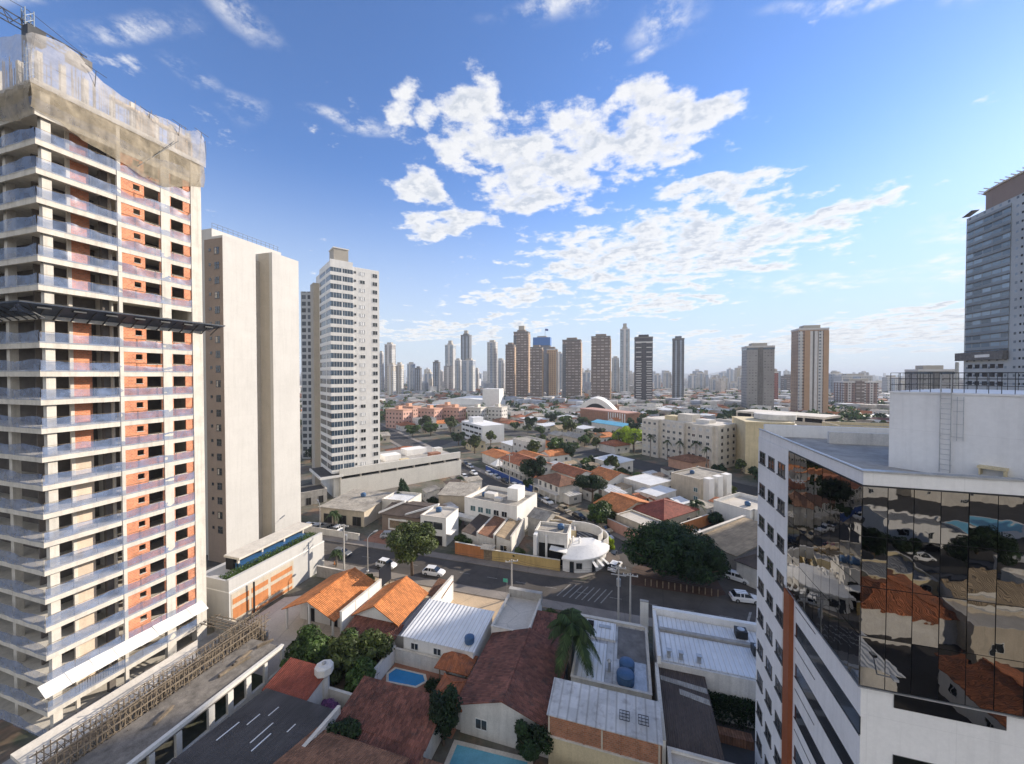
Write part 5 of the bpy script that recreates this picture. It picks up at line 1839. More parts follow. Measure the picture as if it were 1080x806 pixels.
arc = [(-1.4, -6.4)] + [(7.0 * cos(a), 6.6 * sin(a)) for a in [radians(-88 + i * 9.5) for i in range(11)]] + [(5.6, 2.2), (-1.4, 1.6)]
MB().prism([(x * .94, y * .94) for x, y in arc], 0, 2.8).build('wall', 'white wall', t)
vs = []
rf = MB()
n = len(arc)
top = [(x * .55 + .5, y * .5, 4.0 + .05 * x) for x, y in arc]
lo = [(x * 1.03, y * 1.03, 2.85 + .06 * max(0, x)) for x, y in arc]
lo2 = [(x * 1.03, y * 1.03, 2.55 + .06 * max(0, x)) for x, y in arc]
rf.add(lo2 + lo + top, [tuple(range(n - 1, -1, -1))] + [(i, (i + 1) % n, n + (i + 1) % n, n + i) for i in range(n)] + [(n + i, n + (i + 1) % n, 2 * n + (i + 1) % n, 2 * n + i) for i in range(n)] + [tuple(range(2 * n, 3 * n))])
rf.build('shell_roof', 'white paint', t)


def on_arc(a, z, r=.97):
    return (7.0 * cos(a) * r, 6.6 * sin(a) * r, z)


for i, a0 in enumerate((-86, -74, -48)):
    a = radians(a0)
    o = place('window' if i == 1 else 'door', window_mesh(1.0 if i == 1 else .7, 1.0 if i == 1 else 2.0, 'dark frame', 'window glass', 1 if i == 1 else 0), t, on_arc(a, 1.0 if i == 1 else .2, .955), a + pi / 2)
for i in range(3):
    a = radians(-52 + i * 10)
    p, q = Vector(on_arc(a, 2.6, .98)), Vector(on_arc(a, 1.9, 1.22))
    sd = Vector((-sin(a), cos(a), 0)) * .28
    MB().slab([p - sd, q - sd, q + sd, p + sd], .08).build('awning', 'white paint', t)
MB().slab([on_arc(radians(-22), 1.7, 1.0), on_arc(radians(-22), .9, 1.35), on_arc(radians(12), .9, 1.35), on_arc(radians(12), 1.7, 1.0)], .1).build('side_canopy', 'brown sheet', t)
b = MB()
for k, (r0, z0, z1) in enumerate(((5.2, 2.9, 5.0), (6.4, 2.6, 4.2))):
    pts = [(r0 * cos(radians(a)) + .5, r0 * .8 * sin(radians(a)) + 3.2) for a in range(-30, 111, 14)]
    for i in range(len(pts) - 1):
        (x0, y0), (x1, y1) = pts[i], pts[i + 1]
        b.slab([(x0, y0, z1), (x1, y1, z1), (x1 * .97, y1 * .96, z1), (x0 * .97, y0 * .96, z1)], z1 - z0)
b.build('curved_parapet', 'dirty white', t)
o = MB()
for k in range(2):
    o.path([(k * 1.3, -2.6 + .45 * i, 2.9 + 2.0 * sin(pi * i / 7)) for i in range(8)], .16, 5)
o.build('roof_arch', 'white paint', t)
for lb, u, v, z_ in (('small blue water tank on the beige roofed garage house', -70, 88, 4.4), ('blue water tank on the flat cream roof of the two storey white block', -42.3, 79.6, 6.0), ('blue water tank on the roof of the large white office block', -36, 93, 6.2), ('blue water tank on the corner villa roof', -13.2, 78.0, 6.0), ('blue water tank on the flat roof next to the car lot', *sn(-51, 103), 4.4), ('blue water tank on the roof of the three storey beige block', *sn(-71, 110), 7.3)):
    tank(lb, u, v, z_ + .03, .7, 1.1)
# traffic island with the great tree
tree('grove', 'left half of the broad dark tree mass shading the corner park', 6.0, 76.4, 1.1, None, None, 0, 'tree', 0)
tree('grove', 'right half of the broad dark tree mass shading the corner park', 12.6, 75.6, .98, None, None, 0, 'tree', 1.2)
tree('umbrella', 'dark tree rising behind the shaded corner park', 9.6, 80.5, .85, None, 'leaf dark', 0, 'tree', 2)
tree('street', 'large round street tree leaning over the road beside the orange roofs', -38.9, 62.6, 1.18, None, 'leaf olive', 0, 'tree', .4)
tree('conifer', 'dense conical evergreen in front of the parking podium', -62.2, 94.9, 1.35)
tree('shrub', 'bushy green shrub behind the orange street wall', -34.3, 75.6, 1.15, None, 'leaf mid', 0, 'bush', cat='bush')
tree('shrub', 'green shrub overhanging the ochre yellow wall', -21.2, 73.9, .9, None, 'leaf olive', 0, 'bush', cat='bush')
tree('shrub', 'small yellowish street shrub at the avenue corner', -3.6, 83.5, 1.0, None, 'leaf lime', 0, 'bush', cat='bush').scale = (.7, .7, 1.1)
tree('shrub', 'round dark bush beside the flat cream terrace', -11.2, 56.2, .8, None, 'leaf olive', 0, 'bush', cat='bush')
tree('shrub', 'small bush at the foot of the street lamp behind the billboard', -45, 58.0, .6, None, 'leaf olive', 0, 'bush', cat='bush')
palm(PALM3, 'cluster palm in the planted strip by the white tower entrance', -69.5, 76.4, 1.2)
palm(PALM3, 'low palm beside the cream podium corner and utility pole', -55.2, 61.2, .9)
palm(PALM3, 'spreading low palm behind the flat white right hand roofs', *sn(-58.5, 92), 1.5)
palm(PALM3, 'palm tufts on the avenue side of the parking podium', -54.5, 117, 1.0)

# ---------------------------------------------------------------- north east side of the avenue (s along, n across)


def av(name, label, s, n, L, W, h, roof, rise, wm, rm, wins=(), over=.45, cat='house', **kw):
    return house(name, label, cat, *sn(s, n), AV, L, W, h, roof, rise, wm, rm, wins, over, **kw)


av('tiled_house', 'house with a bright orange roof and pale gable beside the avenue shrubs', -74.5, 72.4, 8.4, 12.5, 3.8, 'gable', 1.7, 'beige paint', 'orange tile', [('S', 2, 1.2, 1, 1.4)], .5)
av('tiled_house', 'white walled house with an orange roof and dark upstairs windows behind the umbrella tree', -97.0, 91.0, 9.5, 10, 4.2, 'gable', 1.6, W_, 'orange tile', [('S', 3, 1.2, 1.1, 1.6), ('E', 2, 1, 1, 1.6)], .5)
t = av('tiled_house', 'wide house with a dark red hipped roof by the long orange wall', -66.5, 77.5, 9.2, 13, 4.0, 'hip', 2.0, 'beige paint', 'dark red tile', [('S', 2, 1.2, 1, 1.4), ('E', 2, 1.2, 1, 1.4)], .6)
av('flat_roof_house', 'low flat roofed building with a pale green end wall on the avenue', -65.5, 70.6, 9.5, 5.5, 3.6, 'flat', 0, 'beige paint', 'yard concrete', (), par=.3)
o = MB().box(0, .12, 0, 5.6, 0, 4.0).build('end_wall', 'green paint', None, False, (*sn(-55.9, 70.6), 0))
o.rotation_euler = (0, 0, AV)
tag(o, 'pale green gable end wall facing the shaded car lot', 'wall')
wall('street_wall', 'dusky pink street wall below the pale green end wall', sn(-67, 69.2), sn(-56.2, 69.2), 2.6, 'pink paint', .25)
wall('lot_wall', 'long orange wall running back beside the shaded car lot', sn(-55.4, 76.5), sn(-55.4, 94), 2.7, 'orange paint', .25)
av('workshop_shed', 'group of white metal sheds beyond the orange roofs', -86, 96, 10.5, 11, 4.4, 'flat', 0, 'dirty white', 'white sheet', [('E', 3, 1.2, 1, 2)], par=.15)
av('workshop_shed', 'smaller white metal shed beside the group of white sheds', -74.8, 90.5, 5.5, 9, 3.8, 'shed', .4, 'dirty white', 'white sheet', [('S', 1, 2.4, 2.4, .1)], .2)
t = av('apartment_block', 'three storey beige block with blank side wall and projecting white stair fins', -74.5, 104.5, 9.5, 14.5, 7.3, 'flat', 0, 'beige paint', 'cement sheet', [], par=.35, cat='building')
for i, y in enumerate((1.6, 6.2, 10.8)):
    MB().box(9.5, 11.4, y, y + 2.6, 0, 7.9).build('stair_fin', 'white paint', t)
for z0 in (1.2, 3.7):
    add_window(t, 'S', 8.2, z0, 1.2, 1.2, (9.5, 14.5), 'window', pane='sea glass')
for y in (5.2, 9.7, 14):
    for z0 in (1.2, 3.8):
        add_window(t, 'E', min(y, 13.6), z0, .9, 1.2, (9.5, 14.5))
av('flat_roof_house', 'flat pale roofed building with white parapets next to the car lot', -56.5, 97, 9, 12.5, 4.4, 'flat', 0, W_, 'yard concrete', (), par=.9)
av('flat_roof_house', 'white walled yard building partly hidden by the office block', -47.2, 98.5, 9, 10, 4.6, 'flat', 0, W_, 'grey sheet', (), par=.8)
av('old_warehouse', 'low warehouse with a weathered brown roof behind the great tree', -47.2, 74, 8.5, 20, 3.6, 'shed', .5, 'grey concrete', 'tan sheet', (), .3, cat='warehouse')
wall('lot_wall', 'pale weathered wall dividing the car lot from the brown warehouse', sn(-47.7, 72), sn(-47.7, 95), 4.4, 'pale concrete', .5)
av('dark_shed', 'dark round backed shed at the edge of the office block', -37.5, 72, 9, 14, 3.8, 'hip', 2.2, 'dirty white', 'brown sheet', (), .3, cat='shed')
t = av('balcony_house', 'two storey pale house with a long upstairs balcony under a brown roof', -99.5, 71.2, 11, 8, 5.2, 'hip', 1.5, 'dirty white', 'brown tile', [('S', 4, 1, 1.5, 2.9)], .7)
MB().box(-.3, 11.3, -1.7, -.0, 2.4, 2.6).build('balcony_floor', 'dirty white', t)
b = MB().box(-.3, 11.3, -1.7, -1.6, 3.4, 3.5)
for i in range(24):
    b.box(-.25 + i * .49, -.19 + i * .49, -1.69, -1.62, 2.6, 3.4)
b.build('balcony_rail', 'dirty white', t)
for i in range(5):
    MB().box(-.2 + i * 2.8, .05 + i * 2.8, -1.65, -1.4, 0, 2.4).build('balcony_post', 'dirty white', t)
t = av('motel', 'long two storey white building with a broad brown orange tiled roof behind the blue wall', -126.5, 73.6, 17.5, 10.5, 6.0, 'gable', 1.6, 'dirty white', 'terracotta tile', [('S', 6, 1.2, 1.2, 1.0), ('S', 6, 1.2, 1.2, 3.9), ('E', 2, 1.2, 1.2, 3.6)], .8, cat='building')
MB().box(-.2, 17.6, -1.4, 0, 3.0, 3.15).build('walkway', 'dirty white', t)
for i in range(7):
    MB().box(i * 2.9, i * 2.9 + .2, -1.35, -1.15, 0, 6).build('walkway_post', 'dirty white', t)
wall('blue_wall', 'long bright blue wall along the avenue in front of the parked cars', sn(-133, 69.9), sn(-101, 69.9), 2.3, 'blue paint', .25)
av('carport', 'bright orange roofed carport at the far end of the blue wall', -148, 76, 13, 10, 4.2, 'gable', 1.0, 'dirty white', 'orange tile', (), .6, cat='carport')
av('carport', 'second orange roof joined behind the bright orange carport', -137, 86, 11, 9, 4.4, 'gable', 1.2, 'dirty white', 'orange tile', (), .6, cat='carport')
t = thing('white_tent', 'peaked white fabric tent beside the blue wall', 'tent', (*sn(-131.5, 74.5), 0), AV)
MB().slab([(-2.4, -2.4, 2.4), (2.4, -2.4, 2.4), (0, 0, 4.6)], .05).slab([(2.4, -2.4, 2.4), (2.4, 2.4, 2.4), (0, 0, 4.6)], .05).slab([(2.4, 2.4, 2.4), (-2.4, 2.4, 2.4), (0, 0, 4.6)], .05).slab([(-2.4, 2.4, 2.4), (-2.4, -2.4, 2.4), (0, 0, 4.6)], .05).build('canopy', 'white paint', t)
for x in (-2.3, 2.3):
    for y in (-2.3, 2.3):
        MB().tube((x, y, 0), (x, y, 2.4), .05, 5).build('pole', 'galvanised', t)
av('tiled_house', 'long low house with brown orange roofs behind the dark round tree', -110, 84, 14, 9, 4.2, 'gable', 1.4, W_, 'terracotta tile', [('S', 3, 1.2, 1.2, 1.3), ('E', 1, 1.2, 1.2, 1.3)], .5)
tree('umbrella', 'tall umbrella crowned tree over the parked cars on the avenue', -9.6, 110.4, .95, None, 'leaf dark', 0, 'tree')
tree('round', 'dark round tree beside the two storey balcony house', *sn(-106.5, 74.0), 1.6, None, 'leaf dark', 0, 'tree')
tree('shrub', 'sunlit clump of shrubs on the avenue pavement by the pale gable', *sn(-69.5, 69.4), 2.1, None, 'leaf mid', 0, 'bush', cat='bush')
tree('round', 'small tree between the motel and the long low house', *sn(-108, 94), .8, None, 'leaf dark', 0, 'tree')
# seven storey pale apartment block with palms in front
t = thing('apartment_block', 'pale seven storey apartment block with palms standing before it', 'building', (*sn(-122, 150), 0), AV)
AL, AW, AH = 36, 15, 17.2
keep(*sn(-104, 158), 20)
MB().box(0, AL, 0, AW, 0, AH).build('wall', 'pale concrete', t)
for x0, x1 in ((0, 9), (13, 22), (25.2, 34.5)):
    MB().box(x0 + .15, x1, -1.5, 0, 0, AH + .3).build('front_bay', 'pale concrete', t)
MB().box(.2, AL - .2, .2, AW - .2, AH, AH + .5).build('parapet', 'pale concrete', t)
MB().box(16, 23, 3, 9, AH + .5, AH + 3.6).build('stair_tower', 'pale concrete', t)
MB().box(10, 15.8, 2, 8, AH + .5, AH + 2.4).build('rooftop_block', 'pale yellow paint', t)
MB().box(24, 30, 4, 9, AH + .5, AH + 1.9).build('rooftop_block', 'dirty white', t)
for f in range(6):
    z0 = 1.3 + f * 2.75
    for x in (1.6, 4.4, 7.3, 14.6, 17.4, 20.4, 26.6, 29.7, 32.8):
        place('window', window_mesh(1.3, 1.1, 'window frame', 'window glass' if (f * 5 + int(x)) % 3 else 'pale sheet', 1), t, (x, -1.504, z0), 0)
    for x in (11, 23.6):
        place('recess_window', window_mesh(1.0, 1.0, 'window frame', 'window glass', 1), t, (x, -.004, z0), 0)
    for y in (3.2, 7.5, 11.8):
        place('side_window', window_mesh(1.2, 1.1, 'dark frame', 'window glass', 1), t, (AL + .004, y, z0), pi / 2)
for i, s in enumerate((-133, -124, -114, -106, -99, -92.5, -87)):
    palm(PALM2, 'one of the tall palms standing along the front of the pale seven storey block', *sn(s, 144.5 + (i % 2) * 1.3), .9 + .07 * (i % 3), 'palms before the seven storey block')
tree('round', 'bright lime green tree left of the pale seven storey block', *sn(-129, 151), 2.0, None, 'leaf lime', 0, 'tree')
tree('round', 'second bright lime green crown beside the palms', *sn(-138, 152), 1.7, None, 'leaf lime', 0, 'tree')
t = thing('parking_block', 'long grey parking block with dark open decks behind the pale apartment block', 'building', (*sn(-113, 215), 0), AV)
keep(*sn(-93, 225), 24)
for f in range(4):
    MB().box(0, 40, 0, 18, f * 4.4, f * 4.4 + 2.5).build('deck', 'grey beige paint', t)
MB().box(.6, 39.4, .6, 17.4, 0, 17).build('core', 'dark void', t)
for i in range(6):
    MB().box(i * 7.8, i * 7.8 + .9, -.06, 0, 0, 17.6).build('pier', 'grey beige paint', t)
MB().box(0, 40, 0, 18, 17.6, 18.6).build('roof_deck', 'pale concrete', t)
t = thing('yellow_building', 'plain cream yellow building just left of the white office block', 'building', (43.5, 166, 0))
keep(52, 175, 14)
MB().box(0, 16, 0, 20, 0, 19.5).build('wall', 'pale yellow paint', t)
MB().box(-.1, 16.1, -.1, 20.1, 19.5, 20.2).build('parapet', 'pale yellow paint', t)
t = thing('round_building', 'white building with a rounded drum top behind the office roof', 'building', (57, 178, 0))
keep(60, 182, 13)
MB().lathe([(7, 0), (7, 17.5), (7.2, 17.6), (7.2, 18.6), (6.6, 18.7), (6.6, 20.4), (7.2, 20.5), (7.2, 22.5), (6.9, 22.6)], 28).build('drum', 'dirty white', t)
MB().box(2, 18, -6, 6, 0, 16.5).build('wing', 'dirty white', t)
for i in range(3):
    place('window', window_mesh(1.4, 1.1, 'dark frame', 'window glass', 1), t, (4.5 + i * 4, -6.004, 13.6), 0)
house('flat_roof_house', 'long cream flat roofed building behind the office roof', 'building', 78, 176, 0, 34, 14, 17.5, 'flat', 0, 'pale yellow paint', 'grey sheet', [('S', 6, 1.6, 1.2, 14)], par=1.2)
t = thing('cyan_roofed_hall', 'long low hall with a bright cyan roof among the trees', 'building', (*sn(-200, 190), 0), AV)
keep(*sn(-186, 196), 18)
MB().box(0, 30, 0, 12, 0, 4.6).build('wall', 'dirty white', t)
MB().slab([(-.5, -.5, 4.9), (30.5, -.5, 4.9), (30.5, 6, 6.4), (-.5, 6, 6.4)], .15).slab([(-.5, 6, 6.4), (30.5, 6, 6.4), (30.5, 12.5, 4.9), (-.5, 12.5, 4.9)], .15).build('roof', 'cyan sheet', t)
t = thing('brick_school', 'long red brick building with white piers below the towers', 'building', (*sn(-252, 226), 0), AV)
keep(*sn(-228, 234), 27)
MB().box(0, 52, 0, 14, 0, 8.5).build('wall', 'brown brick', t)
MB().box(-.4, 52.4, -.4, 14.4, 8.5, 9.3).build('roof_slab', 'pink paint', t)
for i in range(8):
    MB().box(33 + i * 2.4, 33.9 + i * 2.4, -.3, 0, 0, 8.5).build('pier', 'white paint', t)
t = thing('shopping_hall', 'wide white shopping hall with a curved low roof below the skyline', 'building', (-205, 372, 0), radians(4))
keep(-170, 395, 52)
pr_ = [(0, 0), (0, 9)] + [(70 * i / 10, 9 + 4.5 * sin(pi * i / 10)) for i in range(1, 10)] + [(70, 9), (70, 0)]
n = len(pr_)
MB().add([(x, 0, z) for x, z in pr_] + [(x, 50, z) for x, z in pr_], [tuple(range(n - 1, -1, -1)), tuple(range(n, 2 * n))] + [(i, (i + 1) % n, n + (i + 1) % n, n + i) for i in range(n)]).build('hall', 'white paint', t)
MB().box(60, 78, -8, 10, 0, 24).build('entrance_tower', 'white paint', t)
MB().box(4, 58, -6, 0, 3.6, 7).build('sign_band', 'dirty white', t)
MB().box(-4, 58, -14, -6, 0, 3.4).build('base', 'dark concrete', t)
t = thing('arena', 'white arena with an arched dark opening right of the shopping hall', 'building', (-52, 372, 0), radians(0))
keep(-30, 390, 34)
pr_ = [(44 * i / 14, 16 * sin(pi * i / 14)) for i in range(15)]
n = len(pr_)
MB().add([(x, 0, z) for x, z in pr_] + [(x, 36, z) for x, z in pr_], [tuple(range(n - 1, -1, -1)), tuple(range(n, 2 * n))] + [(i, (i + 1) % n, n + (i + 1) % n, n + i) for i in range(n)]).build('vault', 'white paint', t)
MB().add([(6 + 32 * i / 12, -.1, 11 * sin(pi * i / 12)) for i in range(13)] + [(6 + 32 * i / 12, .0, 11 * sin(pi * i / 12)) for i in range(13)], [tuple(range(12, -1, -1)), tuple(range(13, 26))]).build('arch_opening', 'dark void', t)
t = thing('white_office', 'three storey white building with ribbon windows above the orange carports', 'building', (*sn(-215, 96), 0), AV)
keep(*sn(-200, 105), 20)
MB().box(0, 28, 0, 14, 0, 10).build('wall', 'white wall', t)
MB().box(6, 12, 2, 9, 10, 13).build('rooftop_block', 'white wall', t)
for f in range(3):
    MB().box(1.5, 26.5, -.04, 0, 1.4 + f * 3.1, 2.6 + f * 3.1).build('ribbon_window', 'window glass', t)
    for x in (5, 11, 17, 23):
        MB().box(x, x + .8, -.07, -.04, 1.4 + f * 3.1, 2.6 + f * 3.1).build('mullion', 'white wall', t)
# pink walk-up blocks left of the skyline
for i, (u, v, L, m, lb) in enumerate(((-168, 236, 16, 'f pk', 'salmon pink walk-up block nearest the white tower'), (-150, 250, 15, 'f pk', 'second salmon pink walk-up block behind the parking podium'), (-135, 262, 14, 'f pk', 'salmon walk-up block in the middle of the pink group'), (-118, 268, 12, 'f wh', 'narrow white walk-up block beside the pink ones'), (-104, 276, 12, 'f wh', 'white walk-up block at the right end of the pink group'), (-176, 262, 16, 'f pk', 'pink walk-up block farther back on the left'), (-152, 282, 16, 'f pk', 'pink walk-up block in the back row'))):
    t = thing('walk_up_block', lb, 'building', (u, v, 0), radians(-8))
    keep(u + L / 2, v + 5, 11)
    MB().box(0, L, 0, 10, 0, 13).build('body', m, t)
    MB().box(-.3, L + .3, -.3, 10.3, 13, 13.6).build('roof_slab', 'salmon paint' if m == 'f pk' else 'pale concrete', t)
    MB().box(L * .4, L * .4 + 3, 3, 7, 13.6, 15.8).build('stair_head', 'salmon paint' if m == 'f pk' else 'pale concrete', t)

# ---------------------------------------------------------------- skyline
SKY = [(-423, 603, 18.4, 99, 'gb', 'pale grey tower with a dark lower half at the left end of the skyline'), (-474, 650, 9.5, 87, 'lt', 'slim pale tower at the far left edge of the skyline beside the white tower'), (-360, 518, 13.5, 58, 'bg', 'beige tower in front of the pale grey tower on the left'), (-353, 530, 12.2, 59, 'bg', 'second beige tower right beside its beige twin on the left'), (-440, 702, 15.0, 66, 'bl', 'blue grey tower with a small peaked top left of centre'), (-398, 663, 12.2, 56, 'dk', 'short dark grey tower right of the peaked blue grey tower'), (-454, 803, 20.2, 46, 'bl', 'low wide bluish block beside the dark brown slim tower'), (-339, 628, 12.6, 66, 'dk', 'slim dark tower standing alone left of the glassy tower'), (-406, 817, 24.8, 114, 'gl', 'tall glassy pale tower with a pointed cap left of the shopping hall'), (-344, 732, 14.0, 74, 'lt', 'pale tower between the glassy tower and the tall dark one'), (-349, 782, 22.3, 132, 'dk', 'tall slender dark blue grey tower with stepped shoulders'), (-299, 683, 24.1, 71, 'bl', 'light blue striped tower in front of the tall slender dark one'), (-344, 836, 10.1, 56, 'lt', 'narrow pale tower right of the light blue striped tower'), (-241, 658, 19.2, 103, 'lt', 'plain pale slab tower standing clear above the shopping hall'), (-258, 758, 18.0, 74, 'lt', 'shorter pale tower behind the plain pale slab'), (-179, 573, 14.2, 90, 'br', 'brown tower at the left of the central brown cluster'), (-173, 616, 25.6, 115, 'br', 'tallest brown grey tower of the central cluster'), (-130, 546, 18.2, 83, 'br', 'brown tower in the middle of the central cluster'), (-157, 705, 39.6, 113, 'bb', 'tower with a bright blue crown in the central cluster'), (-110, 563, 15.0, 81, 'tn', 'tan tower at the right of the blue crowned one'), (-138, 794, 12.0, 88, 'bl', 'slim blue grey tower behind the tan tower'), (-80, 561, 27.3, 94, 'br', 'broad brown tower with a cream right side'), (-94, 912, 20.2, 49, 'bl', 'low pale blue towers in the gap right of the broad brown tower'), (-36, 533, 26.0, 95, 'br', 'dark brown gridded tower with pale edges near the middle'), (-24, 777, 15.9, 76, 'lt', 'pale tower half hidden left of the tall grey glass tower'), (-6, 730, 19.2, 127, 'gl', 'tall grey glass tower with a stepped top right of centre'), (20, 529, 23.8, 92, 'db', 'dark tower banded with white balconies'), (89, 968, 20.2, 49, 'lt', 'far pale tower between the two dark ones'), (66, 564, 15.6, 92, 'dk', 'slim dark grey slab tower right of the balcony banded tower'), (147, 986, 20.2, 42, 'bl', 'far bluish tower right of the slim dark slab'), (172, 1025, 20.9, 47, 'lt', 'far pale tower beside the far bluish one on the right'), (132, 454, 27.5, 72, 'gc', 'plain grey concrete tower on the right with a dark centre strip'), (178, 682, 7.5, 52, 'lt', 'slim pale tower peeping out left of the grey concrete tower'), (187, 580, 5.6, 46, 'rb', 'narrow reddish tower right of the grey concrete tower'), (327, 937, 22.0, 40, 'br', 'far brown tower between the two right hand towers'), (168, 428, 26.5, 86, 'tw', 'tall tan and white striped tower on the right'), (368, 844, 21.0, 45, 'bl', 'bluish tower right of the tan and white striped one'), (381, 807, 51.1, 41, 'lt', 'wide pale block behind the brown and white striped block'), (264, 551, 36.6, 34, 'bs', 'squat brown and white striped block on the right'), (233, 385, 24.8, 46, 'gc', 'grey building seen through the plant room railing'), (174, 890, 20.0, 34, 'lt', 'far low pale tower left of the grey concrete tower'), (207, 952, 17.0, 36, 'bg', 'far beige tower right of centre on the horizon'), (240, 1015, 18.0, 24, 'lt', 'far short pale tower near the grey concrete tower'), (235, 929, 12.3, 38, 'lt', 'far thin pale tower beside the grey concrete tower'), (75, 1069, 17.5, 43, 'bl', 'distant bluish tower behind the balcony banded tower'), (468, 875, 21.0, 38, 'lt', 'far pale tower at the left of the plant room'), (572, 1116, 27.0, 24, 'bl', 'far low bluish tower near the plant room'), (566, 1010, 32.0, 32, 'bg', 'far beige tower just left of the plant room railing')]
EDGE = {'br': 'tan strip', 'dk': 'f dk', 'gl': 'pale strip', 'lt': 'pale strip', 'bl': 'pale strip', 'tn': 'pale strip', 'gb': 'pale strip', 'bg': 'pale strip'}
for i, (u, v, w, h, k, lb) in enumerate(SKY):
    r = random.Random(i + 50)
    W = w * (.97 if k in ('br', 'tn') else .86 if k not in ('db', 'dk', 'tw', 'gc', 'bs') else .92)
    D = W * r.uniform(.6, .85)
    if k == 'bb':
        W, D = 32, 18
    t = thing('tower', lb, 'tower', (u, v, 0), radians(r.uniform(-3, 4)))
    keep(u, v + D / 2, max(W, D) * .8)
    hh = h - 4
    x0, x1 = -W / 2, W / 2
    MB().box(x0, x1, 0, D, 0, hh).build('body', 'f ' + k, t)
    MB().box(x0 + W * .22, x1 - W * .22, D * .2, D * .8, hh, h).build('rooftop_block', 'f ' + k if k in ('dk', 'db') else ('grey beige paint' if k not in ('br', 'tn') else 'brown paint'), t)
    MB().box(x0 - .3, x1 + .3, -.3, D + .3, hh - .8, hh + .9).build('crown', 'dark concrete' if k in ('dk', 'db', 'br') else 'pale strip', t)
    if k in ('br', 'tn'):
        MB().box(x1 + .002, x1 + 1.0, 1.0, D - 1.0, 0, hh - 3).build('side_bay', 'f tn' if k == 'br' else 'pale strip', t)
        MB().box(-W * .08, W * .08, -1.2, -.002, 0, hh - 2).build('front_bay', 'f ' + k, t)
        MB().box(x0 - .02, x0 + W * .2, -.8, -.003, 0, hh - 6).build('front_bay', 'f dk' if r.random() < .4 else 'f ' + k, t)
    elif k in ('lt', 'bl', 'gl', 'gb', 'bg'):
        MB().box(-W * .12, W * .12, -.9, -.002, 0, hh - 1).build('front_bay', 'pale strip' if k != 'lt' else 'f bl', t)
        MB().box(x1 - W * .14, x1 + .6, -.6, D * .7, 0, hh - r.uniform(2, 12)).build('corner_bay', 'f ' + ('lt' if k != 'lt' else 'gb'), t)
    elif k == 'gc':
        MB().box(-W * .09, W * .09, -.5, -.002, 0, hh - 1).build('centre_strip', 'dark concrete', t)
        MB().box(x0 - .2, x1 + .2, -.2, D + .2, hh - 3, hh - 1.2).build('crown_band', 'blue glass', t)
        MB().box(x0 + .1, -W * .12, -.4, -.002, 0, hh * .72).build('front_bay', 'f gc', t)
        MB().box(W * .12, x1 - .1, -.4, -.002, 0, hh * .72).build('front_bay', 'f gc', t)
    elif k == 'tw':
        for q, (a, b2, m) in enumerate(((-.5, -.36, 'f lt'), (-.30, -.12, 'tan strip'), (-.12, -.03, 'pale strip'), (.03, .13, 'pale strip'), (.16, .30, 'f lt'), (.33, .5, 'tan strip'))):
            MB().box(a * W, b2 * W, -.7 - .1 * (q % 2), -.002, 0, hh - 2).build('front_strip', m, t)
        MB().box(-W * .02, W * .02, -.3, -.003, 0, hh - 2).build('centre_strip', 'dark concrete', t)
    elif k == 'db':
        bal = MB().box(0, W * .3, -1.3, -.002, 0, 1.1).mesh('balcony', 'pale strip')
        for f in range(int(hh / 3.1) - 2):
            for q in (0, 1):
                if f > 16 and f % 2:
                    continue
                place('balcony', bal, t, (x0 + W * (.04 + .6 * q) + (.6 if f % 2 else 0), 0, 6 + f * 3.1))
        MB().box(x0 + .2, x1 - .2, -1.0, -.004, hh - 7, hh - 5.4).build('top_balcony', 'pale strip', t)
    elif k == 'dk':
        for q in (-.3, .12):
            MB().box(q * W, (q + .18) * W, -.7, -.002, 0, hh - 2).build('front_bay', 'f bl', t)
    elif k == 'bs':
        MB().box(-W * .15, W * .1, -1, -.002, 0, hh + 2).build('front_bay', 'f br', t)
    if k == 'bb':
        MB().box(x0 - .5, x1 + .5, -.6, D + .5, hh - 14, hh + 1.2).build('blue_crown', 'crown blue', t)
        MB().tube((6, 5, h - 4), (6, 5, h + 14), .4, 6).build('flag_pole', 'galvanised', t)
        MB().slab([(6, 4.8, h + 14), (12, 5.2, h + 13), (12, 5.2, h + 9.5), (6, 4.8, h + 10)], .12).build('flag', 'blue paint', t)
    if h > 110 and k != 'bb':
        MB().box(x0 + W * .3, x1 - W * .3, D * .3, D * .7, h, h + 7).build('roof_mast_block', 'grey beige paint', t)
rg = random.Random(91)
gaps = [(400 + 12 * i, 395) for i in range(10)] + [(600 + 10 * i, 397) for i in range(8)] + [(736 + 9 * i, 398) for i in range(7)] + [(820 + 12 * i, 398) for i in range(9)]
FARP = []
for i in range(4):
    w_, d_, h_ = rg.uniform(15, 22), rg.uniform(12, 16), 44
    kk = ('f lt', 'f bg', 'f bl', 'f gb')[i]
    FARP.append((MB().box(-w_ / 2, w_ / 2, 0, d_, 0, h_).mesh('body', kk), MB().box(-w_ * .2, w_ * .2, d_ * .25, d_ * .75, h_, h_ + 4).mesh('rooftop_block', 'pale strip'), MB().box(-w_ * .12, w_ * .12, -.9, -.002, 0, h_ - 2).mesh('front_bay', 'pale strip')))
for gx, gy in gaps:
    zc = rg.uniform(850, 1500)
    q = (gx + rg.uniform(-5, 5) - 540) / 400
    u, v = q * zc * cos(YAW) - zc * sin(YAW), q * zc * sin(YAW) + zc * cos(YAW)
    k = rg.randrange(4)
    t = thing('tower', ('pale grey', 'beige', 'bluish', 'brownish grey')[k] + ' mid height tower filling a gap of the far skyline', 'tower', (u, v, 0), rg.uniform(-.3, .3), 'far ' + ('pale grey', 'beige', 'bluish', 'brownish grey')[k] + ' mid height towers')
    for nm_, me_ in zip(('body', 'rooftop_block', 'front_bay'), FARP[k]):
        place(nm_, me_, t)
    t.scale = (1, 1, rg.uniform(.75, 1.5))
    keep(u, v, 12)
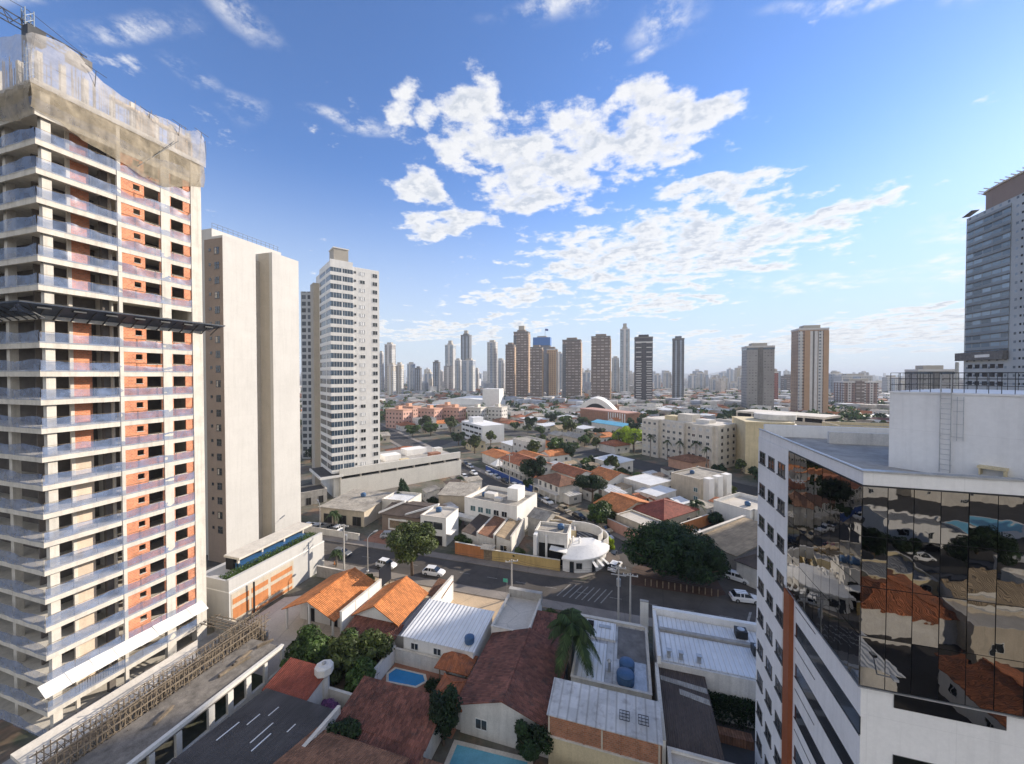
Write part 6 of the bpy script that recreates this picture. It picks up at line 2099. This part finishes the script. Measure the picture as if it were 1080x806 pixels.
t = thing('balcony_tower', 'tower of stacked zigzag balconies glimpsed between the cream slabs and the white tower', 'tower', (-142, 137, 0), radians(20))
keep(-140, 142, 12)
MB().box(0, 12, 0, 12, 0, 76).build('body', 'f bal', t)
for f in range(24):
    z0 = 4 + f * 3
    MB().box(8 + (f % 2) * 1.2, 12.6 + (f % 2) * .8, -1.4, 0, z0, z0 + 1.0).build('balcony', 'pale strip', t)
tree('tall', 'leafy tree seen in the gap left of the white tower', -118, 120, 1.2)
tree('round', 'tree seen low between the cream slabs and the white tower', -126, 132, 1.6)

# ---------------------------------------------------------------- haze
hz = bpy.data.materials.new('haze air')
hz.use_nodes = True
hz.node_tree.nodes.clear()
ho = N(hz.node_tree, 'ShaderNodeOutputMaterial')
hv = N(hz.node_tree, 'ShaderNodeVolumePrincipled')
hv.inputs['Color'].default_value = (.80, .88, 1.0, 1)
hv.inputs['Density'].default_value = 0.00019
hv.inputs['Anisotropy'].default_value = 0.0
hz.node_tree.links.new(hv.outputs[0], ho.inputs['Volume'])
MATS['haze air'] = hz
o = MB().box(-14600, 14600, -14600, 14600, -1, 165).build('haze', 'haze air')
tag(o, None, None, None, 'stuff')

# ---------------------------------------------------------------- cars


def car_proto(mat):
    t = thing('parked_car', 'car', 'car')
    st = [(-2.12, .70, .38, .62), (-2.05, .80, .28, .86), (-1.55, .86, .24, .93), (.75, .87, .24, .92), (1.55, .84, .24, .84), (2.0, .76, .28, .70), (2.12, .62, .36, .55)]
    vs, fs = [], []
    for x, w, z0, z1 in st:
        vs += [(x, -w, z0), (x, -w * 1.0, (z0 + z1) * .55), (x, -w * .93, z1), (x, w * .93, z1), (x, w, (z0 + z1) * .55), (x, w, z0)]
    for i in range(len(st) - 1):
        a, b = i * 6, i * 6 + 6
        for k in range(6):
            fs.append((a + k, a + (k + 1) % 6, b + (k + 1) % 6, b + k))
    fs += [tuple(range(5, -1, -1)), tuple(range(len(st) * 6 - 6, len(st) * 6))]
    MB().add(vs, fs).build('body', mat, t)
    lo = [(-1.85, .80, .90), (1.0, .80, .90)]
    hi = [(-1.35, .60, 1.42), (.25, .60, 1.42)]
    v = [(lo[0][0], -.78, .9), (lo[1][0], -.78, .9), (lo[1][0], .78, .9), (lo[0][0], .78, .9), (hi[0][0], -.6, 1.40), (hi[1][0], -.6, 1.40), (hi[1][0], .6, 1.40), (hi[0][0], .6, 1.40)]
    MB().add(v, [(0, 1, 5, 4), (1, 2, 6, 5), (2, 3, 7, 6), (3, 0, 4, 7), (4, 5, 6, 7)]).build('cabin_glass', 'car glass', t)
    MB().slab([(-1.42, -.62, 1.45), (.3, -.62, 1.45), (.3, .62, 1.45), (-1.42, .62, 1.45)], .05).build('roof', mat, t)
    for sx in (-.55, .0):
        for sy in (-1, 1):
            MB().slab([(-.3 + sx - .05, sy * .80, .9), (-.3 + sx + .05, sy * .80, .9), (-.3 + sx + .05, sy * .62, 1.41), (-.3 + sx - .05, sy * .62, 1.41)], .03).build('pillar', mat, t)
    for x in (-1.32, 1.32):
        for y in (-.80, .80):
            w = MB().tube((x, y - .1, .31), (x, y + .1, .31), .31, 14).build('wheel', 'tyre', t)
            MB().tube((x, y - .108, .31), (x, y + .108, .31), .18, 10).build('rim', 'galvanised', w)
    for y in (-.52, .52):
        MB().box(1.98, 2.10, y - .17, y + .17, .55, .68).build('headlight', 'lamp lens', t)
        MB().box(-2.10, -2.02, y - .15, y + .15, .62, .80).build('tail_light', 'tail lens', t)
    return t


CARS = {}
AVH = atan2(.66, -.75)     # driving away along the avenue
S_, N_ = 0, 1


def put_car(colour, label, u, v, rz, group=None, scale=1.0):
    mat = 'car ' + colour
    loc = (u, v, .02)
    if colour not in CARS:
        CARS[colour] = car_proto(mat)
        c = CARS[colour]
        c.location = loc
        c.rotation_euler = (0, 0, rz)
        c['label'] = label
        if group:
            c['group'] = group
    else:
        c = copy_thing(CARS[colour], loc, rz, label, group)
        if not group and 'group' in c:
            del c['group']
    c.scale = (scale, scale, scale * 1.02)
    return c


put_car('white', 'white car driving beside the large round street tree', -35.2, 64.2, .05)
put_car('white', 'white hatchback beside the street lamp behind the billboard', -45.6, 64.0, -.08)
put_car('grey', 'dark grey car on the street behind the cream podium', -57.6, 65.4, .0)
put_car('silver', 'pale silver car parked on the forecourt of the brown house', -53.2, 76.0, .35)
put_car('white', 'white car waiting at the avenue corner beside the curved building', -2.2, 76.6, 1.25)
put_car('black', 'black car just behind the white one at the avenue corner', -2.8, 81.2, 1.5)
put_car('white', 'white saloon on the street right of the great tree', 19.6, 78.8, -.45)
put_car('white', 'white car nearest the office block beside the great tree', 19.0, 71.9, .1, None, 1.05)
put_car('black', 'dark car partly hidden by the office block edge', 25.4, 75.2, -.3)
for i, (s, n, c, lb) in enumerate(((-127.3, 68.3, 'white', 'white car parked at the far left end of the blue wall'), (-121.6, 68.3, 'silver', 'silver car parked along the blue wall'), (-108.5, 68.2, 'white', 'white car parked at the right end of the blue wall'), (-115, 68.3, 'black', 'black car parked halfway along the blue wall'), (-94.5, 67.9, 'grey', 'grey car parked below the balcony house'), (-90, 67.9, 'white', 'white car parked right of the balcony house'), (-82.2, 67.8, 'beige', 'beige car parked under the umbrella tree'), (-76, 67.8, 'black', 'black car parked by the sunlit shrubs'), (-70.4, 67.8, 'grey', 'dark grey car parked by the dusky pink wall'), (-131, 63.6, 'white', 'white car driving away near the white tent'), (-141.5, 67, 'silver', 'silver car under the edge of the orange carport'), (-146, 67, 'black', 'dark car beside the orange carport'), (-129, 58.4, 'white', 'white car on the near side of the avenue past the podium'), (-104.5, 57.8, 'grey', 'grey car on the near kerb above the white office block'), (-95.5, 57.8, 'white', 'white car on the near kerb right of the white office block'), (-88.6, 57.8, 'black', 'black car on the near kerb by the grey gabled house'), (-80, 61.5, 'red', 'dark red car in the middle of the avenue'), (-63.5, 64.8, 'silver', 'silver car turning out of the avenue near the pink wall'), (-66.5, 67.6, 'beige', 'beige pickup sized car by the great tree'))):
    put_car(c, lb, *sn(s, n), AVH if n < 62 else AVH + pi)
for i, (s, n, c, lb, a) in enumerate(((-52.5, 84.5, 'silver', 'silver car in the shaded lot by the orange wall', .3), (-50.2, 86.5, 'grey', 'grey car next to the silver one in the shaded lot', .35), (-51, 75.5, 'white', 'white car nearest the great tree in the shaded lot', .2))):
    put_car(c, lb, *sn(s, n), a)
for i, (u, v, c, lb) in enumerate(((-75.5, 74.8, 'white', 'leftmost white car in the vehicle yard below the beige roof'), (-72.8, 75.2, 'silver', 'silver car second in the row of the vehicle yard'), (-70.1, 75.4, 'grey', 'grey car third in the row of the vehicle yard'), (-67.3, 75.6, 'white', 'rightmost white car in the vehicle yard below the beige roof'))):
    put_car(c, lb, u, v, pi / 2)
wall('yard_fence', 'low white fence between the vehicle yard and the street', (-78, 72.6), (-59, 72.6), 1.5, 'dirty white', .15)

# ---------------------------------------------------------------- the crowded blocks beyond
LOOKS = [('orange tiled', 'gable', 'orange tile', 'white paint'), ('terracotta tiled', 'hip', 'terracotta tile', 'dirty white'), ('dark brown tiled', 'gable', 'old brown tile', 'dirty white'), ('pale sheet roofed', 'shed', 'white sheet', 'dirty white'), ('grey sheet roofed', 'gable', 'cement sheet', 'beige paint'), ('flat roofed white', 'flat', 'yard concrete', 'white paint'), ('tan roofed', 'gable', 'tan sheet', 'pale yellow paint'), ('brown tiled', 'hip', 'brown tile', 'salmon paint'), ('two storey flat roofed', 'flat', 'cement sheet', 'dirty white')]
PROTO = {}
ru = random.Random(21)


def in_keep(u, v, r):
    for a, b, q in KEEP:
        if (a - u) ** 2 + (b - v) ** 2 < (q * .82 + r) ** 2:
            return True
    return False


def on_road(u, v, pad=5):
    s, n = .75 * u - .66 * v, .66 * u + .75 * v
    if 58 - pad < v < 73 + pad and u > -100:
        return True
    if 54 - pad * .5 < n < 70 + pad and s < -50:
        return True
    if 124 - pad < n < 138 + pad * .6 and s < -15:
        return True
    if -108 - pad < u < -96 + pad and 72 < v < 210:
        return True
    if v < 0 and (-62 - pad < v < -46 + pad or (30 - pad < u < 46 + pad and v < -50)):
        return True
    return False


def fill_house(u, v, rz, label, group, kmax=9):
    k = ru.choice((0, 0, 1, 1, 2, 3, 3, 4, 4, 5, 5, 6, 7, 8, 8))
    nm, rf_, rm_, wm2 = LOOKS[k]
    lb = label.format(nm)
    if k not in PROTO:
        L, W, h = ((10, 9, 3.6), (11, 10, 3.6), (9, 11, 3.5), (12, 9, 4.0), (11, 10, 3.8), (11, 10, 4.0), (9, 8, 3.5), (12, 11, 3.8), (11, 12, 7.2))[k]
        PROTO[k] = house('house', lb, 'house', u, v, rz, L, W, h, rf_, 1.5 if rf_ != 'shed' else .6, wm2, rm_, [('S', 2, 1.2, 1.1, 1.2), ('E', 2, 1.2, 1.1, 1.2)] + ([('S', 3, 1.2, 1.1, 4.6), ('E', 2, 1.2, 1.1, 4.6)] if k == 8 else []), .5, group + ' with ' + nm + ' look', lot=False)
    else:
        c = copy_thing(PROTO[k], (u, v, 0), rz, lb, group + ' with ' + nm + ' look', None)
        c.scale = (ru.uniform(.85, 1.2), ru.uniform(.85, 1.2), ru.uniform(.9, 1.15))


def cam_xz(u, v):
    return u * cos(YAW) + v * sin(YAW), -u * sin(YAW) + v * cos(YAW)


def zone(u, v):
    x, zc = cam_xz(u, v)
    q = x / zc
    side = 'left of the avenue' if q < -.2 else 'beyond the motel in the middle distance' if q < .1 else 'past the pale palm fronted block' if q < .48 else 'behind the office roof on the right'
    return side + (' nearer the avenue' if zc < 270 else ' below the skyline')


ns = 0
SHED = {}
for q in range(4000):
    if ns >= 60:
        break
    u, v = ru.uniform(-62, 42), ru.uniform(84, 150)
    x, zc = cam_xz(u, v)
    if not (-.5 < x / zc < .66) or on_road(u, v, 1.5) or in_keep(u, v, 1.2):
        continue
    keep(u, v, 3.4)
    ns += 1
    k = ru.randrange(7)
    if k == 6 or ns % 3 == 0:
        tree('shrub', 'green shrub in a gap between the houses across the street', u, v, ru.uniform(.7, 1.3), 'shrubs between the houses', ru.choice(('leaf mid', 'leaf dark', 'leaf olive')), 0, 'bush', cat='bush')
        continue
    nm = ('grey', 'tan', 'white', 'brown', 'terracotta', 'silver')[k]
    if k not in SHED:
        SHED[k] = house('shed', 'small ' + nm + ' roofed shed filling a gap between the houses', 'shed', u, v, AV, 4.4, 3.4, 2.6, 'shed', .5, 'dirty white', ('cement sheet', 'tan sheet', 'white sheet', 'brown sheet', 'terracotta tile', 'pale sheet')[k], [('S', 1, .9, .9, 1)], .2, 'small sheds with ' + nm + ' roofs', lot=False)
    else:
        copy_thing(SHED[k], (u, v, 0), AV + ru.choice((0, pi / 2)), None, None).scale = (ru.uniform(.8, 1.4), ru.uniform(.8, 1.3), ru.uniform(.9, 1.2))
nh = nt = 0
cells = []
for i in range(-46, 46):
    for j in range(-12, 50):
        s, n = i * 12.8, j * 13.8
        cells.append((s + ru.uniform(-2, 2), n + ru.uniform(-2, 2)))
cells.sort(key=lambda c: cam_xz(*sn(*c))[1])
fk = ['far_a', 'far_b', 'far_c']
for s, n in cells:
    u, v = sn(s, n)
    x, zc = cam_xz(u, v)
    if zc < 92 or zc > 560 or not (-.60 < x / zc < 1.0):
        continue
    c = (u + .75 * 5 + .66 * 5, v - .66 * 5 + .75 * 5)
    if on_road(*c, 4) or in_keep(*c, 5):
        # leftover corners still take a tree
        if nt < 240 and not on_road(u, v, 0) and not in_keep(u, v, .5) and ru.random() < .6:
            nt += 1
            tree(ru.choice(fk), 'leafy green tree ' + zone(u, v), u, v, ru.uniform(.6, 1.0), 'trees ' + zone(u, v))
        continue
    q = ru.random()
    if q < .60 and nh < 290:
        nh += 1
        fill_house(u, v, AV + ru.choice((0, 0, 0, pi / 2)) + ru.uniform(-.05, .05), 'low {} house ' + zone(u, v), 'houses ' + zone(u, v))
        keep(*c, 5.5)
        if nt < 240 and ru.random() < .50:
            a = ru.random() * 6.28
            p = (c[0] + 8 * cos(a), c[1] + 8 * sin(a))
            if not on_road(*p, 0) and not in_keep(*p, 1):
                nt += 1
                tree(ru.choice(fk), 'leafy green tree ' + zone(*p), *p, ru.uniform(.5, .9), 'trees ' + zone(*p))
    elif nt < 240:
        nt += 1
        tree(ru.choice(fk), 'leafy green tree ' + zone(u, v), u, v, ru.uniform(.8, 1.5), 'trees ' + zone(u, v))
        keep(u, v, 3)

# the far town that reads as one mass, and its trees
b = MB()
b2 = MB()
r = random.Random(77)
cnt = 0
while cnt < 9000:
    zc = 380 + 5200 * r.random() ** 2.0
    x = zc * r.uniform(-1.0, 1.35)
    u, v = x * cos(YAW) - zc * sin(YAW), x * sin(YAW) + zc * cos(YAW)
    w, d = r.uniform(8, 18), r.uniform(8, 18)
    h = r.choice((4, 4, 4, 5, 6, 7, 9)) if r.random() < .93 else r.uniform(12, 34)
    if zc < 640 and (in_keep(u, v, 10) or h > 10):
        cnt += 1
        continue
    if zc > 1200 and r.random() < .05:
        h = r.uniform(25, 62)
    a = r.choice((AV, AV, .0))
    ca, sa = cos(a), sin(a)
    P = [(u + ca * px - sa * py, v + sa * px + ca * py) for px, py in ((0, 0), (w, 0), (w, d), (0, d))]
    if h < 9:
        vs = [(*p, 0) for p in P] + [(*p, h) for p in P]
        m0 = ((P[0][0] + P[3][0]) / 2, (P[0][1] + P[3][1]) / 2, h + 1.6)
        m1 = ((P[1][0] + P[2][0]) / 2, (P[1][1] + P[2][1]) / 2, h + 1.6)
        vs += [m0, m1]
        b.add(vs, [(0, 1, 5, 4), (1, 2, 6, 9, 5), (2, 3, 7, 6), (3, 0, 4, 8, 7), (4, 5, 9, 8), (6, 7, 8, 9)])
    else:
        b2.prism(P, 0, h)
    cnt += 1
o = b.build('distant_town', 'town walls')
tag(o, 'hazy mass of roofs and small blocks filling the far town', 'town', None, 'stuff')
o = b2.build('distant_blocks', 'far walls')
tag(o, 'pale far apartment blocks fading into the haze along the horizon', 'buildings', None, 'stuff')
r = random.Random(78)
vs, fs = [], []
for i in range(6500):
    zc = 300 + 3600 * r.random() ** 1.8
    x = zc * r.uniform(-.95, 1.3)
    u, v = x * cos(YAW) - zc * sin(YAW), x * sin(YAW) + zc * cos(YAW)
    if zc < 620 and in_keep(u, v, 4):
        continue
    R, H_ = r.uniform(3, 6), r.uniform(5, 10)
    for q in range(26 if zc < 900 else 12):
        d = Vector((r.gauss(0, 1), r.gauss(0, 1), r.gauss(.2, 1))).normalized()
        P = Vector((u, v, H_ * .6)) + Vector((d.x * R, d.y * R, d.z * H_ * .45)) * r.uniform(.6, 1)
        nr = (d + Vector((r.gauss(0, .5), r.gauss(0, .5), r.gauss(.3, .5)))).normalized()
        a = nr.orthogonal().normalized() * r.uniform(1.0, 2.0)
        bb = nr.cross(a)
        k = len(vs)
        vs += [P - a, P - bb * .7, P + a, P + bb * .7]
        fs.append((k, k + 1, k + 2, k + 3))
me = bpy.data.meshes.new('distant_trees')
me.from_pydata([tuple(p) for p in vs], [], fs)
me.materials.append(M['leaf mid'])
o = place('distant_trees', me)
tag(o, 'dark green tree cover scattered through the far town', 'trees', None, 'stuff')

# ---------------------------------------------------------------- the streets behind the viewpoint, mirrored in the office glass
GR = 'mirrored in the office glass'
t = thing('play_pool', 'turquoise and sand coloured play pool of a courtyard mirrored in the office glass', 'pool', (27, -58, 0))
kp = [(12 * cos(a) * (1 + .25 * cos(2 * a)), 6 * sin(a) * (1 + .3 * sin(a))) for a in [2 * pi * i / 28 for i in range(28)]]
t.location = (78, -78, 0)
keep(78, -78, 16)
MB().prism([(x * 1.25, y * 1.3) for x, y in kp], 0, .2).build('deck', 'white paint', t)
MB().prism([(x, y) for x, y in kp], .05, .26).build('water', 'cyan sheet', t)
MB().prism([(x * .5 - 9, y * .6) for x, y in kp], .1, .32).build('sand_patch', 'pale yellow paint', t)
for (u, v, L, W, h, k, lb) in ((58, -69, 14, 8, 4, 'white paint', 'white flat roofed house beside the play pool'), (40, -40, 9, 8, 3.6, 'pale yellow paint', 'pale yellow flat roofed house'), (62, -40.5, 18, 7, 3.8, 'dirty white', 'row of dirty white flats'), (44, -23, 16, 5, 4.5, 'beige paint', 'long beige walled yard building'), (62, -25, 14, 10, 5, 'dirty white', 'dirty white flat roofed block'), (92, -68, 16, 12, 5, 'pale concrete', 'pale concrete hall right of the play pool'), (48, -112, 30, 16, 9, 'dirty white', 'long dirty white warehouse'), (84, -112, 24, 12, 6, 'pale concrete', 'pale concrete block past the pool'), (14, -42, 14, 10, 5, 'pale concrete', 'pale concrete hall')):
    house('building', lb + ' behind the viewpoint mirrored in the glass', 'building', u, v, 0, L, W, h, 'flat', 0, k, 'grey sheet' if W == 8 else 'yard concrete', [('N', 3, 1.4, 1.2, 1.6)], par=.5)
house('tiled_house', 'orange roofed house behind the viewpoint at the foot of the mirrored view', 'house', 44, -10, pi / 2, 9, 8, 3.6, 'gable', 1.6, 'white paint', 'terracotta tile', [('N', 2, 1.2, 1, 1.3)])
house('tiled_house', 'tan roofed house behind the viewpoint by the mirrored back street', 'house', 50, -36, 0, 10, 8, 3.6, 'gable', 1.6, 'white paint', 'tan sheet', [('N', 2, 1.2, 1, 1.3)])
sheet('plaza', [(-20, -2), (130, -2), (130, -45.9), (-20, -45.9)], .006, 'old asphalt')
sheet('plaza', [(47, -60.1), (130, -60.1), (130, -130), (47, -130)], .006, 'old asphalt')
tree('grove', 'broad dark tree at the kerb behind the viewpoint mirrored in the office glass', 68, -52, .8, None, 'leaf dark', 0, 'tree')
tree('round', 'small tree behind the viewpoint near the mirrored back street', 49, -49, 1.0, None, 'leaf dark', 0, 'tree')
tree('round', 'second small tree behind the viewpoint near the mirrored back street', 53.5, -48.5, .9, None, 'leaf dark', 0, 'tree')
for i, (u, v, c) in enumerate(((58, -50.5, 'white'), (76, -57, 'silver'), (63, -57, 'black'))):
    put_car(c, c + ' car on the back street mirrored in the office glass', u, v, 0)
nb = 0
m_ = 0
for i in range(-8, 10):
    for j in range(-19, 0):
        u, v = i * 16 + ru.uniform(-2, 2), j * 15.5 + ru.uniform(-2, 2)
        c = (u + 5, v + 5)
        if u < -40 or on_road(*c, 5) or in_keep(*c, 5):
            continue
        if v > -24 and u < 8:
            continue
        q = ru.random()
        if q < .55 and m_ < 42:
            m_ += 1
            fill_house(u, v, ru.choice((0, pi / 2, 0)), 'low {} house ' + GR, 'houses ' + GR)
        elif q < .85 and nb < 22 and (v < -100 or u < 20):
            nb += 1
            tree(ru.choice(fk + ['round']), 'green tree behind the viewpoint ' + GR, u, v, ru.uniform(.8, 1.4), 'trees ' + GR)
